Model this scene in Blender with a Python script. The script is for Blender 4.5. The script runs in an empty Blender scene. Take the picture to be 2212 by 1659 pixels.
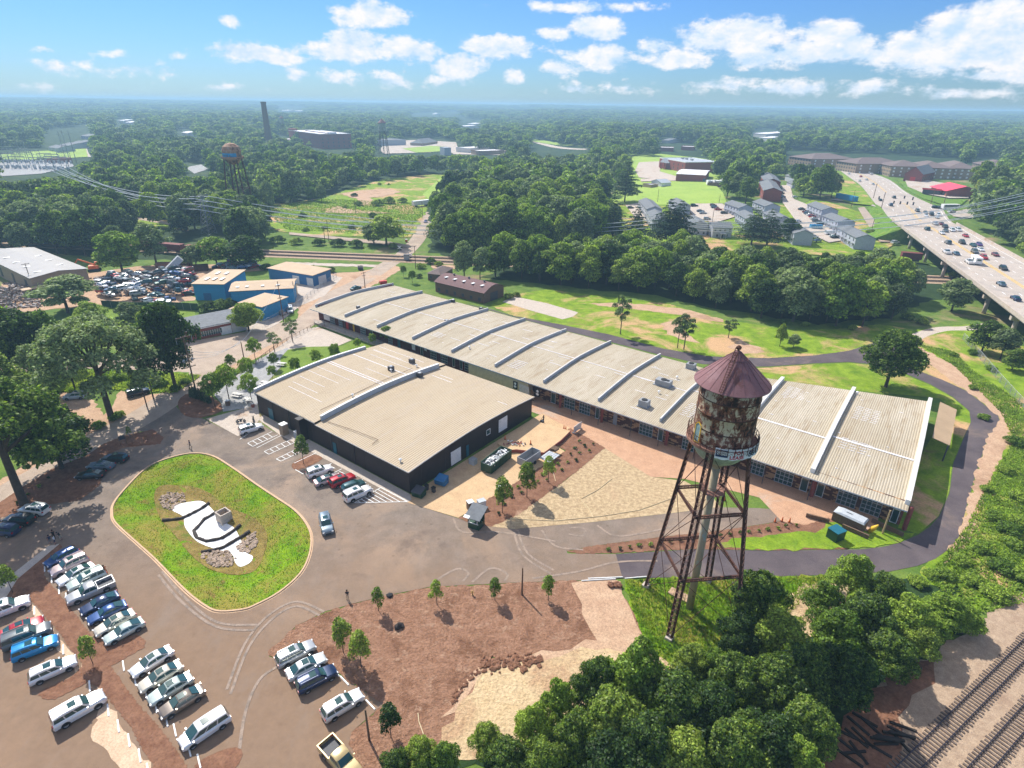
import bpy,bmesh,math,random
import numpy as np
from mathutils import Vector,Matrix,geometry
random.seed(7)
PI=math.pi
S=bpy.context.scene
C=S.collection
# camera
W_,H_,F_=2212.0,1659.0,1283.0
CZ=62.0
PITCH,ROLL=math.radians(25.22),math.radians(0.866)
_f=Vector((0,math.cos(PITCH),-math.sin(PITCH)))
_u0=Vector((0,math.sin(PITCH),math.cos(PITCH)))
_r0=Vector((1,0,0))
_r=_r0*math.cos(ROLL)+_u0*math.sin(ROLL)
_u=-_r0*math.sin(ROLL)+_u0*math.cos(ROLL)
cd=bpy.data.cameras.new('camera')
cam=bpy.data.objects.new('camera',cd)
C.objects.link(cam)
cam.matrix_world=Matrix(((_r.x,_u.x,-_f.x,0),(_r.y,_u.y,-_f.y,0),(_r.z,_u.z,-_f.z,CZ),(0,0,0,1)))
cd.sensor_width=36
cd.lens=36*F_/W_
cd.clip_start=0.5
cd.clip_end=60000
S.camera=cam
# light
SUN_EL,SUN_AZ=math.radians(46.5),math.radians(125.2)
sv=Vector((math.cos(SUN_AZ)*math.cos(SUN_EL),math.sin(SUN_AZ)*math.cos(SUN_EL),math.sin(SUN_EL)))
ld=bpy.data.lights.new('sun','SUN')
ld.energy=5.0
ld.angle=math.radians(0.5)
ld.color=(1.0,0.955,0.88)
sun=bpy.data.objects.new('sun',ld)
sun.rotation_euler=sv.to_track_quat('Z','Y').to_euler()
sun.location=(0,0,200)
C.objects.link(sun)
S.view_settings.view_transform='Standard'
S.view_settings.look='None'
S.view_settings.exposure=0.42
S.view_settings.gamma=1.0
S.cycles.use_denoising=True
S.cycles.max_bounces=5
S.cycles.diffuse_bounces=2
S.cycles.glossy_bounces=2
S.cycles.transmission_bounces=2
S.cycles.volume_bounces=0
S.cycles.transparent_max_bounces=4
S.cycles.use_adaptive_sampling=True
S.cycles.adaptive_threshold=0.03
def pixdir(u,v):
 return _f+_r*((u-W_/2)/F_)-_u*((v-H_/2)/F_)
 # world: sky with cumulus
wd=bpy.data.worlds.new("World")
S.world=wd
wd.use_nodes=True
wn,wl=wd.node_tree.nodes,wd.node_tree.links
wn.clear()
def azel(u,v):
 d=pixdir(u,v).normalized()
 return math.atan2(d.x,d.y),math.asin(d.z)
LOBES=[(800,30,70,24,1.0),(790,22,34,24,1.0),(500,42,22,12,.8),(552,48,9,6,.5),(540,112,90,18,.85),(600,118,60,18,.8),
(760,108,100,22,1.0),(770,86,60,20,1.0),(860,100,50,20,.9),(915,110,34,22,.8),(990,142,50,22,.95),(995,128,26,16,.9),(1110,162,25,17,.75),
(1080,98,74,22,.85),(1250,14,120,12,.6),(1290,58,52,24,1.0),(1195,72,38,12,.75),(1290,122,66,26,1.0),(1210,145,40,16,.7),
(1420,98,40,16,.75),(1460,125,60,18,.9),(1580,74,96,34,1.1),(1640,62,50,24,1.0),(1530,85,60,24,1.0),(1780,66,70,22,.95),(1790,108,130,26,1.0),(1650,122,90,22,.9),(1720,120,90,22,.9),(1830,92,70,24,.9),
(1900,118,90,20,.8),(2000,104,110,40,1.05),(2080,80,100,52,1.2),(2160,42,80,50,1.3),(2100,100,120,40,1.2),(2190,105,70,44,1.1),(2240,70,90,70,1.3),(1990,130,110,22,.8),(2180,158,130,22,.6),(2120,160,40,16,.7),
(130,145,50,18,.5),(90,103,34,9,.5),(230,118,34,8,.4),(300,152,60,16,.5),(385,121,18,8,.45),(640,160,28,12,.55),(740,165,60,16,.4),(850,170,60,16,.5),(960,172,60,14,.4),
(1550,182,60,16,.6),(1720,190,120,16,.55),(1880,188,70,14,.5),(2080,200,140,14,.5),(1240,190,50,12,.4),(1350,188,60,12,.4),(60,186,60,10,.3),(480,188,60,10,.35)]
g=bpy.data.node_groups.new('cloud_field','ShaderNodeTree')
g.interface.new_socket('P',in_out='INPUT',socket_type='NodeSocketVector')
g.interface.new_socket('F',in_out='OUTPUT',socket_type='NodeSocketFloat')
gn,gl=g.nodes,g.links
gi,go=gn.new('NodeGroupInput'),gn.new('NodeGroupOutput')
prev=None
for(u,v,ru,rv,w)in LOBES:
 a,e=azel(u,v)
 a2,e2=azel(u+ru,v)
 a3,e3=azel(u,v-rv)
 ra,re=abs(a2-a)*1.15,abs(e3-e)*1.2
 s=gn.new('ShaderNodeVectorMath');s.operation='SUBTRACT'
 gl.new(gi.outputs[0],s.inputs[0]);s.inputs[1].default_value=(a,e-re*.1,0)
 m=gn.new('ShaderNodeVectorMath');m.operation='MULTIPLY'
 gl.new(s.outputs[0],m.inputs[0]);m.inputs[1].default_value=(1/ra,1/re,0)
 ln=gn.new('ShaderNodeVectorMath');ln.operation='LENGTH'
 gl.new(m.outputs[0],ln.inputs[0])
 k=gn.new('ShaderNodeMath');k.operation='MULTIPLY_ADD'
 gl.new(ln.outputs['Value'],k.inputs[0]);k.inputs[1].default_value=-w*.75;k.inputs[2].default_value=w
 if prev is None:
  prev=k
 else:
  mx=gn.new('ShaderNodeMath');mx.operation='SMOOTH_MAX'
  gl.new(prev.outputs[0],mx.inputs[0]);gl.new(k.outputs[0],mx.inputs[1]);mx.inputs[2].default_value=.12
  prev=mx
nz=gn.new('ShaderNodeTexNoise')
nz.inputs['Scale'].default_value=26;nz.inputs['Detail'].default_value=9;nz.inputs['Roughness'].default_value=.62
sc_=gn.new('ShaderNodeVectorMath');sc_.operation='MULTIPLY';sc_.inputs[1].default_value=(1,1.7,1)
gl.new(gi.outputs[0],sc_.inputs[0]);gl.new(sc_.outputs[0],nz.inputs['Vector'])
ad=gn.new('ShaderNodeMath');ad.operation='MULTIPLY_ADD'
gl.new(nz.outputs[0],ad.inputs[0]);ad.inputs[1].default_value=1.75;ad.inputs[2].default_value=-.88
fs=gn.new('ShaderNodeMath');fs.operation='ADD'
gl.new(prev.outputs[0],fs.inputs[0]);gl.new(ad.outputs[0],fs.inputs[1])
gl.new(fs.outputs[0],go.inputs[0])
g.interface.new_socket('S',in_out='OUTPUT',socket_type='NodeSocketFloat')
o2=gn.new('ShaderNodeVectorMath');o2.operation='ADD';o2.inputs[1].default_value=(-.010,.022,0)
gl.new(sc_.outputs[0],o2.inputs[0])
n2=gn.new('ShaderNodeTexNoise');n2.inputs['Scale'].default_value=26;n2.inputs['Detail'].default_value=4;n2.inputs['Roughness'].default_value=.6
gl.new(o2.outputs[0],n2.inputs['Vector'])
d2=gn.new('ShaderNodeMath');d2.operation='SUBTRACT';gl.new(nz.outputs[0],d2.inputs[0]);gl.new(n2.outputs[0],d2.inputs[1])
gl.new(d2.outputs[0],go.inputs[1])
tc=wn.new('ShaderNodeTexCoord')
nv=wn.new('ShaderNodeVectorMath');nv.operation='NORMALIZE'
wl.new(tc.outputs['Generated'],nv.inputs[0])
sx=wn.new('ShaderNodeSeparateXYZ');wl.new(nv.outputs[0],sx.inputs[0])
at=wn.new('ShaderNodeMath');at.operation='ARCTAN2';wl.new(sx.outputs[0],at.inputs[0]);wl.new(sx.outputs[1],at.inputs[1])
asn=wn.new('ShaderNodeMath');asn.operation='ARCSINE';wl.new(sx.outputs[2],asn.inputs[0])
cb=wn.new('ShaderNodeCombineXYZ');wl.new(at.outputs[0],cb.inputs[0]);wl.new(asn.outputs[0],cb.inputs[1])
g1=wn.new('ShaderNodeGroup');g1.node_tree=g;wl.new(cb.outputs[0],g1.inputs[0])
mk=wn.new('ShaderNodeMapRange');mk.interpolation_type='SMOOTHSTEP'
wl.new(g1.outputs[0],mk.inputs['Value']);mk.inputs['From Min'].default_value=.08;mk.inputs['From Max'].default_value=.5
lt=wn.new('ShaderNodeMapRange');wl.new(g1.outputs[1],lt.inputs['Value'])
lt.inputs['From Min'].default_value=-.22;lt.inputs['From Max'].default_value=.14
cc=wn.new('ShaderNodeMix');cc.data_type='RGBA'
wl.new(lt.outputs[0],cc.inputs['Factor'])
cc.inputs['A'].default_value=(4.4,5.9,7.6,1)
cc.inputs['B'].default_value=(7.6,7.5,7.7,1)
sky=wn.new('ShaderNodeTexSky')
sky.sky_type='NISHITA';sky.sun_disc=False
sky.sun_elevation=SUN_EL;sky.sun_rotation=math.radians(-35.2)
sky.altitude=60;sky.air_density=1.2;sky.dust_density=.2;sky.ozone_density=4.0
ti=wn.new('ShaderNodeMix');ti.data_type='RGBA';ti.blend_type='MULTIPLY';ti.inputs['Factor'].default_value=1
wl.new(sky.outputs[0],ti.inputs['A']);ti.inputs['B'].default_value=(.44,.70,1.14,1)
bg=wn.new('ShaderNodeBackground');bg.inputs['Strength'].default_value=0.085
wl.new(ti.outputs['Result'],bg.inputs['Color'])
bc=wn.new('ShaderNodeBackground');bc.inputs['Strength'].default_value=0.1
wl.new(cc.outputs['Result'],bc.inputs['Color'])
m1=wn.new('ShaderNodeMixShader');wl.new(mk.outputs[0],m1.inputs[0]);wl.new(bg.outputs[0],m1.inputs[1]);wl.new(bc.outputs[0],m1.inputs[2])
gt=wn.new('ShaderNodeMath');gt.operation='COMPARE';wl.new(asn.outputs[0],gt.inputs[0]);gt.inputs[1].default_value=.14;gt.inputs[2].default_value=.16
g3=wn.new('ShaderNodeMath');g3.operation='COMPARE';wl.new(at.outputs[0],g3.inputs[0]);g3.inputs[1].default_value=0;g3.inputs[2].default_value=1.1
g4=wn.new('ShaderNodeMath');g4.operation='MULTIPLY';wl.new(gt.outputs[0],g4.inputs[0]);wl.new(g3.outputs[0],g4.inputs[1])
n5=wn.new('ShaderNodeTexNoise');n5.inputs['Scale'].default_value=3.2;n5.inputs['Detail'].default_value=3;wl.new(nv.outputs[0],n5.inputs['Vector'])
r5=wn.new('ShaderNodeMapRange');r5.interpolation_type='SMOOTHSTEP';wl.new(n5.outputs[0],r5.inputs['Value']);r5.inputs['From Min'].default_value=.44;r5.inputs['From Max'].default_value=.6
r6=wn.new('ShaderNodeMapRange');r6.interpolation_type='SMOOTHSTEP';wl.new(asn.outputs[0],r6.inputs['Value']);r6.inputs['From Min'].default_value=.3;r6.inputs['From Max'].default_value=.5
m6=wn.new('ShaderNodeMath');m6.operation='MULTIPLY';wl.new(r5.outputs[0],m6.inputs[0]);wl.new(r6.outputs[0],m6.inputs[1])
bo=wn.new('ShaderNodeBackground');bo.inputs['Strength'].default_value=0.1;bo.inputs['Color'].default_value=(8.5,8.6,8.8,1)  # added white clouds higher up, out of view, lifting the neutral fill light
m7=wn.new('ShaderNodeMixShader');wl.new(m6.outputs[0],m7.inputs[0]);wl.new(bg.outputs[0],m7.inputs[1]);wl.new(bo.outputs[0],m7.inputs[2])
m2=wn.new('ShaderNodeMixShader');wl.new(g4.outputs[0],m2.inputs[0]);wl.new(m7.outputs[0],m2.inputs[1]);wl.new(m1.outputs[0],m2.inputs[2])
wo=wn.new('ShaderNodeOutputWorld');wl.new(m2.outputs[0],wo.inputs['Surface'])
# terrain
def sstep(t):
 t=0.0 if t<0 else(1.0 if t>1 else t)
 return t*t*(3-2*t)
def T(x,y):
 z=7.0*sstep((y-292)/110)*sstep((x-30)/130)
 r=math.hypot(x,y)
 if r>900:
  k=sstep((r-900)/600)
  z+=k*(5*math.sin(x/330+1)*math.sin(y/410)+5)
  z+=34*sstep((r-1800)/5000)
 return z
def G(u,v,z=None):
 d=pixdir(u,v)
 if z is not None:
  t=(z-CZ)/d.z
  return Vector((d.x*t,d.y*t,z))
 zz=0.0
 for _ in range(14):
  t=(zz-CZ)/d.z
  n=T(d.x*t,d.y*t)
  zz=zz*.5+n*.5
 t=(zz-CZ)/d.z
 return Vector((d.x*t,d.y*t,zz))
 # materials
def L1(c):
 c/=255.0
 return c/12.92 if c<=.04045 else((c+.055)/1.055)**2.4
def A(r,g_,b,k=.74):
 return(L1(r)*k,L1(g_)*k,L1(b)*k,1)
class NT:
 def __init__(s,name):
  s.m=bpy.data.materials.new(name);s.m.use_nodes=True
  s.n,s.l=s.m.node_tree.nodes,s.m.node_tree.links
  s.n.clear()
  s.out=s.n.new('ShaderNodeOutputMaterial')
  s.p=s.n.new('ShaderNodeBsdfPrincipled')
  s.l.new(s.p.outputs[0],s.out.inputs[0])
  s.tc=s.n.new('ShaderNodeTexCoord')
 def noise(s,scale,detail=5,rough=.6,coord='Object',stretch=None,dist=0):
  t=s.n.new('ShaderNodeTexNoise')
  t.inputs['Scale'].default_value=scale;t.inputs['Detail'].default_value=detail
  t.inputs['Roughness'].default_value=rough;t.inputs['Distortion'].default_value=dist
  src=s.tc.outputs[coord]
  if stretch:
   mp=s.n.new('ShaderNodeMapping');mp.inputs['Scale'].default_value=stretch[:3]
   if len(stretch)>3:mp.inputs['Rotation'].default_value=(0,0,stretch[3])
   s.l.new(src,mp.inputs[0]);src=mp.outputs[0]
  s.l.new(src,t.inputs['Vector'])
  return t.outputs[0]
 def ramp(s,src,stops,interp='LINEAR'):
  r=s.n.new('ShaderNodeValToRGB');r.color_ramp.interpolation=interp
  e=r.color_ramp.elements
  while len(e)>1:e.remove(e[-1])
  e[0].position=stops[0][0];e[0].color=stops[0][1]
  for p_,c_ in stops[1:]:
   k=e.new(p_);k.color=c_
  s.l.new(src,r.inputs[0])
  return r.outputs[0]
 def mix(s,fac,a,b,mode='MIX'):
  m=s.n.new('ShaderNodeMix');m.data_type='RGBA';m.blend_type=mode
  for nm,x in(('Factor',fac),('A',a),('B',b)):
   if hasattr(x,'is_linked')or hasattr(x,'links'):s.l.new(x,m.inputs[nm])
   else:m.inputs[nm].default_value=x
  return m.outputs['Result']
 def rng(s,src,a,b,c=0,d=1):
  m=s.n.new('ShaderNodeMapRange');s.l.new(src,m.inputs['Value'])
  m.inputs['From Min'].default_value=a;m.inputs['From Max'].default_value=b
  m.inputs['To Min'].default_value=c;m.inputs['To Max'].default_value=d
  return m.outputs[0]
 def math(s,op,a,b=0):
  m=s.n.new('ShaderNodeMath');m.operation=op
  for i,x in enumerate((a,b)):
   if hasattr(x,'links'):s.l.new(x,m.inputs[i])
   else:m.inputs[i].default_value=x
  return m.outputs[0]
 def bump(s,src,strength=.4,dist=.1):
  b=s.n.new('ShaderNodeBump');b.inputs['Strength'].default_value=strength;b.inputs['Distance'].default_value=dist
  s.l.new(src,b.inputs['Height']);s.l.new(b.outputs[0],s.p.inputs['Normal'])
 def color(s,src):
  if hasattr(src,'links'):s.l.new(src,s.p.inputs['Base Color'])
  else:s.p.inputs['Base Color'].default_value=src
 def set(s,rough=.9,metal=0,spec=.3):
  s.p.inputs['Roughness'].default_value=rough;s.p.inputs['Metallic'].default_value=metal
  s.p.inputs['Specular IOR Level'].default_value=spec
  return s.m
def ground_mat(name,c1,c2,c3=None,big=.06,mid=.5,fine=6,bump=.5,bd=.05,patch=(.55,.68),stretch=None,c4=None,marks=False):
 n=NT(name)
 f=n.noise(mid,6,.65,stretch=stretch)
 base=n.ramp(f,[(.32,c1),(.68,c2)])
 if c3:
  b=n.noise(big,6,.65,dist=.6)
  base=n.mix(n.rng(b,patch[0],patch[1]),base,c3)
 if c4:
  b=n.noise(big*2.3,7,.7,dist=.3,stretch=(1,1.3,1))
  base=n.mix(n.rng(b,.56,.66),base,c4)
 ff=n.noise(fine,4,.7)
 base=n.mix(1.0,base,n.ramp(ff,[(.25,(.62,.62,.62,1)),(.5,(1,1,1,1)),(.75,(1.25,1.25,1.25,1))]),'MULTIPLY')
 if marks:
  tr=n.noise(.55,2,.5,dist=6.5)
  base=n.mix(n.rng(n.math('ABSOLUTE',n.math('SUBTRACT',tr,.5)),.0,.022,.3,0),base,c3 or c2)
  vo=n.n.new('ShaderNodeTexVoronoi');vo.inputs['Scale'].default_value=.45;n.l.new(n.tc.outputs['Object'],vo.inputs['Vector'])
  base=n.mix(n.rng(vo.outputs['Distance'],.05,.14,.45,0),base,(.06,.05,.045,1))
  sp=n.n.new('ShaderNodeSeparateXYZ');n.l.new(n.tc.outputs['Object'],sp.inputs[0])
  yy=n.math('ADD',sp.outputs[1],n.math('MULTIPLY',n.noise(.07,5,.65),46))
  base=n.mix(n.rng(yy,74,108,.8,0),base,n.mix(n.noise(.8,6,.7),A(134,106,84),A(172,142,114)))
  st=n.noise(.25,8,.75,stretch=(1,.3,1,.9))
  base=n.mix(n.rng(st,.52,.66,0,.35),base,c2)
 n.color(base);n.bump(ff,bump,bd)
 return n.set(.95,0,.15)
M={}
M['ground']=ground_mat('meadow',A(84,118,48),A(128,150,66),A(176,152,118),.03,.25,3,.6,.1)
M['asphalt']=ground_mat('dusty_asphalt',A(132,119,107),A(157,142,129),A(190,163,139),.045,.35,9,.3,.02,(.5,.68),c4=A(124,112,104),marks=True)
M['asphalt_new']=ground_mat('new_asphalt',A(95,86,90),A(118,107,108),A(150,132,120),.05,.2,12,.15,.02,(.58,.72))
M['street']=ground_mat('street_asphalt',A(186,166,148),A(208,188,168),A(214,178,146),.05,.3,9,.2,.02)
M['concrete']=ground_mat('concrete',A(205,190,176),A(222,208,192),A(190,160,134),.09,.8,9,.15,.02)
M['apron']=ground_mat('tan_concrete',A(214,180,140),A(232,198,154),A(208,170,132),.1,.6,8,.15,.02)
M['plaza']=ground_mat('clay_concrete',A(202,158,126),A(222,178,144),A(206,184,164),.07,.5,7,.15,.02,(.58,.66))
M['straw']=ground_mat('straw',A(176,148,112),A(232,206,164),A(206,172,136),.05,1.6,5,.9,.12)
M['mulch']=ground_mat('mulch',A(158,116,90),A(190,146,118),A(144,104,80),.25,.9,3,1.3,.25,(.52,.64),c4=A(196,158,130))
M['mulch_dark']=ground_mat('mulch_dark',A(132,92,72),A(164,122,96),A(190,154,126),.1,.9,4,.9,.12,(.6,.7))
M['dirt']=ground_mat('dirt',A(200,162,132),A(220,186,154),A(172,134,106),.06,.5,4,.7,.1)
M['sand']=ground_mat('sand',A(226,194,148),A(242,214,170),A(204,164,128),.12,.35,3,1.0,.25,(.48,.62),stretch=(1,2.2,1,.5))
M['dust']=ground_mat('dust',A(222,186,154),A(238,208,176),A(196,154,124),.1,.6,6,.3,.04)
M['dust_marks']=ground_mat('dust_marks',A(168,150,135),A(186,164,146),A(150,135,122),.8,2.5,9,.2,.02,(.45,.6))
M['gravel']=ground_mat('gravel',A(176,150,126),A(206,180,152),A(164,134,112),.08,1.2,7,.8,.08)
M['gravel_grey']=ground_mat('gravel_grey',A(168,168,168),A(198,196,194),None,.08,1.2,7,.6,.05)
M['grass']=ground_mat('grass',A(92,140,22),A(146,180,34),A(160,150,66),.11,.6,4,1.0,.15,(.44,.6),c4=A(146,124,66))
M['lawn']=ground_mat('lawn',A(112,140,52),A(136,160,66),A(172,152,98),.05,.3,5,.5,.05,(.62,.72))
M['field']=ground_mat('field',A(104,140,34),A(160,186,54),A(220,178,132),.05,.35,3,.9,.15,(.5,.6),c4=A(150,150,76))
M['weeds']=ground_mat('weeds',A(88,130,48),A(136,170,66),A(156,168,74),.06,.5,2.5,1,.3)
M['farlawn']=ground_mat('far_lawn',A(160,190,84),A(180,204,96),A(146,180,70),.02,.05,1,.3,.1)
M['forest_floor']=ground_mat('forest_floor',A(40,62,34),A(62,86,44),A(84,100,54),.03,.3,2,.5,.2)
def plain(name,col,rough=.7,metal=0,spec=.4,var=.12,scale=1.5,bump=0):
 n=NT(name)
 f=n.noise(scale,5,.65)
 a=tuple(x*(1-var)for x in col[:3])+(1,)
 b=tuple(min(1,x*(1+var))for x in col[:3])+(1,)
 n.color(n.ramp(f,[(.3,a),(.7,b)]))
 if bump:n.bump(n.noise(scale*6,3),bump,.03)
 return n.set(rough,metal,spec)
M['white']=plain('white_paint',(.8,.8,.78),.6)
M['offwhite']=plain('offwhite',(.62,.6,.56),.7)
M['grey']=plain('grey_metal',(.3,.31,.32),.5)
M['lightgrey']=plain('light_grey',(.42,.45,.48),.6)
M['darkgrey']=plain('dark_grey',(.06,.06,.07),.6)
M['black']=plain('black_rubber',(.018,.018,.02),.8)
M['glass']=plain('dark_glass',(.028,.075,.072),.05,0,.8,.05)
M['wood']=plain('weathered_wood',(.16,.1,.065),.9,var=.3,scale=4)
M['poletan']=plain('new_wood',(.45,.33,.17),.9,var=.2,scale=4)
M['blue']=plain('blue_steel',(.025,.27,.5),.6)
M['blue_dk']=plain('dark_blue_steel',(.03,.15,.32),.6)
M['teal']=plain('teal_paint',(.01,.12,.17),.5)
M['red']=plain('red_paint',(.55,.035,.03),.5)
M['redbright']=plain('coral_roof',(.85,.07,.11),.5)
M['orange']=plain('orange_plastic',(.7,.16,.04),.5)
M['yellow']=plain('yellow_paint',(.75,.45,.03),.6)
M['green_dk']=plain('green_steel',(.015,.06,.03),.5)
M['brick']=plain('red_brick',(.27,.075,.058),.9,var=.25,scale=2.5)
M['tanroof']=plain('tan_metal_roof',(.46,.32,.19),.7,var=.1,scale=.3)
M['greyroof']=plain('grey_metal_roof',(.27,.255,.24),.5,var=.12,scale=.15)
M['shingle']=plain('grey_shingle',(.16,.17,.18),.9,var=.2,scale=1)
M['shingle_br']=plain('brown_shingle',(.17,.125,.115),.9,var=.2,scale=1)
M['whiteroof']=plain('white_membrane',(.72,.7,.72),.8)
M['cream']=plain('cream_siding',(.66,.55,.34),.7)
M['tanwall']=plain('tan_siding',(.34,.25,.17),.8)
M['vinyl']=plain('pale_vinyl',(.42,.44,.5),.7)
M['lamp']=plain('clear_lens',(.7,.7,.7),.15)
M['rim']=plain('alloy',(.35,.35,.36),.35,.6)
M['tail']=plain('red_lens',(.45,.01,.015),.2)
M['skin']=plain('skin',(.42,.22,.15),.6)
M['cable']=plain('cable',(.62,.66,.66),.6)
M['steel_lattice']=plain('galvanised_steel',(.22,.24,.25),.6)
M['kerb']=plain('kerb_concrete',A(224,188,152),.9,var=.1,scale=1)
M['stone']=plain('riprap',(.36,.27,.2),.9,var=.4,scale=1.5)
M['fabric_black']=plain('silt_fabric',(.05,.04,.035),.95,var=.4,scale=3,bump=.6)
M['drygrass']=ground_mat('dry_grass',A(140,118,66),A(172,150,86),A(120,130,56),.2,.8,4,1.0,.15)
M['whitesand']=plain('white_sand',(.78,.76,.73),.9,var=.08,scale=2,bump=.3)
# object helpers
def tagged(o,label=None,cat=None,group=None,kind=None):
 if label:o['label']=label
 if cat:o['category']=cat
 if group:o['group']=group
 if kind:o['kind']=kind
 return o
def thing(name,label,cat,loc=(0,0,0),rz=0,group=None):
 o=bpy.data.objects.new(name,None);C.objects.link(o)
 o.empty_display_size=.1
 o.location=loc;o.rotation_euler=(0,0,rz)
 return tagged(o,label,cat,group)
class MB:
 """collects geometry for ONE mesh object"""
 def __init__(s):
  s.v,s.f,s.mi,s.uv=[],[],[],None
 def add(s,vs,fs,mi=0):
  b=len(s.v)
  s.v+=[tuple(p)for p in vs]
  s.f+=[tuple(b+i for i in f)for f in fs]
  s.mi+=[mi]*len(fs)
  return s
 def box(s,c,d,rz=0,mi=0,taper=1.0):
  hx,hy,hz=d[0]/2,d[1]/2,d[2]/2
  vs=[]
  cr,sr_=math.cos(rz),math.sin(rz)
  for z,k in((-hz,1),(hz,taper)):
   for x,y in((-hx,-hy),(hx,-hy),(hx,hy),(-hx,hy)):
    x*=k;y*=k
    vs.append((c[0]+x*cr-y*sr_,c[1]+x*sr_+y*cr,c[2]+z))
  return s.add(vs,[(3,2,1,0),(4,5,6,7),(0,1,5,4),(1,2,6,5),(2,3,7,6),(3,0,4,7)],mi)
 def bar(s,a,b,w,h=None,mi=0):
  a,b=Vector(a),Vector(b)
  h=h or w
  d=(b-a)
  if d.length<1e-6:return s
  d.normalize()
  up=Vector((0,0,1))if abs(d.z)<.95 else Vector((1,0,0))
  sx_=d.cross(up).normalized();sy_=sx_.cross(d)
  vs=[]
  for p in(a,b):
   for i,j in((-1,-1),(1,-1),(1,1),(-1,1)):
    vs.append(p+sx_*(i*w/2)+sy_*(j*h/2))
  return s.add(vs,[(3,2,1,0),(4,5,6,7),(0,1,5,4),(1,2,6,5),(2,3,7,6),(3,0,4,7)],mi)
 def tube(s,pts,rad,n=8,mi=0,cap=True):
  pts=[Vector(p)for p in pts]
  if not hasattr(rad,'__len__'):rad=[rad]*len(pts)
  vs,fs=[],[]
  for i,p in enumerate(pts):
   d=(pts[min(i+1,len(pts)-1)]-pts[max(i-1,0)]).normalized()
   up=Vector((0,0,1))if abs(d.z)<.9 else Vector((1,0,0))
   a=d.cross(up).normalized();b=a.cross(d)
   for k in range(n):
    t=2*PI*k/n
    vs.append(p+(a*math.cos(t)+b*math.sin(t))*rad[i])
  for i in range(len(pts)-1):
   for k in range(n):
    k2=(k+1)%n
    fs.append((i*n+k,i*n+k2,(i+1)*n+k2,(i+1)*n+k))
  if cap:
   fs.append(tuple(range(n-1,-1,-1)))
   fs.append(tuple((len(pts)-1)*n+k for k in range(n)))
  return s.add(vs,fs,mi)
 def lathe(s,prof,n=32,c=(0,0,0),mi=0,a0=0,a1=2*PI):
  vs,fs=[],[]
  full=abs(a1-a0-2*PI)<1e-6
  m=n if full else n+1
  for r,z in prof:
   for k in range(m):
    t=a0+(a1-a0)*k/n
    vs.append((c[0]+r*math.cos(t),c[1]+r*math.sin(t),c[2]+z))
  for i in range(len(prof)-1):
   for k in range(n):
    k2=(k+1)%m
    fs.append((i*m+k,i*m+k2,(i+1)*m+k2,(i+1)*m+k))
  return s.add(vs,fs,mi)
 def quad(s,a,b,c,d,mi=0):
  return s.add([a,b,c,d],[(0,1,2,3)],mi)
 def prism(s,poly,z0,z1,mi=0):
  n=len(poly)
  vs=[(p[0],p[1],z0)for p in poly]+[(p[0],p[1],z1)for p in poly]
  fs=[tuple(range(n-1,-1,-1)),tuple(range(n,2*n))]
  fs+=[(i,(i+1)%n,n+(i+1)%n,n+i)for i in range(n)]
  return s.add(vs,fs,mi)
 def mesh(s,name,mats,smooth=False,uvfn=None):
  me=bpy.data.meshes.new(name)
  me.from_pydata(s.v,[],s.f)
  for m in(mats if isinstance(mats,(list,tuple))else [mats]):me.materials.append(m)
  if any(s.mi):me.polygons.foreach_set('material_index',s.mi)
  if smooth:me.polygons.foreach_set('use_smooth',[True]*len(me.polygons))
  if uvfn:
   uvl=me.uv_layers.new(name='UVMap')
   for li,lp in enumerate(me.loops):uvl.data[li].uv=uvfn(s.v[lp.vertex_index])
  me.update()
  return me
 def build(s,name,mats,parent=None,smooth=False,uvfn=None):
  if not s.v:return None
  me=s.mesh(name,mats,smooth,uvfn)
  bm=bmesh.new();bm.from_mesh(me);bmesh.ops.recalc_face_normals(bm,faces=bm.faces);bm.to_mesh(me);bm.free()
  o=bpy.data.objects.new(name,me);C.objects.link(o)
  if parent:o.parent=parent
  return o
def copy_tree(o,loc=None,rz=None,scale=None,parent=None):
 c=o.copy();C.objects.link(c)
 c.parent=parent
 if parent is not None:c.matrix_parent_inverse=o.matrix_parent_inverse
 if loc is not None:c.location=loc
 if rz is not None:c.rotation_euler=(0,0,rz)
 if scale is not None:c.scale=scale if hasattr(scale,'__len__')else(scale,)*3
 for ch in KIDS.get(o,[]):copy_tree(ch,parent=c)
 return c
KIDS={}
def freeze(root):
 """remember the children of a prototype for copying"""
 for ch in root.children_recursive:
  KIDS.setdefault(ch.parent,[]).append(ch)
 return root
def in_poly(x,y,P):
 c=False;j=len(P)-1
 for i in range(len(P)):
  xi,yi,xj,yj=P[i][0],P[i][1],P[j][0],P[j][1]
  if(yi>y)!=(yj>y)and x<(xj-xi)*(y-yi)/(yj-yi)+xi:c=not c
  j=i
 return c
def smooth_poly(P,k=4):
 out=[];n=len(P)
 for i in range(n):
  p0,p1,p2,p3=(Vector(P[(i+j-1)%n][:2])for j in range(4))
  for s_ in range(k):
   t=s_/k
   out.append(.5*((2*p1)+(-p0+p2)*t+(2*p0-5*p1+4*p2-p3)*t*t+(-p0+3*p1-3*p2+p3)*t**3))
 return [(p.x,p.y)for p in out]
def wpoly(P):return [tuple(G(u,v)[:2])for u,v in P]
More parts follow.
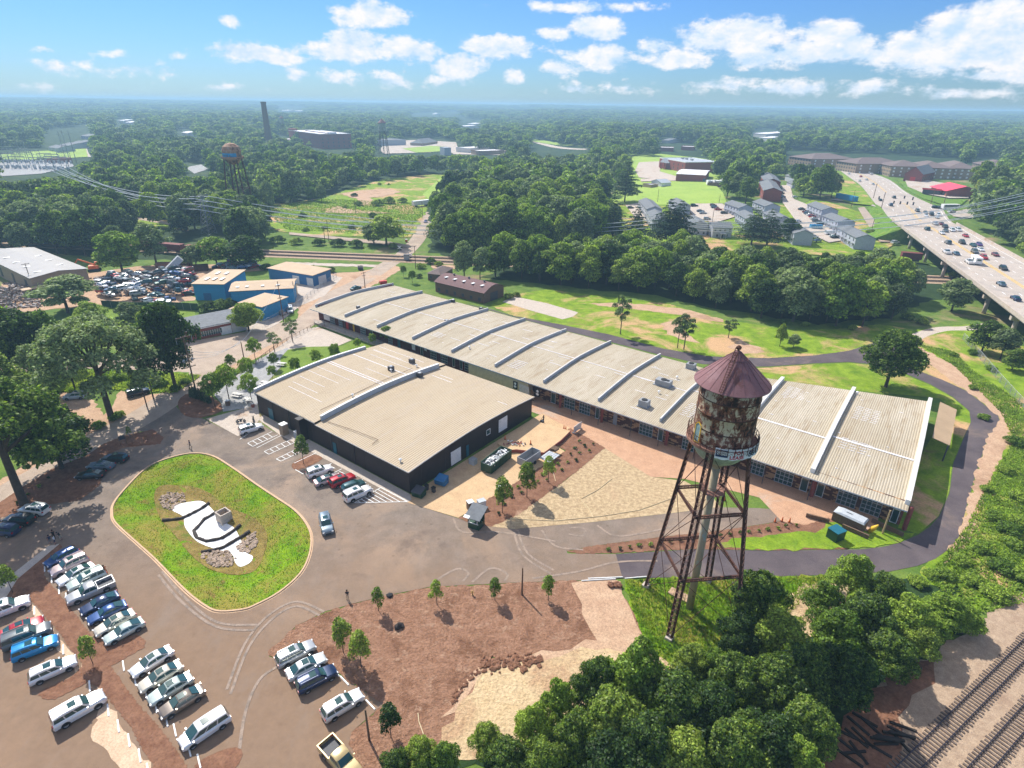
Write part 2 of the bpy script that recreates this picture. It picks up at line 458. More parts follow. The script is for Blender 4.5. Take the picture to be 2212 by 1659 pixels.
def tri_fill(outer,holes=(),grid=None):
 vs=[Vector(p[:2])for p in outer];ed=[(i,(i+1)%len(outer))for i in range(len(outer))]
 for h in holes:
  b=len(vs);vs+=[Vector(p[:2])for p in h];ed+=[(b+i,b+(i+1)%len(h))for i in range(len(h))]
 if grid:
  xs=[p[0]for p in outer];ys=[p[1]for p in outer]
  x=math.floor(min(xs)/grid)*grid
  while x<max(xs):
   y=math.floor(min(ys)/grid)*grid
   while y<max(ys):
    if in_poly(x,y,outer)and not any(in_poly(x,y,h)for h in holes):vs.append(Vector((x,y)))
    y+=grid
   x+=grid
 r=geometry.delaunay_2d_cdt(vs,ed,[],0,1e-4)
 ov,fs=r[0],[]
 for f in r[2]:
  cx=sum(ov[i].x for i in f)/len(f);cy=sum(ov[i].y for i in f)/len(f)
  if in_poly(cx,cy,outer)and not any(in_poly(cx,cy,h)for h in holes):fs.append(tuple(f))
 return ov,fs
ROUGH_EDGE=random.Random(3)
SHEETS=[0]
def sheet(name,P,mat,layer=1,holes=(),smooth=0,grid=None,world=False,kind='structure',label=None,cat=None,lift=0,ragged=0):
 if not world:P=wpoly(P)
 if smooth:P=smooth_poly(P,smooth)
 if ragged:
  Q=[]
  for i in range(len(P)):
   a,b=Vector(P[i]),Vector(P[(i+1)%len(P)])
   n=max(1,int((b-a).length/(ragged*2.5)))
   for k in range(n):
    q=a.lerp(b,k/n)
    Q.append((q.x+ROUGH_EDGE.uniform(-ragged,ragged),q.y+ROUGH_EDGE.uniform(-ragged,ragged)))
  P=Q
 hz=max(T(p[0],p[1])for p in P)
 SHEETS[0]+=1
 zoff=.015*layer+.0004*SHEETS[0]
 if grid is None and hz>.01:grid=6
 ov,fs=tri_fill(P,holes,grid)
 b=MB()
 vs=[]
 for p in ov:
  t=T(p.x,p.y)
  vs.append((p.x,p.y,t+zoff+lift+(.07*layer if hz>.01 else 0)))
 b.add(vs,fs)
 me=b.mesh(name,mat)
 bm=bmesh.new();bm.from_mesh(me);bmesh.ops.recalc_face_normals(bm,faces=bm.faces)
 if sum(f.normal.z for f in bm.faces)<0:bmesh.ops.reverse_faces(bm,faces=bm.faces)
 bm.to_mesh(me);bm.free()
 o=bpy.data.objects.new(name,me);C.objects.link(o)
 tagged(o,label,cat,kind=kind)
 return o
def ribbon(name,pts,width,mat,layer=1,world=False,**k):
 P=[Vector(G(*p)[:2])if not world else Vector(p[:2])for p in pts]
 Q=[]
 for i in range(len(P)-1):
  p0=P[max(i-1,0)];p1=P[i];p2=P[i+1];p3=P[min(i+2,len(P)-1)]
  for s_ in range(5):
   t=s_/5
   Q.append(.5*((2*p1)+(-p0+p2)*t+(2*p0-5*p1+4*p2-p3)*t*t+(-p0+3*p1-3*p2+p3)*t**3))
 Q.append(P[-1])
 L,R=[],[]
 for i,q in enumerate(Q):
  d=(Q[min(i+1,len(Q)-1)]-Q[max(i-1,0)]).normalized()
  n=Vector((-d.y,d.x))
  w=width if not callable(width)else width(i/(len(Q)-1))
  L.append(q+n*w/2);R.append(q-n*w/2)
 b=MB();vs=[]
 SHEETS[0]+=1
 zoff=.015*layer+.0004*SHEETS[0]
 hz=max(T(p.x,p.y)for p in Q)
 for a,c in zip(L,R):
  for p in(a,c):
   vs.append((p.x,p.y,T(p.x,p.y)+zoff+(.07*layer+.05 if hz>.01 else 0)))
 fs=[(2*i,2*i+1,2*i+3,2*i+2)for i in range(len(Q)-1)]
 b.add(vs,fs)
 o=b.build(name,mat)
 bm=bmesh.new();bm.from_mesh(o.data)
 if sum(f.normal.z for f in bm.faces)<0:bmesh.ops.reverse_faces(bm,faces=bm.faces)
 bm.to_mesh(o.data);bm.free()
 return tagged(o,kind='structure')
 # ground
BASIN_D=[(410,980),(457,985),(500,1010),(553,1047),(595,1075),(635,1102),(660,1130),(672,1160),(668,1200),(648,1240),(603,1280),(553,1307),(525,1317),(475,1321),(445,1310),(400,1275),(337,1210),(295,1172),(250,1130),(243,1107),(247,1087),(270,1057),(312,1015),(350,995)]
BASIN=smooth_poly(wpoly(BASIN_D),4)
BC=Vector((sum(p[0]for p in BASIN)/len(BASIN),sum(p[1]for p in BASIN)/len(BASIN)))
def axis(lo,a,b,hi,step,grow=1.22):
 v=[a]
 while v[-1]<b:v.append(v[-1]+step)
 s_=step
 while v[-1]<hi:s_*=grow;v.append(v[-1]+s_)
 s_=step
 while v[0]>lo:s_*=grow;v.insert(0,v[0]-s_)
 return v
bx0,bx1=min(p[0]for p in BASIN)-1,max(p[0]for p in BASIN)+1
by0,by1=min(p[1]for p in BASIN)-1,max(p[1]for p in BASIN)+1
XS=sorted(set(axis(-9000,-140,260,9000,8)+[bx0,bx1]));YS=sorted(set(axis(-60,10,460,14000,8)+[by0,by1]))
b=MB();nx=len(XS)
vs=[(x,y,T(x,y))for y in YS for x in XS]
fs=[]
for j in range(len(YS)-1):
 for i in range(nx-1):
  cx,cy=(XS[i]+XS[i+1])/2,(YS[j]+YS[j+1])/2
  if bx0<cx<bx1 and by0<cy<by1:continue
  k=j*nx+i
  fs.append((k,k+1,k+nx+1,k+nx))
FW=[(-2600,420),(-900,330),(-420,260),(-230,270),(-120,330),(-20,420),(60,560),(420,620),(700,420),(3000,900),(9000,6500),(9000,15000),(-9000,15000),(-9000,6500)]
b.add(vs,fs)
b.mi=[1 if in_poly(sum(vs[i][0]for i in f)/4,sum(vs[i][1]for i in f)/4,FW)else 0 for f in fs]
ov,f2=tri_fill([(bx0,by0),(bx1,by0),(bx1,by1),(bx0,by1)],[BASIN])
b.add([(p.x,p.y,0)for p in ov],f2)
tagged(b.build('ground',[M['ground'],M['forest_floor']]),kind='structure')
def dist_poly(x,y,P):
 best=1e9;p=Vector((x,y))
 for i in range(len(P)):
  a,c=Vector(P[i]),Vector(P[(i+1)%len(P)])
  t=max(0,min(1,(p-a).dot(c-a)/max((c-a).length_squared,1e-9)))
  best=min(best,(a+(c-a)*t-p).length)
 return best
def basin_z(x,y):
 return -2.0*sstep((dist_poly(x,y,BASIN)-.8)/8.5)
ov,f2=tri_fill(BASIN,(),.9)
b=MB();b.add([(p.x,p.y,basin_z(p.x,p.y)+(random.uniform(-.06,.06)if dist_poly(p.x,p.y,BASIN)>.3 else 0))for p in ov],f2)
o=b.build('grass_basin',M['grass'],smooth=True);o.name='basin_ground'
tagged(o,kind='structure')
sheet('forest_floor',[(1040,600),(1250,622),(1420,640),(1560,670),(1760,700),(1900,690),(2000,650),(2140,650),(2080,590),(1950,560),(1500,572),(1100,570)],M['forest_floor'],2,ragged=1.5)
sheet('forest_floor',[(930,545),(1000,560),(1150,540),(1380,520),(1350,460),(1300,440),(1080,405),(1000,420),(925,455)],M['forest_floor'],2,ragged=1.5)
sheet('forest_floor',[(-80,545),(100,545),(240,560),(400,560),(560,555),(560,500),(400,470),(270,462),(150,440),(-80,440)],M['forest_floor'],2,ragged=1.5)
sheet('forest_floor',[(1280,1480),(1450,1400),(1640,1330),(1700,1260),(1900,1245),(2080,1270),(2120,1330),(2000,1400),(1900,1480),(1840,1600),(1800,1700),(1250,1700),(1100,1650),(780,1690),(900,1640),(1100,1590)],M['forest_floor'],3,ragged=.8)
sheet('field',[(1090,640),(1180,625),(1300,640),(1440,655),(1560,690),(1700,712),(1800,712),(1900,700),(1975,712),(2100,700),(2240,760),(2260,1100),(2212,1240),(2100,1330),(1984,1240),(2086,1102),(2161,905),(2120,868),(1949,788),(1896,738),(1834,758),(1759,768),(1659,774),(1531,770),(1431,753),(1318,723),(1206,700),(1106,681),(1060,660)],M['field'],1,ragged=.35)
sheet('field',[(1560,800),(1659,794),(1759,787),(1834,784),(1896,790),(1946,805),(2009,832),(2059,860),(2094,890),(2097,912),(2082,943),(2057,1002),(2049,1065),(2027,1115),(1984,1153),(1940,1140),(1980,1000),(2050,880),(2030,860),(1700,830),(1560,830)],M['field'],1)
# paving and beds
STREET=[(-90,1150),(0,1088),(40,1055),(110,1015),(200,958),(300,905),(372,858),(425,818),(462,793),(500,772),(560,742),(603,728),(658,697),(728,635),(778,610),(840,570),(868,553),(905,513),(926,468),(938,455)]
ribbon('road',STREET,7.5,M['street'],3)
ribbon('road',[(905,475),(900,455),(880,448),(862,456),(858,462)],5,M['street'],2)
sheet('pavement',[(0,788),(180,776),(300,766),(345,757),(385,742),(535,716),(600,698),(660,690),(640,712),(520,770),(470,800),(425,812),(300,800),(180,800),(60,812),(-60,828),(-60,795)],M['street'],2)
sheet('dirt_yard',[(640,655),(700,612),(700,590),(770,588),(850,572),(870,580),(820,610),(760,640),(700,672),(650,700)],M['dirt'],2,ragged=.5)
sheet('dirt_verge',[(380,865),(425,826),(480,792),(600,735),(655,705),(660,720),(610,748),(520,790),(450,835),(400,868)],M['dirt'],2,ragged=.3)
sheet('shoulder',[(240,1000),(330,905),(395,845),(430,800),(400,800),(300,850),(215,900),(120,960),(0,1040),(-80,1090),(-80,1130)],M['dirt'],1,ragged=.5)
sheet('clearing',[(230,905),(260,840),(330,830),(385,850),(370,868),(300,900),(240,940),(160,930),(120,880),(130,850),(190,850)],M['dirt'],2,ragged=.5)
sheet('weed_strip',[(170,795),(300,800),(420,805),(438,812),(425,822),(380,852),(330,850),(260,845),(170,850),(120,840),(60,850),(0,860),(0,825),(60,812)],M['weeds'],2,ragged=.4)
LOT=[(-100,1240),(0,1102),(105,1090),(160,1028),(200,1000),(225,984),(270,966),(345,958),(352,945),(330,930),(270,935),(300,905),(372,870),(387,885),(400,899),(437,904),(515,942),(555,912),(606,940),(880,1086),(990,1120),(1030,1134),(1110,1143),(1281,1128),(1431,1111),(1556,1096),(1640,1098),(1700,1103),(1692,1125),(1560,1146),(1430,1160),(1290,1178),(1224,1190),(1226,1196),(1330,1197),
(1345,1250),(1281,1253),(1106,1259),(928,1268),(853,1283),(778,1300),(703,1321),(640,1352),(598,1394),(579,1408),(582,1419),(603,1425),(720,1450),(829,1521),(760,1581),(757,1606),(778,1655),(778,1720),(-120,1720),(-140,1400)]
LOTW=wpoly(LOT)
sheet('parking_lot',LOTW,M['asphalt'],2,holes=[BASIN],world=True)
sheet('perimeter_road',[(1330,1197),(1500,1187),(1659,1190),(1859,1187),(1910,1181),(1946,1172),(1984,1155),(2010,1137),(2029,1115),(2051,1065),(2059,1002),(2079,953),(2097,912),(2094,888),(2059,858),(2009,830),(1946,803),(1896,788),(1834,782),(1759,785),(1659,792),(1631,792),(1518,787),(1418,765),(1331,742),(1231,717),(1141,693),(1050,668),(1000,655),(1060,668),(1106,682),(1206,700),(1318,723),(1431,753),(1531,770),(1659,774),(1759,768),(1834,758),(1896,738),(1940,733),(1981,733),(1975,760),(1949,788),(2034,820),(2085,843),(2121,870),(2156,898),(2161,912),(2156,925),(2134,945),(2124,975),(2104,1035),(2090,1085),(2071,1160),(2056,1182),(2021,1207),(1984,1222),(1921,1235),(1809,1241),(1691,1245),(1500,1246),(1345,1250)],M['asphalt_new'],2)
ribbon('path',[(1960,745),(1985,725),(2034,711),(2094,709),(2150,700)],3.6,M['concrete'],2)
sheet('dirt_verge',[(2161,905),(2175,915),(2180,950),(2160,990),(2140,1040),(2115,1100),(2095,1170),(2070,1200),(2035,1220),(2056,1182),(2071,1160),(2104,1035),(2130,950)],M['dirt'],2,ragged=.4)
sheet('dirt_verge',[(1980,745),(2060,790),(2120,840),(2170,890),(2195,930),(2165,910),(2121,868),(2060,825),(2010,790)],M['dirt'],2,ragged=.5)
sheet('bare_soil',[(1085,652),(1110,640),(1180,655),(1249,675),(1238,684),(1215,690),(1150,672)],M['concrete'],2)
sheet('bare_soil',[(1430,700),(1455,693),(1480,712),(1510,740),(1485,738),(1440,722)],M['dirt'],2,ragged=.8)
sheet('bare_soil',[(1570,750),(1600,735),(1640,750),(1652,762),(1600,764)],M['dirt'],2,ragged=.8)
sheet('bare_soil',[(1250,655),(1360,655),(1480,668),(1560,690),(1560,696),(1450,678),(1330,664)],M['dirt'],2,ragged=.7)
sheet('loading_apron',[(884,1070),(1150,905),(1172,893),(1190,905),(1232,925),(1185,955),(1220,975),(1170,1010),(990,1119),(880,1086)],M['apron'],3)
sheet('plaza',[(1150,880),(1172,862),(1260,895),(1480,985),(1700,1075),(1860,1140),(1880,1118),(1900,1130),(1880,1150),(1790,1120),(1740,1135),(1690,1128),(1640,1075),(1480,1035),(1405,1030),(1308,970),(1232,925),(1170,895)],M['plaza'],2)
sheet('sidewalk',[(556,905),(570,897),(886,1068),(889,1080),(880,1086),(606,941)],M['concrete'],3)
sheet('straw_bed',[(1306,968),(1405,1030),(1480,1040),(1540,1075),(1556,1096),(1431,1111),(1281,1128),(1110,1143),(1060,1138),(1120,1110),(1220,1040)],M['straw'],3)
sheet('mulch_bed',[(1232,925),(1308,968),(1220,1040),(1120,1112),(1062,1138),(1030,1134),(990,1120),(1060,1075),(1170,1008),(1222,974),(1190,955)],M['mulch_dark'],4,ragged=.15)
sheet('mulch_bed',[(1224,1191),(1290,1178),(1430,1160),(1560,1146),(1690,1127),(1740,1134),(1790,1119),(1860,1150),(1830,1186),(1659,1189),(1500,1186),(1330,1195),(1250,1197)],M['mulch_dark'],3,ragged=.12)
sheet('grass_verge',[(1550,1170),(1640,1158),(1760,1150),(1800,1128),(1850,1150),(1940,1150),(1984,1150),(1946,1171),(1900,1180),(1850,1186),(1659,1188),(1560,1184)],M['field'],4,ragged=.5)
sheet('mulch_field',[(640,1353),(703,1322),(778,1301),(853,1284),(928,1269),(1106,1260),(1240,1254),(1330,1270),(1380,1330),(1395,1400),(1290,1440),(1200,1470),(1060,1420),(1020,1500),(960,1600),(900,1660),(778,1690),(757,1606),(761,1581),(829,1521),(720,1450),(603,1425),(581,1416),(579,1405),(598,1394)],M['mulch'],3,ragged=.2)
sheet('bare_soil',[(1030,1440),(1110,1422),(1200,1408),(1270,1385),(1395,1385),(1400,1420),(1300,1440),(1100,1440),(1030,1470),(985,1540),(960,1560),(990,1480)],M['dirt'],4,ragged=.7)
sheet('dirt_slope',[(1240,1258),(1345,1254),(1390,1390),(1400,1410),(1330,1440),(1280,1370),(1250,1300)],M['dirt'],4,ragged=.9)
sheet('sandy_slope',[(1050,1455),(1100,1438),(1190,1425),(1250,1395),(1290,1402),(1400,1415),(1490,1430),(1480,1500),(1300,1560),(1100,1640),(960,1640),(930,1620),(975,1560),(1000,1520),(1015,1490)],M['sand'],5,ragged=.45)
sheet('grass_clearing',[(1345,1252),(1500,1247),(1691,1246),(1800,1243),(1700,1330),(1620,1420),(1500,1470),(1400,1405),(1370,1330)],M['grass'],5,ragged=.4)
sheet('dirt_clearing',[(1700,1290),(1740,1262),(1830,1260),(1880,1290),(1820,1350),(1740,1380),(1700,1350)],M['sand'],6,ragged=.4)
sheet('mulch_bed',[(-60,1200),(-60,1115),(0,1086),(45,1055),(115,1012),(190,983),(222,960),(268,942),(330,928),(354,946),(346,960),(270,967),(224,985),(218,1047),(175,1080),(105,1091),(40,1108),(0,1120)],M['mulch_dark'],4,ragged=.12)
sheet('mulch_bed',[(385,868),(400,853),(437,848),(475,870),(480,888),(435,903),(400,899),(387,884)],M['mulch_dark'],4,smooth=2)
sheet('mulch_bed',[(630,1005),(640,996),(672,982),(698,990),(672,1006),(645,1015),(633,1013)],M['mulch_dark'],4,smooth=2)
sheet('mulch_bed',[(38,1250),(128,1176),(136,1182),(100,1215),(95,1245),(150,1310),(180,1350),(200,1380),(300,1373),(315,1385),(312,1400),(240,1440),(290,1510),(360,1590),(420,1680),(345,1680),(280,1570),(220,1490),(190,1475),(120,1511),(95,1512),(82,1500),(100,1488),(150,1465),(180,1440),(130,1370),(80,1310),(60,1290),(0,1300),(-60,1330),(-60,1300)],M['mulch_dark'],4,ragged=.1)
sheet('mulch_bed',[(420,1655),(470,1625),(510,1615),(525,1630),(500,1670),(440,1690)],M['mulch_dark'],4,smooth=2)
sheet('dust_patch',[(55,1300),(80,1318),(130,1380),(180,1445),(180,1430),(205,1470),(262,1570),(330,1660),(345,1700),(290,1700),(240,1630),(200,1590),(212,1520),(225,1500),(205,1480),(180,1470),(150,1440),(110,1380)],M['dust'],3,ragged=.3)
sheet('path',[(130,1175),(105,1180),(0,1262),(-50,1310),(-10,1330),(38,1252)],M['concrete'],5)
sheet('concrete_pad',[(445,905),(530,882),(556,872),(562,905),(548,925),(520,940),(514,943)],M['concrete'],4)
sheet('patio',[(478,872),(462,852),(520,808),(560,775),(620,752),(640,762),(600,800),(570,835),(560,872),(530,882),(482,890)],M['gravel_grey'],4)
sheet('patio',[(640,762),(560,808),(505,815),(560,778),(655,712),(688,706),(760,735),(720,752)],M['concrete'],3)
sheet('lawn',[(622,756),(660,750),(740,748),(800,720),(870,745),(835,748),(800,752),(700,800),(640,815),(610,810),(605,775)],M['lawn'],5)
b=MB();n=len(BASIN)
def off(i,d):
 p=Vector(BASIN[i]);t=(Vector(BASIN[(i+1)%n])-Vector(BASIN[i-1])).normalized()
 nn=Vector((-t.y,t.x))
 if(p+nn-BC).length<(p-BC).length:nn=-nn
 return p+nn*d
rings=[[(off(i,d),z)for i in range(n)]for d,z in((-.12,-.1),(-.12,.17),(.12,.17),(.16,.04),(.55,.03),(.6,0))]
vs=[(p.x,p.y,z)for r in rings for p,z in r]
b.add(vs,[(k*n+i,k*n+(i+1)%n,(k+1)*n+(i+1)%n,(k+1)*n+i)for k in range(5)for i in range(n)])
tagged(b.build('kerb',M['kerb']),kind='structure')
def drape_patch(name,P,mat,lift,amp=.02,zf=basin_z,**tags):
 P=smooth_poly([tuple(G(u,v,-1.8)[:2])for u,v in P],4)
 ov,f2=tri_fill(P,(),.7)
 b=MB();b.add([(p.x,p.y,zf(p.x,p.y)+lift+random.uniform(-amp,amp))for p in ov],f2)
 o=b.build(name,mat,smooth=True)
 return tagged(o,**tags)
drape_patch('dry_grass',[(335,1085),(350,1058),(400,1050),(450,1068),(492,1100),(545,1125),(578,1160),(570,1200),(550,1232),(500,1246),(450,1238),(410,1205),(380,1165),(350,1130)],M['drygrass'],.05,.03,kind='structure')
drape_patch('sand_floor',[(372,1102),(380,1090),(410,1083),(440,1085),(465,1108),(478,1125),(505,1140),(520,1165),(532,1192),(545,1200),(542,1212),(520,1224),(508,1215),(500,1195),(470,1188),(440,1180),(420,1168),(400,1140),(395,1115)],M['whitesand'],.1,.015,kind='structure')
BERMS=[('long thin dark fabric berm crossing the upper end of the white sand',[(352,1130),(390,1118),(425,1100),(452,1086)]),
('dark fabric berm bent in a U on the white sand under the concrete box',[(468,1104),(440,1118),(418,1145),(425,1162),(445,1168),(480,1158),(520,1134)]),
('dark fabric berm crossing the lower end of the white sand beside the stones',[(436,1198),(480,1180),(510,1162),(540,1148)])]
for lab,P in BERMS:
 b=MB()
 Q=[]
 for i in range(len(P)-1):
  a_,c_=G(*P[i],-1.5),G(*P[i+1],-1.5)
  for k in range(6):Q.append(a_.lerp(c_,k/6))
 Q.append(G(*P[-1],-1.5))
 pts=[(q.x,q.y,basin_z(q.x,q.y)+.18)for q in Q]
 b.tube(pts,[.27+random.uniform(-.05,.05)for _ in pts],8)
 tagged(b.build('silt_berm',M['fabric_black'],smooth=True),lab,'erosion barrier','fabric barriers in the basin')
ico=bpy.data.meshes.new('stone');bm=bmesh.new();bmesh.ops.create_icosphere(bm,subdivisions=1,radius=1)
ICO=([tuple(v.co)for v in bm.verts],[tuple(v.index for v in f.verts)for f in bm.faces]);bm.free()
def rock(b,x,y,z,r,rnd=random):
 s3=[rnd.uniform(.6,1.2)*r for _ in range(3)];a=rnd.uniform(0,6.3)
 vs=[]
 for p in ICO[0]:
  k=rnd.uniform(.8,1.15)
  X,Y,Z=p[0]*s3[0]*k,p[1]*s3[1]*k,p[2]*s3[2]*.7*k
  vs.append((x+X*math.cos(a)-Y*math.sin(a),y+X*math.sin(a)+Y*math.cos(a),z+Z))
 b.add(vs,ICO[1])
for P,N in(([(345,1080),(362,1065),(395,1062),(400,1078),(385,1090),(368,1100),(350,1098)],170),([(436,1205),(455,1190),(490,1188),(510,1200),(500,1222),(470,1232),(445,1222)],230),([(508,1178),(530,1160),(552,1152),(556,1175),(540,1190),(522,1190)],150)):
 W2=[tuple(G(u,v,-1.6)[:2])for u,v in P];b=MB();c=0
 xs=[p[0]for p in W2];ys=[p[1]for p in W2]
 while c<N:
  x,y=random.uniform(min(xs),max(xs)),random.uniform(min(ys),max(ys))
  if in_poly(x,y,W2):rock(b,x,y,basin_z(x,y)+.12,random.uniform(.16,.34));c+=1
 tagged(b.build('stones',M['stone']),'heap of loose tan and grey drainage stones in the basin','stones',kind='stuff')
t=thing('drain_riser','square open-topped concrete drain box standing in the white sand','drain box',G(486,1125,-1.9),-.65)
b=MB()
for dx,dy,sx_,sy_ in((-.85,0,.2,1.9),(.85,0,.2,1.9),(0,-.85,1.5,.2),(0,.85,1.5,.2)):b.box((dx,dy,.95),(sx_,sy_,1.9))
b.build('wall',M['concrete'],t)
b=MB();b.box((0,0,.2),(1.5,1.5,.1));b.build('floor',M['darkgrey'],t)
TRK=[[(1110,1150),(1130,1200),(1190,1240)],[(1118,1146),(1140,1196),(1196,1232)],[(1170,1145),(1200,1180),(1260,1188)],[(1230,1140),(1262,1142),(1258,1158),(1228,1154)],[(1290,1135),(1330,1158),(1400,1150),(1480,1130)],[(1150,1250),(1250,1235),(1330,1215),(1420,1212)],[(930,1262),(985,1230),(1012,1238),(1000,1256)],[(1020,1258),(1060,1228),(1095,1240),(1090,1256)],
[(700,1322),(640,1300),(580,1330),(530,1390),(490,1490)],[(690,1330),(640,1310),(588,1338),(538,1398),(498,1500)],[(600,1440),(560,1470),(530,1540),(515,1640)],[(350,1235),(400,1292),(470,1345),(560,1350)],[(342,1242),(392,1300),(466,1354),(550,1362)],[(980,1121),(1000,1150),(1080,1150),(1200,1170)]]
sheet('bare_soil',[(1740,1720),(1790,1600),(1884,1494),(1960,1440),(2015,1425),(2000,1490),(1950,1560),(1925,1640),(1900,1720)],M['mulch_dark'],7,ragged=.7)  # brown soil under the grove; its dark tone also paints in tree shade
for q in TRK:ribbon('tyre_marks',q,.34,M['dust_marks'],3)
def lines(name,segs,w,z,mat='white',zf=None,tags=True):
 b=MB()
 for p,q in segs:
  a_,c_=G(*p),G(*q)
  d=(c_-a_).normalized();nn=Vector((-d.y,d.x,0))*w/2
  zz=(T(a_.x,a_.y),T(c_.x,c_.y))
  b.quad((a_-nn)[:2]+(zz[0]+z,),(a_+nn)[:2]+(zz[0]+z,),(c_+nn)[:2]+(zz[1]+z,),(c_-nn)[:2]+(zz[1]+z,))
 o=b.build(name,M[mat])
 return tagged(o,kind='structure')
def T5(x,y):return(x/4,940+y/4)
def T6(x,y):return(553+x/4,940+y/4)
seg=[]
for(a1,a2,b1,b2)in(((535,958),(588,933),(546,965),(600,940)),((571,976),(632,948),(581,982),(640,955)),((597,992),(652,965),(607,997),(660,972))):
 seg+=[(a1,a2),(b1,b2),(a1,b1)]
 for k in range(1,5):
  t_=k/5
  seg.append(((a1[0]+(a2[0]-a1[0])*t_,a1[1]+(a2[1]-a1[1])*t_),(b1[0]+(b2[0]-b1[0])*t_,b1[1]+(b2[1]-b1[1])*t_)))
seg+=[((555,968),(610,940)),((518,950),(560,922)),(T6(340,300),T6(410,340)),(T6(330,245),T6(520,155)),(T6(850,588),T6(1310,578)),(T6(850,588),T6(1080,455)),(T6(1080,455),T6(1310,578))]
for k in range(1,8):
 t_=k/8
 p=(850+230*t_,588-133*t_)
 seg.append((T6(850+460*t_*.98,588-10*t_),T6(*(p if k<9 else p))))
for k in range(5):
 p=(655+k*85,245+k*50)
 seg.append((T6(*p),T6(p[0]-170+0,p[1]+85)))
 seg.append((T6(p[0]-20,p[1]+20),T6(p[0]+30,p[1]+45)))
lines('parking_markings',seg,.12,.09)
t0=None
STOPS=[(97,1228),(112,1252),(128,1276),(143,1290),(227,1385),(61,1359),(75,1320),(122,1385),(137,1404),(194,1483),(234,1535),(256,1569),(279,1600),(302,1633),(320,1665),(267,1439),(378,1578),(430,1645),(744,1471),(800,1523),(724,1452),(292,1470),(316,1500),(337,1528),(360,1557),(409,1620)]
WHERE=['front of the blue car heading the middle row','the nose of the silver wagon in the middle row','the nose of the white saloon in the middle row','the nose of the silver pickup in the middle row','the grey saloon ending the middle row','the dusty strip by the white estate car','the gap above the red car','the nose of the bright blue car','the nose of the pearl white crossover','the dust above the big white off-roader','the dust right of the big white off-roader','the dust, second below the big white off-roader','the dust, third below the big white off-roader','the dust, fourth below the big white off-roader','the dust at the bottom edge','the empty bay above the white saloon row','the empty bay above the white minivan','the empty bay below the white minivan','the empty bay right of the dark blue crossover','the mulch corner by the wooden post','the nose of the dark blue crossover','the nose of the white saloon','the nose of the cream saloon','the nose of the pale green saloon','the nose of the bronze saloon','the nose of the white minivan']
for i,p in enumerate(STOPS):
 g_=G(*p)
 if t0 is None:
  b=MB();b.box((0,0,.07),(1.8,.16,.12),taper=.96)
  t0=b.build('wheel_stop',M['white'])
  o=t0
 else:
  o=t0.copy();C.objects.link(o)
 o.location=(g_.x,g_.y,.012);o.rotation_euler=(0,0,math.radians(-54 if p[0]<600 else -42))
 tagged(o,'white concrete wheel stop at '+WHERE[i],'wheel stop','white wheel stops in the parking lot')
 # long warehouse
A0,A1=Vector((-61.1,174.8)),Vector((63.6,78.3))
E1=(A1-A0).normalized();LA=(A1-A0).length
E2=Vector((math.cos(math.radians(54)),math.sin(math.radians(54))))
NB=11
def LW(a,b_,z):p=A0+E1*a+E2*b_;return(p.x,p.y,z)
def depth(a):
 if a<114:return 32.3
 return 32.3+(a-114)*(46.5-32.3)/(LA-114)
EAVE,RISE=4.5,.95
def rz_(t):
 return EAVE+RISE*(1-abs(2*t-1)**1.35)
def roof_mat(name,c1,c2,rib,c3):
 n=NT(name)
 uvn=n.tc.outputs['UV']
 w=n.n.new('ShaderNodeTexWave');w.wave_type='BANDS';w.bands_direction='X'
 w.inputs['Scale'].default_value=rib;w.inputs['Distortion'].default_value=0
 n.l.new(uvn,w.inputs['Vector'])
 f=n.noise(.09,6,.6,coord='UV',stretch=(1,.35,1))
 base=n.ramp(f,[(.35,c1),(.65,c2)])
 f2=n.noise(.5,5,.7,coord='UV',stretch=(1.5,.2,1))
 base=n.mix(n.rng(f2,.5,.68,0,.8),base,c3)
 f3=n.noise(1.3,6,.75,coord='UV',stretch=(2.5,.12,1))
 base=n.mix(n.rng(f3,.56,.7,0,.55),base,(.17,.12,.08,1))
 base=n.mix(1.0,base,n.ramp(w.outputs[0],[(.0,(.62,.58,.54,1)),(.3,(1,1,1,1)),(1,(1.08,1.08,1.08,1))]),'MULTIPLY')
 n.color(base)
 n.bump(w.outputs[0],.55,.08)
 return n.set(.75,0,.2)
M['roof_long']=roof_mat('warehouse_roof',A(196,182,156),A(216,204,182),.78,A(178,156,124))
M['roof_dark']=roof_mat('dark_building_roof',A(200,180,150),A(212,194,166),.62,A(206,190,168))
def parabrick(name,base_a,base_b,block,bw=2.2,bh=.45):
 n=NT(name)
 bt=n.n.new('ShaderNodeTexBrick')
 bt.inputs['Scale'].default_value=1;bt.inputs['Brick Width'].default_value=bw*.5;bt.inputs['Row Height'].default_value=bh*.5
 bt.inputs['Mortar Size'].default_value=.012;bt.inputs['Color1'].default_value=base_a;bt.inputs['Color2'].default_value=base_b
 bt.inputs['Mortar'].default_value=tuple(x*1.2 for x in base_a[:3])+(1,);bt.inputs['Bias'].default_value=-.2
 n.l.new(n.tc.outputs['UV'],bt.inputs['Vector'])
 v=n.n.new('ShaderNodeTexBrick');v.inputs['Scale'].default_value=1;v.inputs['Brick Width'].default_value=.8;v.inputs['Row Height'].default_value=.28
 v.inputs['Mortar Size'].default_value=0;v.inputs['Color1'].default_value=(0,0,0,1);v.inputs['Color2'].default_value=(1,1,1,1);v.inputs['Bias'].default_value=0
 n.l.new(n.tc.outputs['UV'],v.inputs['Vector'])
 pick=n.rng(v.outputs['Color'],.62,.66)
 n.color(n.mix(pick,bt.outputs['Color'],block))
 return n.set(.9,0,.2)
M['wall_right']=parabrick('painted_block_wall',(.085,.04,.03,1),(.13,.065,.045,1),(.42,.25,.13,1))
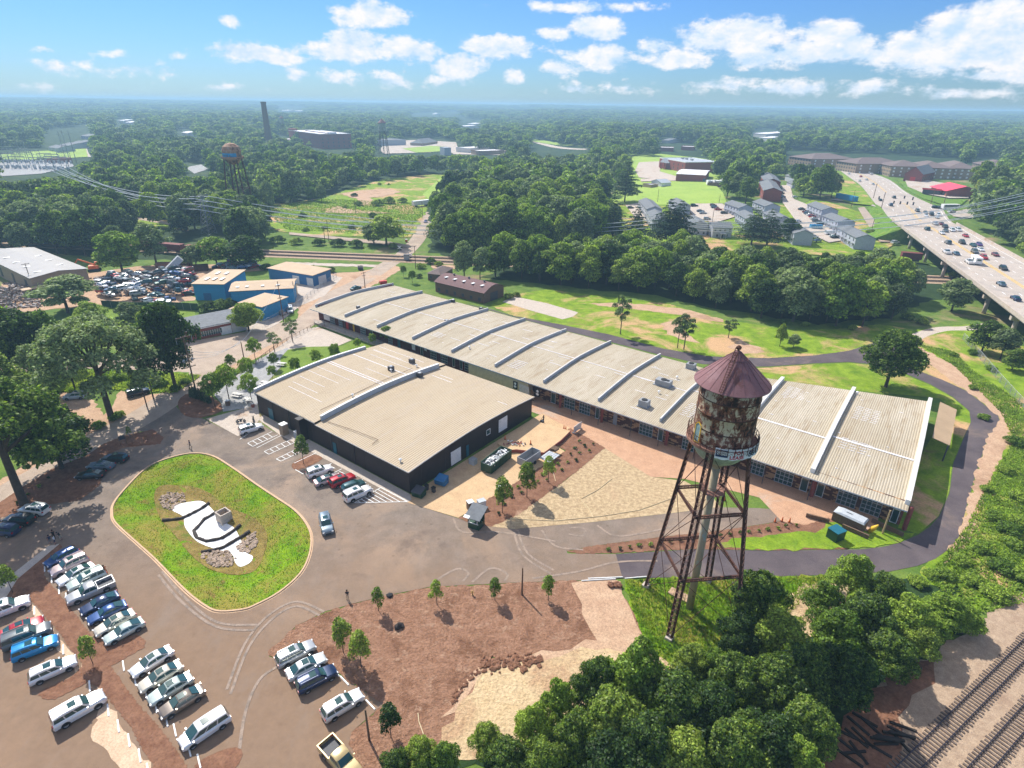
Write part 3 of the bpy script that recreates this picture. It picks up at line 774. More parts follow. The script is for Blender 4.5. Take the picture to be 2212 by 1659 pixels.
M['wall_left']=parabrick('dark_brick_wall',(.10,.028,.028,1),(.065,.02,.022,1),(.12,.04,.036,1))
long_b=thing('warehouse','very long low warehouse with stepped pale metal roof bays and brick fronts','warehouse',(0,0,0))
b=MB();NU=10;NBB=44
vs=[]
for i in range(NBB+1):
 a=-.3+(LA+.6)*i/NBB
 for k in range(NU+1):
  t_=k/NU
  vs.append(LW(a,-1.4+(depth(a)+1.9)*t_,rz_(t_)))
b.add(vs,[(i*(NU+1)+k,(i+1)*(NU+1)+k,(i+1)*(NU+1)+k+1,i*(NU+1)+k+1)for i in range(NBB)for k in range(NU)])
def inv(p):
 m=Matrix(((E1.x,E2.x),(E1.y,E2.y))).inverted()
 return m@Vector((p[0]-A0.x,p[1]-A0.y))
roof_b=b
b=MB()
for(a,b0)in((0,-1.42),(1,1)):
 pass
b.bar(LW(-.3,-1.42,EAVE-.12),LW(LA+.3,-1.42,EAVE-.12),.06,.22)
b.build('fascia',M['lightgrey'],long_b)
pp=[]
for j in range(NB+1):
 a=min(LA,LA*j/NB)
 b=MB();N=12
 hh=.8
 w=.26 if j<9 else .7
 d0,d1=.4,depth(a)+(.6 if j<9 else .9)
 dd=depth(a)+1.9
 vs=[]
 for k in range(N+1):
  bb=d0+(d1-d0)*k/N
  z=rz_((bb+1.4)/dd)
  for(da,dz)in((-w/2,-.3),(-w/2,hh),(w/2,hh),(w/2,-.3)):vs.append(LW(a+da,bb,z+dz))
 fs=[(k*4+q,(k+1)*4+q,(k+1)*4+(q+1)%4,k*4+(q+1)%4)for k in range(N)for q in range(4)]+[(0,1,2,3),(N*4+3,N*4+2,N*4+1,N*4)]
 b.add(vs,fs)
 o=b.build('parapet',M['lightgrey']if j<9 else M['white'],long_b);pp.append(o)
 b=MB()
 for k in range(N):
  for kk in(0,):
   b0_,b1_=d0+(d1-d0)*k/N,d0+(d1-d0)*(k+1)/N
   z0_,z1_=rz_((b0_+1.4)/dd)+hh+.02,rz_((b1_+1.4)/dd)+hh+.02
   b.bar(LW(a,b0_,z0_),LW(a,b1_,z1_),w+.04,.04)
 b.build('coping',M['offwhite'],o)
b=MB()
for j,fr in((1,.5),(2,.5),(3,.5),(4,.5),(5,.5),(6,.5),(7,.5),(8,.5),(9,.36),(10,.36)):
 a0_,a1_=LA*j/NB+.5,LA*(j+1)/NB-.5
 dd=depth((a0_+a1_)/2)+1.9
 b.bar(LW(a0_,-1.4+dd*fr,rz_(fr)+.05),LW(a1_,-1.4+dd*fr,rz_(fr)+.05),.22 if j<9 else .5,.04)
b.build('ridge_cap',M['whiteroof'],long_b)
b=MB();rr=random.Random(5)
for j in range(NB):
 for q in range(10 if j in(4,5,7,9,10,3)else 4):
  a_=LA*j/NB+rr.uniform(1,11);t_=rr.uniform(.1,.9);dd=depth(a_)+1.9
  ln_=rr.choice((.5,.8,2.5,3.5))if j not in(9,10)else rr.choice((.4,.5,.8))
  b.bar(LW(a_,-1.4+dd*t_,rz_(t_)+.04),LW(a_+ln_,-1.4+dd*t_,rz_(t_)+.04),.16,.03)
for(j,t0_,n_)in((5,.12,6),(8,.2,8),(9,.75,8),(10,.62,8),(10,.3,5),(3,.2,4)):
 for q in range(n_):
  t_=t0_+q*.022;a_=LA*j/NB+2+(q%2)*.2;dd=depth(a_)+1.9
  for w_ in range(3 if j>7 else 1):
   b.bar(LW(a_+w_*1.6,-1.4+dd*t_,rz_(t_)+.04),LW(a_+w_*1.6+(1.2 if j>7 else 3.4),-1.4+dd*t_,rz_(t_)+.04),.14,.03)
roof_b.add(b.v,b.f,1)
roof_b.build('roof',[M['roof_long'],M['whiteroof']],long_b,uvfn=lambda p:tuple(inv(p)))
def wallquad(b,a0_,a1_,b0_,b1_,z0,z1,mi=0,th=.3):
 p,q=Vector(LW(a0_,b0_,0)),Vector(LW(a1_,b1_,0))
 d=(q-p).normalized();nn=Vector((-d.y,d.x,0))*th
 vs=[]
 for z in(z0,z1):vs+=[(p.x,p.y,z),(q.x,q.y,z),(q.x+nn.x,q.y+nn.y,z),(p.x+nn.x,p.y+nn.y,z)]
 b.add(vs,[(3,2,1,0),(4,5,6,7),(0,1,5,4),(1,2,6,5),(2,3,7,6),(3,0,4,7)],mi)
def uvw(p):
 a=inv(p);return(a[0]+a[1],p[2])
SPL,SPR=64.5,82.5
WB=1.2
for(nm,a0_,a1_,mt)in(('brick_wall',0,SPL,'wall_left'),('cream_wall',SPL,SPR,'cream'),('painted_wall',SPR,LA,'wall_right')):
 b=MB();bb=WB if nm!='cream_wall' else -1.0
 wallquad(b,a0_,a1_,bb,bb,-.4,EAVE+(.15 if nm!='cream_wall' else -.05))
 if nm=='cream_wall':wallquad(b,a0_,a0_+.2,-1,WB,-.4,EAVE,0,.2);wallquad(b,a1_-.2,a1_,WB,-1,-.4,EAVE,0,.2)
 b.build(nm,M[mt],long_b,uvfn=uvw)
b=MB()
wallquad(b,0,0,32,WB,-.4,EAVE+.5);wallquad(b,LA,LA,WB,depth(LA),-.4,EAVE+.3);wallquad(b,0,114,32,32,-.4,EAVE);wallquad(b,114,LA,32,depth(LA)-.3,-.4,EAVE)
b.build('side_wall',M['brick'],long_b)
def a_of(u,z=2.6,bb=WB):
 lo,hi=-5,LA+5
 for _ in range(40):
  m_=(lo+hi)/2
  d=Vector(LW(m_,bb,z))-Vector((0,0,CZ))
  uu=W_/2+F_*d.dot(_r)/d.dot(_f)
  if uu<u:lo=m_
  else:hi=m_
 return(lo+hi)/2
def on_wall(name,kind,u0,u1,z0,z1,bb=WB,mat=None,panes=(4,4),frame='lightgrey',labels=None):
 a0_,a1_=a_of(u0,(z0+z1)/2,bb),a_of(u1,(z0+z1)/2,bb)
 f=MB();o_=-.06
 def P(a,z,d=0):return LW(a,bb+o_-d,z)
 w=.09
 if kind in('glazed','window','door'):
  pn=MB();pn.add([P(a0_,z0),P(a1_,z0),P(a1_,z1),P(a0_,z1)],[(0,1,2,3)])
  nx_,nz_=panes
  for k in range(nx_+1):
   a=a0_+(a1_-a0_)*k/nx_
   f.bar(P(a,z0,.03),P(a,z1,.03),w,.07)
  for k in range(nz_+1):
   z=z0+(z1-z0)*k/nz_
   f.bar(P(a0_-w/2,z,.04),P(a1_+w/2,z,.04),.07,w)
  fo=f.build(name,M[frame],long_b)
  pn.build('pane',M['glass'],fo)
  return fo
 f.bar(P((a0_+a1_)/2,z0,.0),P((a0_+a1_)/2,z1,0),a1_-a0_,.1)
 f=MB();f.add([P(a0_,z0,.04),P(a1_,z0,.04),P(a1_,z1,.04),P(a0_,z1,.04),P(a0_,z0,-.04),P(a1_,z0,-.04),P(a1_,z1,-.04),P(a0_,z1,-.04)],[(0,1,2,3),(4,7,6,5),(0,4,5,1),(1,5,6,2),(2,6,7,3),(3,7,4,0)])
 return tagged(f.build(name,M[mat],long_b),labels)
for u0,u1 in((1676,1713),(1810,1850),(1861,1903),(1618,1651),(1220,1242),(1252,1275),(1382,1410),(1475,1500)):on_wall('garage_door','glazed',u0,u1,.1,3.3)
for u0,u1 in((1730,1745),(1764,1779),(1926,1940),(1191,1200),(1287,1295),(1422,1432)):on_wall('glass_door','door',u0,u1,.1,2.7,panes=(1,1),frame='white')
for u0,u1 in((1004,1032),(953,967),(930,943),(839,848),(779,790),(732,740),(713,723)):on_wall('garage_door','glazed',u0,u1,.6,3.4)
for u0,u1 in((978,983),(994,999),(909,914),(1039,1044),(800,806)):on_wall('glass_door','door',u0,u1,.5,3.2,panes=(1,1),frame='white')
on_wall('sign','panel',890,897,1.3,3.3,mat='white',labels='white square notice on the brick wall')
on_wall('sign','panel',917,922,2.2,3.1,mat='white',labels='small white notice beside a glass door')
on_wall('door','panel',859,865,.2,3.0,mat='teal',labels='blue door')
on_wall('door','panel',748,753,.4,3.4,mat='red',labels='red door panel')
on_wall('door','panel',763,766,.4,3.0,mat='yellow',labels='mustard yellow door panel')
on_wall('banner','panel',699,713,1.2,2.9,mat='white',labels='white banner on the dock railing')
on_wall('door','panel',1325,1333,.1,2.6,mat='grey',labels='blue grey door')
on_wall('sign','panel',1348,1370,2.9,3.8,mat='offwhite',labels='long pale sign board')
on_wall('loading_door','panel',1122,1143,.1,3.2,bb=-1.0,mat='offwhite',labels='wide cream roller door')
on_wall('door','panel',1147,1153,.1,2.6,bb=-1.0,mat='wood',labels='brown door')
for u0,u1 in((1109,1118),(1157,1166)):
 o=on_wall('poster','panel',u0,u1,1.6,3.5,bb=-1.0,mat='black',labels='black square poster with a white round figure')
 am=a_of((u0+u1)/2,2.5,-1.0);b=MB()
 c_=Vector(LW(am,-1.14,2.75));ex=Vector((E1.x,E1.y,0))
 for(cz,r,rx)in((.25,.34,.34),(-.5,.3,.42)):
  ring=[tuple(c_+ex*(rx*math.cos(2*PI*k/12))+Vector((0,0,cz+r*math.sin(2*PI*k/12))))for k in range(12)]
  b.add(ring,[tuple(range(12))])
 b.build('emblem',M['white'],o)
for u in(1757,1300,1440,1575,1960,1210):
 a=a_of(u,2,.2);b=MB();b.bar(LW(a,.3,-.3),LW(a,.3,EAVE),.5,.5);b.build('pier',M['brick'],long_b)
for u in(1235,1293,1362,1423,1500,1749,1650,1570,745,800,860,700):
 a=a_of(u,2,-1.2);b=MB();b.tube([LW(a,-1.2,-.3),LW(a,-1.2,EAVE)],.07,6);b.build('canopy_post',M['darkgrey'],long_b)
sheet('pavement',[LW(82.5,-5.5,0)[:2],LW(LA-8,-4.5,0)[:2],LW(LA-3,-1.5,0)[:2],LW(LA-3,WB+.1,0)[:2],LW(48,WB+.1,0)[:2],LW(48,-1.2,0)[:2],LW(82,-1.2,0)[:2]],M['plaza'],1,world=True)
t=thing('loading_dock','concrete loading dock with grey railing along the left brick front','loading dock')
b=MB()
p=[LW(1,-1.6,0),LW(46,-1.6,0),LW(46,WB,0),LW(1,WB,0)]
b.prism(p,-.2,.55);b.build('platform',M['concrete'],t)
b=MB()
for k in range(24):
 a=1.2+k*1.93
 b.bar(LW(a,-1.5,.5),LW(a,-1.5,1.5),.06)
for z in(.85,1.15,1.5):b.bar(LW(1.2,-1.5,z),LW(45.6,-1.5,z),.05)
b.build('railing',M['lightgrey'],t)
def roof_z_long(p):
 a=inv(p);return rz_(min(1,max(0,(a[1]+1.4)/(depth(a[0])+1.9))))
def roof_unit(u,v,sz,parent,zf,kind='unit',z0=5.6):
 p=G(u,v,z0)
 for _ in range(4):p=G(u,v,zf(p))
 z=zf(p)
 b=MB();rz=math.radians(-37.7)
 if kind=='unit':
  b.box((p.x,p.y,z+sz[2]/2+.15),sz,rz);b.box((p.x,p.y,z+.08),(sz[0]*1.25,sz[1]*1.2,.1),rz)
  o=b.build('air_conditioner',M['grey'],parent)
  f=MB();f.lathe([(0,0),(min(sz[:2])*.38,0),(min(sz[:2])*.38,.1),(0,.1)],12,(p.x,p.y,z+sz[2]+.15))
  if sz[0]>2.2:f.lathe([(0,0),(.4,0),(.4,.1),(0,.1)],12,(p.x+.9*E1.x,p.y+.9*E1.y,z+sz[2]+.15))
  f.build('fan',M['black'],o)
 elif kind=='dark':
  b.box((p.x,p.y,z+sz[2]/2+.05),sz,rz);o=b.build('air_conditioner',M['darkgrey'],parent)
  f=MB();f.lathe([(0,0),(.34,0),(.34,.08),(0,.08)],12,(p.x,p.y,z+sz[2]+.05));f.build('fan',M['lightgrey'],o)
 else:
  b.lathe([(.12,-.2),(.12,.5),(.3,.5),(.3,.62),(.05,.8),(0,.8)],10,(p.x,p.y,z));b.build('roof_vent',M['white'],parent)
for u,v,sz in((1492,796,(2,1.7,1.2)),(1433,832,(3.4,1.9,1.2)),(1391,877,(2,1.7,1.3))):roof_unit(u,v,sz,long_b,roof_z_long)
for u,v in((1462,818),(1423,850),(1211,720),(1014,753),(2007,880),(1851,852),(1560,850)):roof_unit(u,v,None,long_b,roof_z_long,'vent')
for u,v in((774,667),(979,653),(1039,670),(965,697)):roof_unit(u,v,(.9,.9,.8),long_b,roof_z_long,'dark')
b=MB()
q=[G(2031,868,4.4),G(2067,885,3.6),G(2052,962,3.6),G(2014,945,4.4)]
b.add([tuple(x)for x in q]+[tuple(x-Vector((0,0,.12)))for x in q],[(0,1,2,3),(7,6,5,4),(0,4,5,1),(1,5,6,2),(2,6,7,3),(3,7,4,0)])
cn=b.build('side_canopy',M['tanroof'],long_b)
for x in(q[1],q[2]):
 b=MB();b.bar((x.x-.3,x.y,-.1),(x.x-.3,x.y,3.5),.2);b.build('canopy_post',M['darkgrey'],cn)
 # dark building
D0,D1,D2,D3=Vector((-55.4,115.1)),Vector((-17.6,86.0)),Vector((4.3,115.4)),Vector((-33.4,144.4))
dx_,dy_=(D1-D0),(D3-D0)
LX,LY=dx_.length,dy_.length
dx_.normalize();dy_.normalize()
def DW(a,b_,z):p=D0+dx_*a+dy_*b_;return(p.x,p.y,z)
DE,DR=4.7,1.0
def dz(t):return DE+DR*(1-abs(2*t-1)**1.7)
dark=thing('warehouse','wide dark brown metal building with two tan ribbed roof halves','warehouse')
SP=21.5
def invd(p):
 m=Matrix(((dx_.x,dy_.x),(dx_.y,dy_.y))).inverted();return m@Vector((p[0]-D0.x,p[1]-D0.y))
for(a0_,a1_,up)in((-.15,SP,.35),(SP,LX+.35,0)):
 b=MB();vs=[]
 for i in range(2):
  a=(a0_,a1_)[i]
  for k in range(13):
   t_=k/12;vs.append(DW(a,-.35+(LY+.7)*t_,dz(t_)+up))
 b.add(vs,[(k,13+k,13+k+1,k+1)for k in range(12)])
 b.build('roof',M['roof_dark'],dark,uvfn=lambda p:tuple(invd(p)))
def darkwall():
 n=NT('dark_ribbed_wall')
 w=n.n.new('ShaderNodeTexWave');w.bands_direction='X';w.inputs['Scale'].default_value=1.05
 n.l.new(n.tc.outputs['UV'],w.inputs['Vector'])
 f=n.noise(.3,5,.6)
 base=n.ramp(f,[(.3,(.026,.018,.019,1)),(.7,(.04,.029,.029,1))])
 n.color(n.mix(1.0,base,n.ramp(w.outputs[0],[(0,(.75,.75,.75,1)),(.5,(1,1,1,1)),(1,(1.25,1.25,1.3,1))]),'MULTIPLY'))
 n.bump(w.outputs[0],.6,.05)
 return n.set(.55)
M['darkwall']=darkwall()
b=MB();cs=[(0,0),(LX,0),(LX,LY),(0,LY)]
for i in range(4):
 (a0_,b0_),(a1_,b1_)=cs[i],cs[(i+1)%4]
 N=12
 for k in range(N):
  t0_,t1_=k/N,(k+1)/N
  pa,pb=(a0_+(a1_-a0_)*t0_,b0_+(b1_-b0_)*t0_),(a0_+(a1_-a0_)*t1_,b0_+(b1_-b0_)*t1_)
  b.quad(DW(*pa,-.3),DW(*pb,-.3),DW(*pb,dz(pb[1]/LY)-.06),DW(*pa,dz(pa[1]/LY)-.06))
b.build('wall',M['darkwall'],dark,uvfn=lambda p:(sum(invd(p)),p[2]))
for(a,lft,c_)in((-.1,.8,'lightgrey'),(SP,.9,'lightgrey')):
 b=MB();N=12;vs=[]
 for k in range(N+1):
  bb=(1.2+(LY-3.2)*k/N)if a>0 else(-.2+(LY-6)*k/N)
  z=dz(bb/LY)
  for da,dz_ in((-.2,-.5),(-.2,lft+.2),(.2,lft+.2),(.2,-.5)):vs.append(DW(a+da,bb,z+dz_))
 b.add(vs,[(k*4+q,(k+1)*4+q,(k+1)*4+(q+1)%4,k*4+(q+1)%4)for k in range(N)for q in range(4)]+[(0,1,2,3),(N*4+3,N*4+2,N*4+1,N*4)])
 o=b.build('parapet',M[c_],dark)
 b=MB()
 for k in range(N):
  b0_,b1_=[((1.2+(LY-3.2)*q/N)if a>0 else(-.2+(LY-6)*q/N))for q in(k,k+1)]
  b.bar(DW(a,b0_,dz(b0_/LY)+lft+.22),DW(a,b1_,dz(b1_/LY)+lft+.22),.5,.05)
 b.build('coping',M['white'],o)
b=MB()
b.bar(DW(-.1,-.37,DE+.2),DW(SP,-.37,DE+.2),.05,.2);b.bar(DW(SP,-.37,DE-.1),DW(LX+.35,-.37,DE-.1),.05,.2)
for k in range(12):b.bar(DW(LX+.38,-.35+(LY+.7)*k/12,dz(k/12)-.08),DW(LX+.38,-.35+(LY+.7)*(k+1)/12,dz((k+1)/12)-.08),.06,.2)
b.build('fascia',M['offwhite'],dark)
b=MB();rr=random.Random(9)
for(t_,l0,l1)in((.15,4,16),(.5,.5,21),(.52,.5,21),(.7,1,20.5),(.85,2,20.5),(.86,2,12),(.35,1,12),(.27,2,11),(.6,10,21),(.78,4,21),(.93,1,17),(.2,3,12),(.42,.8,13)):
 b.bar(DW(l0,LY*t_,dz(t_)+.38),DW(l1,LY*t_,dz(t_)+.38),.1 if t_ not in(.5,.52,.7)else .2,.03)
for(t_,l0,l1)in((.82,24,30),(.8,44,46.5),(.86,25,29)):
 b.bar(DW(l0,LY*t_,dz(t_)+.03),DW(l1,LY*t_,dz(t_)+.03),.12,.03)
b.build('roof_patches',M['whiteroof'],dark)
b=MB()
b.tube([DW(SP-2.6,3,DE+.9),DW(SP-2.6,LY*.5,DE+DR+.55),DW(SP-2.6,LY*.78,DE+.9+.5)],.05,5)
b.tube([DW(SP+1,1.5,DE+.35),DW(SP+9,2.5,DE+.55),DW(SP+15,3,DE+.6),DW(SP+15,1.5,DE+.35)],.05,5)
b.build('roof_pipe',M['wood'],dark)
def dark_z(p):
 a=invd(p);return dz(min(1,max(0,a[1]/LY)))+(.35 if a[0]<SP else 0)
for u,v in((890,784),(845,800),(907,814)):roof_unit(u,v,(1.1,1.1,1.0),dark,dark_z,'dark')
for u,v in((900,793),(762,857),(771,862),(865,998),(845,803)):roof_unit(u,v,None,dark,dark_z,'vent')
def dwall(name,side,c0,c1,z0,z1,mat,lab=None,frame=None):
 """panel on side 'x' (parking side, b=0) or 'y' (a=LX)"""
 f=MB()
 P=(lambda c,z,d=0:DW(c,-.05-d,z))if side=='x' else(lambda c,z,d=0:DW(LX+.05+d,c,z))
 f.add([P(c0,z0,.05),P(c1,z0,.05),P(c1,z1,.05),P(c0,z1,.05),P(c0,z0,-.04),P(c1,z0,-.04),P(c1,z1,-.04),P(c0,z1,-.04)],[(0,1,2,3),(4,7,6,5),(0,4,5,1),(1,5,6,2),(2,6,7,3),(3,7,4,0)])
 o=tagged(f.build(name,M[mat],dark),lab)
 if frame:
  f=MB()
  for(p,q)in(((c0,z0),(c1,z0)),((c1,z0),(c1,z1)),((c1,z1),(c0,z1)),((c0,z1),(c0,z0))):f.bar(P(*p,.06),P(*q,.06),.1)
  f.build('frame',M[frame],o)
def c_of(u,side,z=1.5):
 lo,hi=-5,60
 for _ in range(40):
  m_=(lo+hi)/2
  d=Vector(DW(m_,0,z)if side=='x' else DW(LX,m_,z))-Vector((0,0,CZ))
  uu=W_/2+F_*d.dot(_r)/d.dot(_f)
  if uu<u:lo=m_
  else:hi=m_
 return(lo+hi)/2
def cc_(u0,u1,s):return c_of(u0,s),c_of(u1,s)
dwall('door','x',*cc_(720,727,'x'),0,2.4,'teal','blue green door')
dwall('door','x',*cc_(581,591,'x'),0,2.6,'teal','blue green double door')
dwall('notice','x',*cc_(650,656,'x'),1.6,2.5,'grey')
dwall('roller_door','y',*cc_(974,995,'y'),.3,3.2,'white','white roller door at ground level')
dwall('roller_door','y',*cc_(1077,1095,'y'),1.0,3.9,'white','white roller door above the raised dock')
dwall('door','y',*cc_(1007,1012,'y'),.2,2.6,'teal','blue green door')
dwall('window','y',*cc_(1050,1058,'y'),2.2,3.3,'glass',None,'white')
b=MB();p=DW(17.5,-.9,0);b.box((p[0],p[1],2.5),(1.4,1.6,5),math.radians(-37.6));b.build('wall_pier',M['darkwall'],dark)
for k in(6,12,26,33):b=MB();p=DW(k,-.12,0);b.tube([(p[0],p[1],0),(p[0],p[1],4.6)],.07,6);b.build('downpipe',M['darkgrey'],dark)
# raised dock slab beside the dark building
t=thing('loading_dock','raised tan concrete dock slab with brick edge beside the dark building','loading dock')
P=[G(u,v,1.0)for u,v in((1075,955),(1150,905),(1185,915),(1232,928),(1212,948),(1175,975),(1115,968),(1098,970))]
b=MB();b.prism([(p.x,p.y)for p in P],.02,.75);b.build('slab',M['apron'],t)
b=MB()
for i in(3,4,5,6):
 a_,c_=P[i],P[(i+1)%len(P)];b.bar((a_.x,a_.y,.38),(c_.x,c_.y,.38),.2,.72)
b.build('brick_edge',M['brick'],t)
# water tower
TC=Vector((24.7,60.5));TY=2.487
def rust(name,a_,b_,c_,lo=.42,hi=.58,sc=1.1):
 n=NT(name)
 f=n.noise(sc,9,.72,dist=.4,stretch=(1,1,.55))
 f2=n.noise(sc*.35,5,.6)
 base=n.ramp(n.math('ADD',n.math('MULTIPLY',f,.6),n.math('MULTIPLY',f2,.42)),[(lo,a_),(lo+.04,b_),(hi,b_),(hi+.03,c_)])
 st=n.noise(3,6,.7,stretch=(1,1,.12))
 base=n.mix(n.rng(st,.55,.75,0,.7),base,(.09,.03,.018,1))
 n.color(base);n.bump(f,.3,.05)
 return n.set(.8,.0,.3)
M['tank']=rust('rusted_tank_paint',(.03,.016,.012,1),(.18,.07,.04,1),(.50,.42,.29,1),.45,.52,1.7)
M['bowl']=rust('peeling_pale_paint',(.12,.07,.04,1),(.30,.33,.24,1),(.42,.46,.34,1),.38,.5)
M['cone']=rust('oxide_red_roof',(.15,.065,.06,1),(.21,.105,.11,1),(.25,.14,.145,1),.4,.58,.6)
M['rustbrown']=rust('rusted_steel',(.03,.015,.012,1),(.075,.03,.02,1),(.14,.06,.035,1),.42,.56,1.4)
M['rustlight']=rust('rust_deck',(.14,.06,.04,1),(.28,.14,.10,1),(.36,.2,.15,1),.4,.55,1.2)
M['pipe']=rust('riser_paint',(.10,.05,.03,1),(.36,.30,.2,1),(.3,.34,.3,1),.38,.56,.8)
tower=thing('water_tower','rusted elevated water tank with conical roof on four lattice legs','water tower',(TC.x,TC.y,0))
ZB,ZT,ZA=27.0,34.4,38.1
RT=3.38
b=MB();b.lathe([(RT,ZB),(RT+.03,ZB+1.8),(RT,ZB+1.85),(RT,ZB+3.7),(RT+.04,ZB+3.75),(RT+.04,ZB+3.85),(RT,ZB+3.9),(RT,ZB+5.6),(RT+.03,ZB+5.65),(RT,ZB+5.7),(RT,ZT)],64)
tank=b.build('tank',M['tank'],tower,smooth=True)
b=MB()
for z in(ZB+1.9,ZB+3.8,ZB+5.6):b.lathe([(RT+.01,z),(RT+.05,z),(RT+.05,z+.12),(RT+.01,z+.12)],64)
b.build('hoop',M['rustbrown'],tank)
b=MB();b.lathe([(RT,ZB)]+[(RT*math.cos(t_*PI/2/12),ZB-3.3*math.sin(t_*PI/2/12))for t_ in range(1,13)],48);b.build('bowl',M['bowl'],tower,smooth=True)
b=MB();b.lathe([(4.1,ZT-.25),(4.15,ZT-.22),(4.15,ZT-.15),(.18,ZA-.15),(0,ZA-.1)],64);b.lathe([(4.1,ZT-.25),(RT-.1,ZT-.1)],64)
cone=b.build('roof',M['cone'],tower)
b=MB()
for k in range(20):
 a=k*PI/10;b.bar((4.13*math.cos(a),4.13*math.sin(a),ZT-.12),(.3*math.cos(a),.3*math.sin(a),ZA-.22),.05,.04)
b.lathe([(1.15,ZA-1.0),(1.2,ZA-.98),(1.2,ZA-1.04)],32)
b.build('seam',M['cone'],cone)
b=MB();b.lathe([(.1,ZA-.2),(.1,ZA),(.28,ZA+.05),(.3,ZA+.3),(.12,ZA+.45),(0,ZA+.45)],12);b.build('finial',M['rustbrown'],tower)
b=MB();la=math.radians(-125)
for s_ in(-.22,.22):
 off_=Vector((-math.sin(la),math.cos(la),0))*s_
 pts=[Vector((r*math.cos(la),r*math.sin(la),z))+off_ for r,z in((.35,ZA+.25),(4.2,ZT+.12))]
 b.bar(pts[0],pts[1],.06,.1)
for k in range(19):
 t_=k/18;r,z=.35+3.85*t_,ZA+.27+(ZT+.1-ZA-.25)*t_
 o_=Vector((-math.sin(la),math.cos(la),0));p=Vector((r*math.cos(la),r*math.sin(la),z))
 b.bar(p-o_*.22,p+o_*.22,.04)
b.build('roof_ladder',M['rustbrown'],tower)
b=MB();b.lathe([(RT,ZB-.06),(3.97,ZB-.06),(3.97,ZB+.06),(RT,ZB+.06)],64)
b.lathe([(3.97,ZB-.2),(4.04,ZB-.2),(4.04,ZB+.12),(3.97,ZB+.12)],64)
walk=b.build('walkway',M['rustlight'],tower)
b=MB();NP=32
for k in range(NP):
 a,a2=2*PI*k/NP,2*PI*(k+1)/NP
 p,q=(3.92*math.cos(a),4.4*math.sin(a)),(3.92*math.cos(a2),4.4*math.sin(a2))
 b.bar((*p,ZB),(*p,ZB+1.15),.06)
 for z in(.62,1.13):b.bar((*p,ZB+z),(*q,ZB+z),.05)
 b.bar((*p,ZB+.08),(*q,ZB+.6),.02);b.bar((*q,ZB+.08),(*p,ZB+.6),.02)
b.build('railing',M['rustbrown'],walk)
RL0,SL=6.55,.1222
Z1,Z2=18.0,8.96
LEGANG=[TY+k*PI/2 for k in range(4)]
def legp(a,z):r=RL0-SL*z;return Vector((r*math.cos(a),r*math.sin(a),z))
legs=[]
for a in LEGANG:
 lg=MB();e_r=Vector((math.cos(a),math.sin(a),0));e_t=Vector((-math.sin(a),math.cos(a),0))
 w=.32
 for s1 in(-1,1):
  lg.bar(legp(a,0)+e_t*(w*s1),legp(a,ZB-.1)+e_t*(w*s1),.1,.32)
 o=lg.build('leg',M['rustbrown'],tower)
 lc=MB();N=60
 for k in range(N):
  z0_,z1_=ZB*k/N,ZB*(k+1)/N
  s_=1 if k%2 else -1
  for d_ in(-.16,.16):
   lc.bar(legp(a,z0_)+e_t*(w*s_)+e_r*d_,legp(a,z1_)-e_t*(w*s_)+e_r*d_,.09,.04)
 lc.build('lacing',M['rustlight'],o)
 ft=MB();p=legp(a,0);ft.box((p.x,p.y,.2),(1.1,1.1,.45),a,taper=.8);ft.build('footing',M['concrete'],o)
for(z,nm)in((Z1,0),(Z2,0)):
 for k in range(4):
  p,q=legp(LEGANG[k],z),legp(LEGANG[(k+1)%4],z)
  b=MB();d=(q-p).normalized();nn=Vector((-d.y,d.x,0))*.0
  for h_ in(-.17,.17):b.bar(p+Vector((0,0,h_)),q+Vector((0,0,h_)),.2,.12)
  N=26
  for i in range(N):
   s_=.17 if i%2 else -.17
   b.bar(p.lerp(q,i/N)+Vector((0,0,s_)),p.lerp(q,(i+1)/N)-Vector((0,0,s_)),.07)
  b.build('strut',M['rustbrown'],tower)
for(z0_,z1_)in((.3,Z2),(Z2,Z1),(Z1,ZB-.5)):
 for k in range(4):
  a1_,a2_=LEGANG[k],LEGANG[(k+1)%4]
  for p,q in((legp(a1_,z0_),legp(a2_,z1_)),(legp(a2_,z0_),legp(a1_,z1_))):
   b=MB();b.bar(p,q,.06);b.build('tie_rod',M['rustbrown'],tower)
b=MB();b.tube([(0,0,0),(0,0,10),(0,0,ZB-3.2)],[.5,.47,.47],20);b.lathe([(.48,ZB-4.1),(.75,ZB-3.7),(.95,ZB-3.15)],20)
b.build('riser_pipe',M['pipe'],tower,smooth=True)
b=MB();b.lathe([(.55,19.6),(1.6,19.6),(1.6,19.7),(.55,19.7)],8)
for k in range(8):
 a,a2=k*PI/4,(k+1)*PI/4
 b.bar((1.55*math.cos(a),1.55*math.sin(a),19.6),(1.55*math.cos(a),1.55*math.sin(a),20.6),.05)
 for z in(20.1,20.6):b.bar((1.55*math.cos(a),1.55*math.sin(a),z),(1.55*math.cos(a2),1.55*math.sin(a2),z),.04)
b.build('pipe_platform',M['rustlight'],tower)
b=MB();a=LEGANG[0]
for s_ in(-.2,.2):
 p0,p1=Vector((4.5*math.cos(-2.1+s_*.09),4.5*math.sin(-2.1+s_*.09),0)),0
 b.bar((p0.x,p0.y,ZB),(p0.x*1.35,p0.y*1.35,4),.03)
b.build('cable',M['rustbrown'],tower)
BA0=math.radians(-118);BA1=math.radians(-8)
b=MB();N=20;RB=4.08
vs=[]
for i in range(N+1):
 a=BA0+(BA1-BA0)*i/N
 sag=.06*math.sin(i*2.1)
 vs+=[(RB*math.cos(a),RB*math.sin(a),ZB-.6+sag),(RB*math.cos(a),RB*math.sin(a),ZB+.78+sag*.5)]
b.add(vs,[(2*i,2*i+2,2*i+3,2*i+1)for i in range(N)])
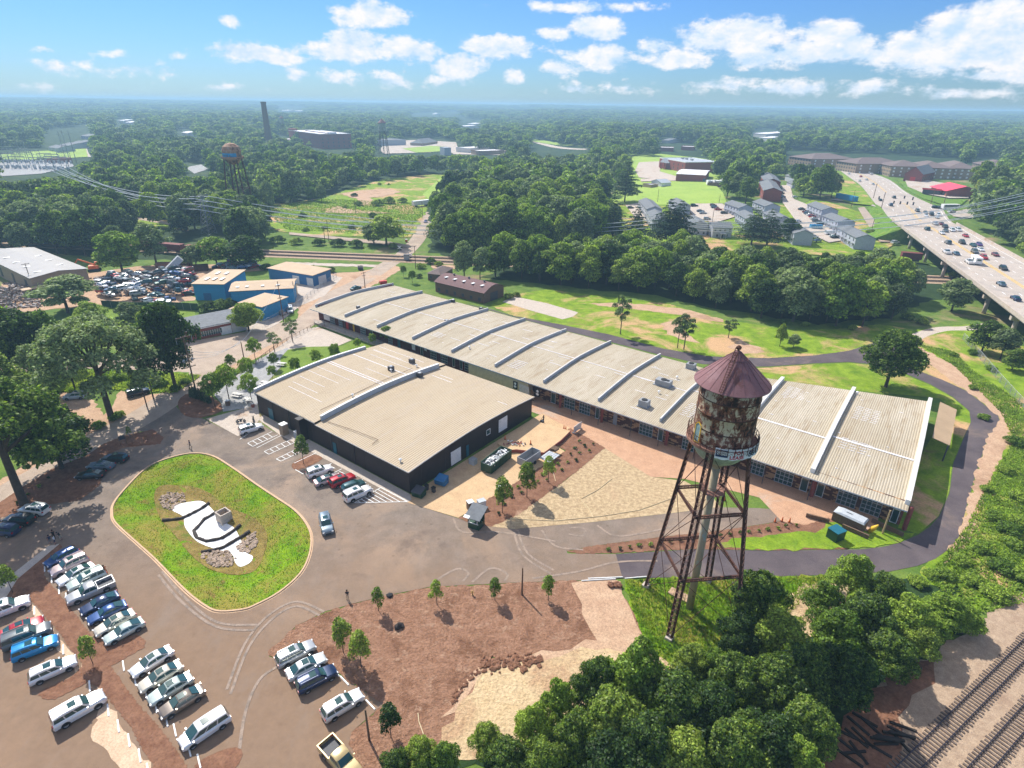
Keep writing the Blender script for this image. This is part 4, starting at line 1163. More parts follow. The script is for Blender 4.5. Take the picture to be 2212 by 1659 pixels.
ban=tagged(b.build('banner',plain('banner_vinyl',(.74,.76,.8),.6)),'white printed lease banner tied to the tank walkway railing','banner')
ban.location=(TC.x,TC.y,0)
def curved_text(txt,a_start,z,size,mat,parent,name='lettering',bold=.012,radius=RB+.03,boxa=None,xs=1.0):
 cu=bpy.data.curves.new('t','FONT');cu.body=txt;cu.size=size;cu.offset=bold;cu.space_character=1.05;cu.space_line=.85;cu.extrude=0
 to=bpy.data.objects.new('t',cu);C.objects.link(to)
 dg=bpy.context.evaluated_depsgraph_get();me=bpy.data.meshes.new_from_object(to.evaluated_get(dg))
 bpy.data.objects.remove(to)
 for v in me.vertices:
  a=a_start+v.co.x*xs/radius
  v.co=Vector((radius*math.cos(a),radius*math.sin(a),z+v.co.y))
 me.materials.append(mat)
 o=bpy.data.objects.new(name,me);C.objects.link(o);o.parent=parent
 return o
ink_b=plain('navy_ink',(.012,.025,.1),.6);ink_r=plain('red_ink',(.5,.02,.05),.6);ink_w=plain('white_ink',(.8,.8,.8),.6);ink_k=plain('blue_black_ink',(.01,.04,.09),.6)
b=MB();vs=[]
for i in range(9):
 a=BA0+math.radians(1.2)+math.radians(18.5)*i/8
 vs+=[((RB+.015)*math.cos(a),(RB+.015)*math.sin(a),ZB-.3),((RB+.015)*math.cos(a),(RB+.015)*math.sin(a),ZB+.62)]
b.add(vs,[(2*i,2*i+2,2*i+3,2*i+1)for i in range(8)])
b.build('logo_panel',ink_b,ban)
curved_text('AVISON\nYOUNG',BA0+math.radians(2.6),ZB+.24,.3,ink_w,ban)
curved_text('FOR',BA0+math.radians(28),ZB+.14,.62,ink_r,ban,bold=.02)
curved_text('LEASE',BA0+math.radians(22.5),ZB-.46,.62,ink_r,ban,bold=.02)
curved_text('864.444',BA0+math.radians(54),ZB-.32,1.0,ink_k,ban,bold=.03)
a=math.radians(-160)
g1_=thing('painted_panel','yellow edged painted panel standing on the tank walkway','panel',(TC.x+3.65*math.cos(a),TC.y+3.65*math.sin(a),ZB+.08),a+PI/2)
b=MB();b.add([(-.45,0,0),(.45,0,.1),(.5,0,2.3),(0,0,2.6),(-.4,0,2.2)],[(0,1,2,3,4)]);b.build('sheet',plain('faded_teal',(.25,.36,.36),.7,var=.4,scale=4),g1_)
b=MB();Pq=[(-.45,0,0),(.45,0,.1),(.5,0,2.3),(0,0,2.6),(-.4,0,2.2)]
for i in range(5):b.bar(Pq[i],Pq[(i+1)%5],.09)
b.build('border',M['yellow'],g1_)
b=MB();q=G(1468,1288);b.box((q.x,q.y,.15),(1.4,3.0,.3),.9);tagged(b.build('concrete_pad',M['dirt']),'small concrete pad with a hatch at the foot of the riser pipe','pad')
# vegetation
def foliage(name,dark,mid,light,trans=.3,scale=.35):
 m=bpy.data.materials.new(name);m.use_nodes=True
 n,l=m.node_tree.nodes,m.node_tree.links;n.clear()
 out=n.new('ShaderNodeOutputMaterial');tc_=n.new('ShaderNodeTexCoord')
 no=n.new('ShaderNodeTexNoise');no.inputs['Scale'].default_value=scale;no.inputs['Detail'].default_value=3
 no.inputs['Roughness'].default_value=.7
 l.new(tc_.outputs['Object'],no.inputs['Vector'])
 oi=n.new('ShaderNodeObjectInfo')
 ma=n.new('ShaderNodeMath');ma.operation='MULTIPLY_ADD';l.new(oi.outputs['Random'],ma.inputs[0]);ma.inputs[1].default_value=.42;ma.inputs[2].default_value=-.2
 ad_=n.new('ShaderNodeMath');l.new(no.outputs[0],ad_.inputs[0]);l.new(ma.outputs[0],ad_.inputs[1])
 r=n.new('ShaderNodeValToRGB');e=r.color_ramp.elements
 e[0].position=.34;e[0].color=(*dark,1);e[1].position=.68;e[1].color=(*light,1)
 k=e.new(.5);k.color=(*mid,1)
 l.new(ad_.outputs[0],r.inputs[0])
 d=n.new('ShaderNodeBsdfDiffuse');t=n.new('ShaderNodeBsdfTranslucent');mx_=n.new('ShaderNodeMixShader')
 gl_=n.new('ShaderNodeBsdfGlossy');gl_.inputs['Roughness'].default_value=.45;gl_.inputs['Color'].default_value=(.9,1,.9,1)
 an=n.new('ShaderNodeAttribute');an.attribute_name='tint'
 mr=n.new('ShaderNodeMapRange');l.new(an.outputs['Fac'],mr.inputs['Value']);mr.inputs['To Min'].default_value=.45;mr.inputs['To Max'].default_value=1.75
 vm=n.new('ShaderNodeVectorMath');vm.operation='SCALE';l.new(r.outputs[0],vm.inputs[0]);l.new(mr.outputs[0],vm.inputs['Scale'])
 l.new(vm.outputs[0],d.inputs[0])
 tb=n.new('ShaderNodeMix');tb.data_type='RGBA';tb.blend_type='MULTIPLY';tb.inputs['Factor'].default_value=1
 l.new(vm.outputs[0],tb.inputs['A']);tb.inputs['B'].default_value=(1.5,1.7,.8,1);l.new(tb.outputs['Result'],t.inputs[0])
 mx_.inputs[0].default_value=trans;l.new(d.outputs[0],mx_.inputs[1]);l.new(t.outputs[0],mx_.inputs[2])
 m3=n.new('ShaderNodeMixShader');m3.inputs[0].default_value=.012;l.new(mx_.outputs[0],m3.inputs[1]);l.new(gl_.outputs[0],m3.inputs[2])
 l.new(m3.outputs[0],out.inputs[0])
 return m
LEAF=foliage('broad_leaves',(.035,.07,.018),(.115,.18,.03),(.28,.35,.06),.4,1.3)
LEAF_L=foliage('bright_leaves',(.10,.17,.022),(.18,.27,.034),(.27,.36,.05))
LEAF_S=foliage('silver_green_leaves',(.10,.14,.06),(.17,.22,.09),(.25,.31,.13))
LEAF_P=foliage('pine_needles',(.025,.05,.022),(.045,.08,.034),(.075,.115,.045),.15)
BARK=plain('bark',(.085,.06,.045),.95,var=.3,scale=2,bump=.5)
rs=np.random.RandomState(11)
def crown_arrays(blobs,n,size,flat=.5,seed=0,aspect=.6,low=-.35):
 R=np.random.RandomState(seed)
 B=np.array(blobs,float)
 area=(B[:,3]*B[:,4]+B[:,3]*B[:,5]+B[:,4]*B[:,5])
 bi=R.choice(len(B),n*2,p=area/area.sum())
 d=R.normal(size=(n*2,3));d/=np.linalg.norm(d,axis=1)[:,None]
 d[:,2]=np.where(d[:,2]<low,-d[:,2]*.8,d[:,2])
 rad=1.02-np.abs(R.normal(size=n*2))*.17+(R.random_sample(n*2)>.9)*R.random_sample(n*2)*.22
 bump_=1+.2*np.sin(d[:,0]*7+bi)*np.sin(d[:,1]*6+bi*2)*np.cos(d[:,2]*5)
 p=B[bi,:3]+d*B[bi,3:6]*(rad*bump_)[:,None]
 keep=np.ones(n*2,bool)
 for j in range(len(B)):
  q=np.linalg.norm((p-B[j,:3])/B[j,3:6],axis=1)
  keep&=~((q<.72)&(bi!=j))
 idx=np.where(keep)[0][:n]
 p,d=p[idx],d[idx];n=len(idx)
 nn=d*.75+R.normal(size=(n,3))*.55+np.array([0,0,flat]);nn/=np.linalg.norm(nn,axis=1)[:,None]
 t=np.cross(nn,R.normal(size=(n,3)));t/=np.linalg.norm(t,axis=1)[:,None]
 s=np.cross(nn,t)
 sz=size*R.uniform(.6,1.4,n)[:,None]
 v=np.stack([p+t*sz,p+s*sz*aspect+nn*sz*.15,p-t*sz,p-s*sz*aspect+nn*sz*.15],1).reshape(-1,3)
 return v,n
def crown_mesh(name,blobs,n,size,mat,**k):
 v,n=crown_arrays(blobs,n,size,**k)
 me=bpy.data.meshes.new(name)
 me.vertices.add(len(v));me.vertices.foreach_set('co',v.ravel())
 me.loops.add(n*4);me.polygons.add(n)
 me.loops.foreach_set('vertex_index',np.arange(n*4));me.polygons.foreach_set('loop_start',np.arange(0,n*4,4))
 me.materials.append(mat)
 at_=me.attributes.new('tint','FLOAT','FACE');at_.data.foreach_set('value',(np.random.RandomState(5).random_sample(n)**1.4).astype('f'))
 me.update(calc_edges=True)
 return me
def limb_mesh(name,H,r0,forks,R,lean=(0,0),fork_z=.35,bend=.12):
 b=MB()
 top=Vector((lean[0]*H,lean[1]*H,H*.78))
 pts=[Vector((0,0,-.3)),Vector((0,0,.15)),Vector((lean[0]*H*.3,lean[1]*H*.3,H*fork_z)),top]
 b.tube(pts,[r0*1.5,r0,r0*.8,r0*.15],8)
 for k,f in enumerate(forks):
  st=pts[2].lerp(pts[3],R.uniform(0,.35)if k else 0)
  mid=st.lerp(Vector(f),.5)+Vector((R.uniform(-1,1),R.uniform(-1,1),R.uniform(-.3,.6)))*bend*H*.4
  b.tube([st,mid,Vector(f)],[r0*.5,r0*.32,r0*.08],6)
  for q in range(2):
   e=Vector(f)+Vector((R.uniform(-1,1),R.uniform(-1,1),R.uniform(0,1)))*H*.1
   b.tube([mid,e],[r0*.2,r0*.05],4,cap=False)
 me=b.mesh(name,BARK,smooth=True)
 return me
PROTO={}
def proto(key,H,W,n,size,mat,style='round',seed=1,nb=14,r0=.3):
 R=random.Random(seed)
 blobs,forks=[],[]
 if style=='round':
  for k in range(nb):
   a=k*2.4+R.uniform(-.4,.4);t=(k+.5)/nb
   z=H*(.26+.63*t);rr_=W/2*(math.sin(PI*(.18+.72*t))**.8)*R.uniform(.4,.82)
   br=W*R.uniform(.1,.23)*(1.1-.25*t)
   blobs.append((rr_*math.cos(a),rr_*math.sin(a),z,br,br,br*R.uniform(.7,.95)))
  blobs.append((0,0,H*.62,W*.3,W*.3,H*.26));blobs.append((0,0,H*.88,W*.16,W*.16,H*.1))
  fz=.3
 elif style=='umbrella':
  for k in range(nb):
   a=k*2.4;t=(k+.5)/nb;rr_=W/2*math.sqrt(t)*.86
   z=H*(.88-.42*t*t)+R.uniform(-1.6,.6);br=W*R.uniform(.08,.13)
   blobs.append((rr_*math.cos(a),rr_*math.sin(a),z,br,br,br*.95))
  fz=.42
 elif style=='tall':
  for k in range(nb):
   a=k*2.4;t=(k+.5)/nb;z=H*(.3+.62*t);rr_=W/2*(1-.75*t)*R.uniform(.4,1.0)
   br=W*R.uniform(.11,.21)*(1.15-.5*t)
   blobs.append((rr_*math.cos(a),rr_*math.sin(a),z,br,br,br*R.uniform(.9,1.3)))
  fz=.3
 elif style=='pine':
  L_=13
  for k in range(L_):
   t=k/(L_-1);z=H*(.2+.76*t);ring=W/2*(1-.85*t)*(.8+.4*(k%2))
   m_=5 if t<.7 else 3
   for q in range(m_):
    a=2*PI*q/m_+k*.7+R.uniform(-.3,.3);rr_=ring*R.uniform(.55,.75)
    blobs.append((rr_*math.cos(a),rr_*math.sin(a),z,ring*.5,ring*.5,H*.018+.18))
  fz=.5
 elif style=='bush':
  for k in range(nb):
   a=k*2.4;t=(k+.5)/nb;rr_=W/2*math.sqrt(t)*.7;br=W*R.uniform(.15,.24)
   blobs.append((rr_*math.cos(a),rr_*math.sin(a),H*(.62-.35*t)*R.uniform(.8,1.15),br,br,H*.3))
  fz=.2
 elif style=='airy':
  for k in range(nb):
   a=k*2.4;t=(k+.5)/nb;z=H*(.45+.5*t);rr_=W/2*math.sin(PI*(.2+.7*t))*R.uniform(.4,.8)
   br=W*R.uniform(.1,.15)
   blobs.append((rr_*math.cos(a),rr_*math.sin(a),z,br,br,br*1.1))
  fz=.4
 elif style=='sapling':
  for k in range(nb):
   a=k*2.4;t=(k+.5)/nb;z=H*(.38+.56*t);rr_=W/2*(1.0-.8*t)*R.uniform(.3,.75)
   br=W*R.uniform(.13,.2)
   blobs.append((rr_*math.cos(a),rr_*math.sin(a),z,br,br,br*1.5))
  fz=.35
 elif style=='column':
  for k in range(nb):
   t=k/(nb-1);w_=W/2*(1-.9*t**2.2);blobs.append((0,0,H*(.08+.86*t),w_,w_,H*.09))
  fz=.5
 forks=[b_[:3]for b_ in blobs[::max(1,len(blobs)//7)]][:8]if style not in('pine','column')else []
 kw=dict(seed=seed)
 if style=='pine':kw.update(flat=1.2,aspect=.35)
 if style=='umbrella':kw.update(flat=.8,low=-.2)
 cm=crown_mesh('crown',blobs,n,size,mat,**kw)
 tm=limb_mesh('trunk',H,r0,forks,R,fork_z=fz)if style!='bush' else limb_mesh('stem',H,r0,[],R)
 PROTO[key]=(cm,tm,H,W)
for i in range(3):proto(('near',i),12,9.5,15000,.2,[LEAF,LEAF,LEAF_L][i],['round','round','tall'][i],3+i,nb=[30,26,26][i])
for i in range(4):proto(('mid',i),14,11,5200,.36,[LEAF,LEAF_S,LEAF,LEAF_L][i],['round','round','tall','round'][i],20+i,nb=[24,20,20,22][i])
for i in range(3):proto(('far',i),14,12.5,900,.85,[LEAF,LEAF_S,LEAF_L][i],'round',30+i,nb=13)
proto(('umbrella',0),20,22,17000,.3,LEAF_S,'umbrella',41,nb=34,r0=.62)
proto(('umbrella',1),18,19,15000,.28,LEAF,'umbrella',42,nb=30,r0=.6)
proto(('pine',0),20,13,6000,.42,LEAF_P,'pine',43,r0=.35)
proto(('airy',0),9,6,2600,.16,LEAF_S,'airy',44,nb=13,r0=.13)
proto(('silver',0),9,8,5000,.24,LEAF_S,'round',45,nb=14,r0=.2)
proto(('sapling',0),3.6,2.0,1300,.085,LEAF_L,'sapling',46,nb=12,r0=.045)
proto(('sapling',1),4.6,3.0,2200,.1,LEAF,'sapling',47,nb=14,r0=.05)
proto(('yard',0),5.2,4.6,4200,.12,LEAF_L,'airy',48,nb=20,r0=.08)
proto(('bush',0),2.2,3.4,2400,.13,LEAF_L,'bush',49,nb=9,r0=.08)
proto(('bush',1),3.0,4.4,2600,.17,LEAF,'bush',50,nb=11,r0=.1)
proto(('plant',0),.55,.6,90,.09,LEAF,'bush',51,nb=4,r0=.02)
proto(('column',0),2.8,.9,1200,.09,LEAF_P,'column',52,nb=8,r0=.05)
TREES_LINKED={}
def tree(key,loc,h,w,name,label,cat,group=None,rz=None):
 cm,tm,H,W=PROTO[key]
 r=thing(name,label,cat,loc,random.uniform(0,6.28)if rz is None else rz,group)
 r.scale=(w/W,w/W,h/H)
 c=bpy.data.objects.new('crown' if key[0]not in('bush','plant')else 'foliage',cm);C.objects.link(c);c.parent=r
 t=bpy.data.objects.new('trunk' if key[0]not in('bush','plant')else 'stem',tm);C.objects.link(t);t.parent=r
 TREES_LINKED.setdefault(key,c)
 return r
def pj(p):
 d=Vector(p)-Vector((0,0,CZ));w=d.dot(_f)
 if w<.1:return(-9999,-9999)
 return(W_/2+F_*d.dot(_r)/w,H_/2-F_*d.dot(_u)/w)
def hgt(base,vt):
 lo,hi=0.2,60
 for _ in range(40):
  m_=(lo+hi)/2
  if pj(base+Vector((0,0,m_)))[1]>vt:lo=m_
  else:hi=m_
 return(lo+hi)/2
def lod(p,i=None):
 d=(Vector(p)-Vector((0,0,CZ))).length
 if d<165:return('near',random.randrange(3)if i is None else i)
 if d<520:return('mid',random.choice((0,1,2,0,1,3))if i is None else i)
 return('far',random.randrange(3))
NTREE=0
MAN=[
(242,906,683,23,('umbrella',0),'tall spreading silver-green tree with bare forked trunk by the tan clearing'),
(380,840,648,13,('near',0),'dark leafy tree with three rising limbs left of the utility pole'),
(52,1088,826,21,('umbrella',1),'huge broad tree in the mulch above the parked cars at the left edge'),
(134,1012,880,13,('near',1),'leafy tree on the mulch strip right of the huge left tree'),
(332,862,722,7.5,('airy',0),'thin tree between the black car and the dark leafy tree'),
(318,880,760,6,('airy',0),'slim tree beside the black car in the clearing'),
(100,852,742,9,('silver',0),'grey-green tree left of the silver off-roader'),
(163,842,735,8,('silver',0),'grey-green tree right behind the silver off-roader'),
(20,822,662,16,('near',1),'green tree at the left edge above the side street'),
(72,812,664,13,('near',0),'second green tree from the left above the side street'),
(118,800,672,12,('near',2),'bright green tree behind the spreading silver-green tree'),
(5,900,760,14,('near',0),'dark tree at the left edge below the side street'),
(148,676,598,20,('silver',0),'round grey-green tree beside the scrapyard pile'),
(200,704,652,10,('near',2),'bright tree left of the green fence by the scrapyard'),
(292,716,652,9,('silver',0),'pale tree in front of the green scrapyard fence'),
(345,725,655,9,('near',0),'tree behind the dark leafy tree, left of the brick store'),
(265,588,497,17,('mid',3),'light green tree between the tan warehouse and the wrecked cars'),
(338,570,482,16,('silver',0),'airy grey-green tree in front of the red railway wagon'),
(535,578,507,16,('mid',0),'round green tree left of the rail tracks'),
(470,578,510,13,('mid',3),'bright tree left of the round green tree'),
(425,578,528,10,('mid',1),'small dark tree behind the scrapyard'),
(538,716,652,9,('near',0),'dark tree beside the brick store roof'),
(1340,722,642,7.5,('airy',0),'slim lone tree on the grass field behind the warehouse'),
(1463,752,680,6,('airy',0),'left one of two slim trees standing together on the field'),
(1477,755,684,7,('airy',0),'right one of two slim trees standing together on the field'),
(1573,730,690,6,('airy',0),'leaning wispy young tree on the field left of the tank'),
(1684,748,697,3.5,('mid',2),'narrow dark young tree on the field behind the tank'),
(1714,750,722,4,('mid',1),'small bushy tree on the field beside the narrow young tree'),
(1913,836,710,13,('near',0),'leafy tree with several trunks beside the black perimeter road'),
(1805,704,583,13,('mid',3),'tall yellow-green tree at the front edge of the belt'),
(1862,706,605,11,('mid',3),'bright pointed tree right of the tall yellow-green tree'),
(1748,692,636,8,('silver',0),'pale silvery tree at the front edge of the belt'),
(1925,690,610,9,('mid',1),'dark tree at the right end of the belt'),
(2055,672,600,12,('mid',1),'bushy tree in front of the first bridge pier'),
(2120,760,690,9,('mid',0),'bushy tree below the bridge by the pale path'),
(2160,775,708,8,('mid',1),'bushy tree beside the second bridge pier'),
(2185,800,752,6,('mid',0),'small tree at the top of the grassy slope below the bridge'),
(1349,438,342,19,('pine',0),'tall dark cedar beside the bright playing field'),
(1440,532,428,20,('pine',0),'wide dark pine left of the lattice pylon'),
(1462,535,432,16,('pine',0),'dark pine behind the lattice pylon'),
(1372,522,440,12,('pine',0),'slim pine left of the row of grey townhouses'),
(1322,520,418,14,('pine',0),'dark pine at the edge of the central woods'),
(1622,532,446,16,('pine',0),'pine between the two nearest townhouses'),
(1655,535,450,17,('pine',0),'dark pine right of the gabled townhouse'),
(970,532,434,18,('pine',0),'drooping dark evergreen beside the level crossing road'),
(1003,602,518,10,('mid',1),'tree right of the level crossing behind the maroon barn'),
(1037,606,535,9,('silver',0),'grey-green tree behind the maroon barn'),
(627,438,402,14,('mid',3),'bright yellow-green bush-like tree on the overgrown lot'),
(675,434,402,8,('mid',3),'smaller bright tree right of the yellow-green one'),
(695,436,398,8,('mid',1),'dark small tree on the overgrown lot'),
(835,530,462,18,('mid',0),'wide tree left of the road above the level crossing'),
(808,528,480,12,('mid',1),'dark tree beside the wide tree above the level crossing'),
(1700,520,470,12,('mid',0),'leafy tree among the townhouses at the near end'),
(1770,430,352,17,('mid',0),'tall leafy tree left of the highway'),
(1795,428,372,12,('mid',1),'leafy tree beside the blue-sided trailer'),
(1735,425,378,15,('mid',0),'broad tree at the end of the apartment car park'),
(1570,428,365,14,('mid',0),'leafy tree at the right edge of the playing field'),
(1590,430,372,16,('mid',1),'dark tree right of the playing field'),
(1610,440,380,14,('mid',0),'big tree left of the brick apartment blocks'),
(2110,420,345,16,('mid',0),'tall tree right of the red-roofed restaurant'),
(2140,440,355,16,('mid',1),'dark tree above the highway at the right edge'),
]
for(u,v,vt,w,key,lab)in MAN:
 p=G(u,v);h=hgt(p,vt)
 tree(key,p,h,w,'tree',lab,'tree','named trees');NTREE+=1
GROVE=[(1655,1238,10,8,0),(1610,1330,7.5,6,0),(1700,1325,9,8,1),(1795,1262,6.5,6,2),(1862,1200,8,7,2),(1930,1245,6.5,6,1),(1985,1295,7,8,2),(2060,1290,5.5,7,2),(1890,1290,8,8,1),(1822,1322,8,8,2),(1752,1400,9,8,0),(1680,1430,8,7,0),(1598,1425,8,7,1),(1850,1405,9,8,0),(1935,1372,7,7,0),(1385,1395,11,9,2),(1292,1428,9,7,0),(1462,1470,9.5,9,1),(1212,1472,8,6,2),(1330,1500,9,8,0),(1545,1490,9,8,0),(1152,1528,7,6,2),(1250,1550,8,7,1),(1400,1560,9,8,0),(1480,1590,8,8,0),(1600,1560,9,8,0),(1680,1560,8,8,1),(1755,1520,8,7,0),(1050,1568,5,4.5,0),(905,1598,5,4.5,0),(850,1628,5,4.5,1),(960,1612,5,5,2),(1100,1605,6,6,0),(1180,1608,7,6,1),(1330,1600,8,8,1),(2000,1350,5,6,1),(1545,1405,6,5,2),(1500,1400,6,5,1),(2100,1320,4,5,2),(1735,1600,7,6,2)]
for i,(u,v,h,w,k)in enumerate(GROVE):
 p=G(u,v,h);p.z=0;w*=.86 if u>1300 else .72
 tree(('near',k),p,h,w,'tree','green leafy tree in the dense grove below the water tower','tree','trees of the grove below the water tower');NTREE+=1
CLEAR=[
[(708,411),(778,401),(828,388),(915,378),(1028,371),(1085,367),(1053,378),(953,383),(920,416),(913,421),(898,441),(918,461),(935,455),(940,462),(928,470),(905,540),(870,560),(850,545),(888,513),(878,516),(803,511),(728,506),(628,501),(590,466),(583,441),(653,436),(708,428)],
[(565,538),(700,543),(850,546),(930,552),(990,556),(990,585),(930,590),(850,600),(565,560)],
[(270,462),(320,466),(402,482),(402,492),(330,482),(275,472)],
[(482,308),(524,308),(526,330),(530,405),(495,405)],
[(566,212),(580,212),(592,300),(576,300)],
[(618,268),(672,265),(760,285),(764,322),(720,326),(680,318),(640,300)],
[(810,253),(830,253),(842,330),(812,330)],[(600,246),(616,246),(622,296),(602,296)],
[(812,315),(870,304),(890,298),(925,298),(990,303),(1000,325),(900,333),(818,333)],
[(984,312),(1018,312),(1018,332),(960,332)],[(1038,318),(1092,316),(1092,330),(1040,334)],
[(1150,303),(1200,311),(1270,320),(1270,330),(1155,328)],
[(1423,333),(1511,333),(1538,351),(1526,386),(1566,386),(1566,398),(1551,416),(1566,441),(1321,438),(1313,413),(1323,411),(1371,411),(1381,391),(1368,373),(1373,351),(1351,336),(1418,338)],
[(1420,309),(1500,309),(1502,328),(1440,327)],
[(1374,422),(1420,424),(1440,440),(1400,478),(1376,460)],
[(1500,425),(1570,425),(1640,415),(1640,385),(1700,385),(1725,430),(1800,428),(1850,460),(1930,520),(1860,532),(1800,530),(1740,530),(1690,528),(1560,528),(1545,512),(1500,470)],
[(1795,355),(1880,368),(1960,385),(2110,385),(2105,432),(2075,440),(2075,462),(2085,482),(2240,575),(2240,760),(2150,730),(2060,640),(1990,560),(1960,530),(1910,530),(1870,500),(1810,450),(1800,400)],
[(1700,325),(1790,325),(1800,352),(1700,352)],[(1806,330),(1870,330),(2080,343),(2080,378),(1960,385),(1806,362)],[(2100,340),(2160,340),(2160,356),(2100,356)],
[(-10,322),(165,316),(165,372),(80,382),(-10,384)],[(95,282),(190,268),(196,345),(110,345),(20,345),(20,325),(95,322)],
[(250,256),(290,256),(290,268),(250,268)],[(385,278),(410,278),(410,292),(385,292)],[(600,230),(652,230),(652,242),(600,242)],
[(400,350),(450,350),(450,378),(400,378)],
[(890,245),(990,240),(990,252),(890,252)],[(995,255),(1036,258),(1036,276),(995,274)],[(1430,298),(1450,298),(1450,308),(1430,308)],[(1625,280),(1680,278),(1680,296),(1625,296)],
[(220,510),(330,510),(470,525),(470,540),(330,535)],
[(432,416),(462,416),(466,500),(440,500)],[(1396,462),(1430,462),(1430,512),(1400,512)],
]
KEEP_OUT=[wpoly([(-80,560),(560,560),(1060,600),(1090,640),(2140,660),(2212,800),(2300,2000),(-200,2000)])]
DEPTH={len(CLEAR)-2:(452,505),len(CLEAR)-1:(1414,525),3:(525,470),4:(583,318),5:(700,318),6:(830,334),7:(613,293),9:(1000,322),10:(1060,330)}
DEPTH={k:G(*q).length+6 for k,q in DEPTH.items()}
TALL=[10**9]*len(CLEAR)
for k,q in DEPTH.items():TALL[k]=q
def blocked(p,h,w):
 dist=Vector(p).length
 for f_ in(0.05,.35,.7,1.0):
  q=(p[0],p[1],p[2]+h*f_)
  u,v=pj(q);d=(Vector(q)-Vector((0,0,CZ))).length
  hw=F_*w*.42/d
  if f_<.3:hw*=.25
  for ki,K in enumerate(CLEAR):
   if dist>TALL[ki]:continue
   if in_poly(u,v,K)or in_poly(u-hw,v,K)or in_poly(u+hw,v,K):return True
 return False
rg=random.Random(77)
cand=[]
REG=[([(1040,605),(1250,622),(1420,640),(1560,672),(1700,698),(1900,692),(2010,650),(2080,620),(2010,575),(1950,560),(1500,572),(1100,575)],7.0,(11,17),'broad green tree in the belt between the warehouse and the railway','trees of the belt behind the long warehouse'),
([(925,550),(1000,560),(1150,545),(1380,530),(1420,500),(1350,460),(1320,425),(1080,395),(1000,410),(925,455)],8.5,(15,23),'tall green tree in the central woods beyond the railway','trees of the central woods'),
([(-80,548),(100,548),(240,562),(400,562),(560,545),(600,520),(560,470),(400,440),(200,400),(-80,380)],9.0,(13,20),'green tree in the woods beyond the scrapyard','trees of the left woods'),
([(2080,470),(2140,440),(2260,400),(2600,560),(2500,640),(2240,590)],9.5,(14,20),'green tree on the wooded hillside right of the highway','trees of the right hillside')]
regw=[]
for P,sp,hr,lab,grp in REG:
 Wp=wpoly(P);regw.append(Wp)
 xs=[p[0]for p in Wp];ys=[p[1]for p in Wp]
 y=min(ys)
 while y<max(ys):
  x=min(xs)
  while x<max(xs):
   px,py=x+rg.uniform(-.4,.4)*sp,y+rg.uniform(-.4,.4)*sp
   x+=sp
   if not in_poly(px,py,Wp):continue
   h=rg.uniform(*hr);w=h*rg.uniform(.65,.9)
   p=(px,py,T(px,py))
   if blocked(p,h,w):continue
   cand.append((p,h,w,lab,grp))
  y+=sp
y=330.0
while y<9000:
 sp=9+max(0,y-350)*.0135
 lim=y*.98+60
 x=-lim
 while x<lim:
  px,py=x+rg.uniform(-.45,.45)*sp,y+rg.uniform(-.45,.45)*sp
  x+=sp
  if any(in_poly(px,py,Wp)for Wp in regw)or any(in_poly(px,py,K)for K in KEEP_OUT):continue
  w=max(9,sp*rg.uniform(.95,1.35));h=rg.uniform(9,20)
  p=(px,py,T(px,py))
  if blocked(p,h,w):continue
  cand.append((p,h,w,'green tree among the neighbourhood woods beyond the clearings','trees of the neighbourhood woods'))
 y+=sp
cand.sort(key=lambda c:-c[1]/math.hypot(c[0][0],c[0][1],CZ))
def infront(c):
 u,v=pj((c[0][0],c[0][1],c[0][2]+c[1]));return -60<u<2270 and v<1659
NLEFT=max(0,298-NTREE)
far=[]
for c in cand:
 if NLEFT>0 and infront(c):
  tree(lod(c[0]),c[0],c[1],c[2],'tree',c[3],'tree',c[4]);NLEFT-=1
 else:far.append(c)
me=bpy.data.meshes.new('far_wood');me.from_pydata([c[0]for c in far],[],[])
for nm,ty in(('sc','FLOAT_VECTOR'),('rot','FLOAT_VECTOR'),('pick','INT')):me.attributes.new(nm,ty,'POINT')
SCL,ROT,PIC=[],[],[]
for i,c in enumerate(far):
 d=math.hypot(c[0][0],c[0][1])
 cm=PROTO[('far',0)]
 near_=d<420
 W0,H0=(11,14)if near_ else(12.5,14)
 SCL+=[c[2]/W0,c[2]/W0,c[1]/H0];ROT+=[0,0,rg.uniform(0,6.28)];PIC.append(rg.randrange(2)if near_ else 2+rg.randrange(3))
me.attributes['sc'].data.foreach_set('vector',SCL);me.attributes['rot'].data.foreach_set('vector',ROT);me.attributes['pick'].data.foreach_set('value',PIC)
wood=bpy.data.objects.new('distant_wood',me);C.objects.link(wood)
tagged(wood,'hazy green woods stretching to the horizon','woods',kind='stuff')
ng=bpy.data.node_groups.new('plant_wood','GeometryNodeTree')
ng.interface.new_socket('Geometry',in_out='INPUT',socket_type='NodeSocketGeometry');ng.interface.new_socket('Geometry',in_out='OUTPUT',socket_type='NodeSocketGeometry')
N_,K_=ng.nodes,ng.links
gi,go=N_.new('NodeGroupInput'),N_.new('NodeGroupOutput')
jn=N_.new('GeometryNodeJoinGeometry')
srcs=[('mid',0),('mid',1),('far',0),('far',1),('far',2)]
for k in srcs:
 if k not in TREES_LINKED:
  p=(random.uniform(-300,300),2500,T(0,2500));tree(k,p,14,12,'tree','green tree among the neighbourhood woods beyond the clearings','tree','trees of the neighbourhood woods')
for k in reversed(srcs):
 oi=N_.new('GeometryNodeObjectInfo');oi.transform_space='ORIGINAL';oi.inputs['Object'].default_value=TREES_LINKED[k];oi.inputs['As Instance'].default_value=True
 K_.new(oi.outputs['Geometry'],jn.inputs[0])
ip=N_.new('GeometryNodeInstanceOnPoints');ip.inputs['Pick Instance'].default_value=True
K_.new(gi.outputs[0],ip.inputs['Points']);K_.new(jn.outputs[0],ip.inputs['Instance'])
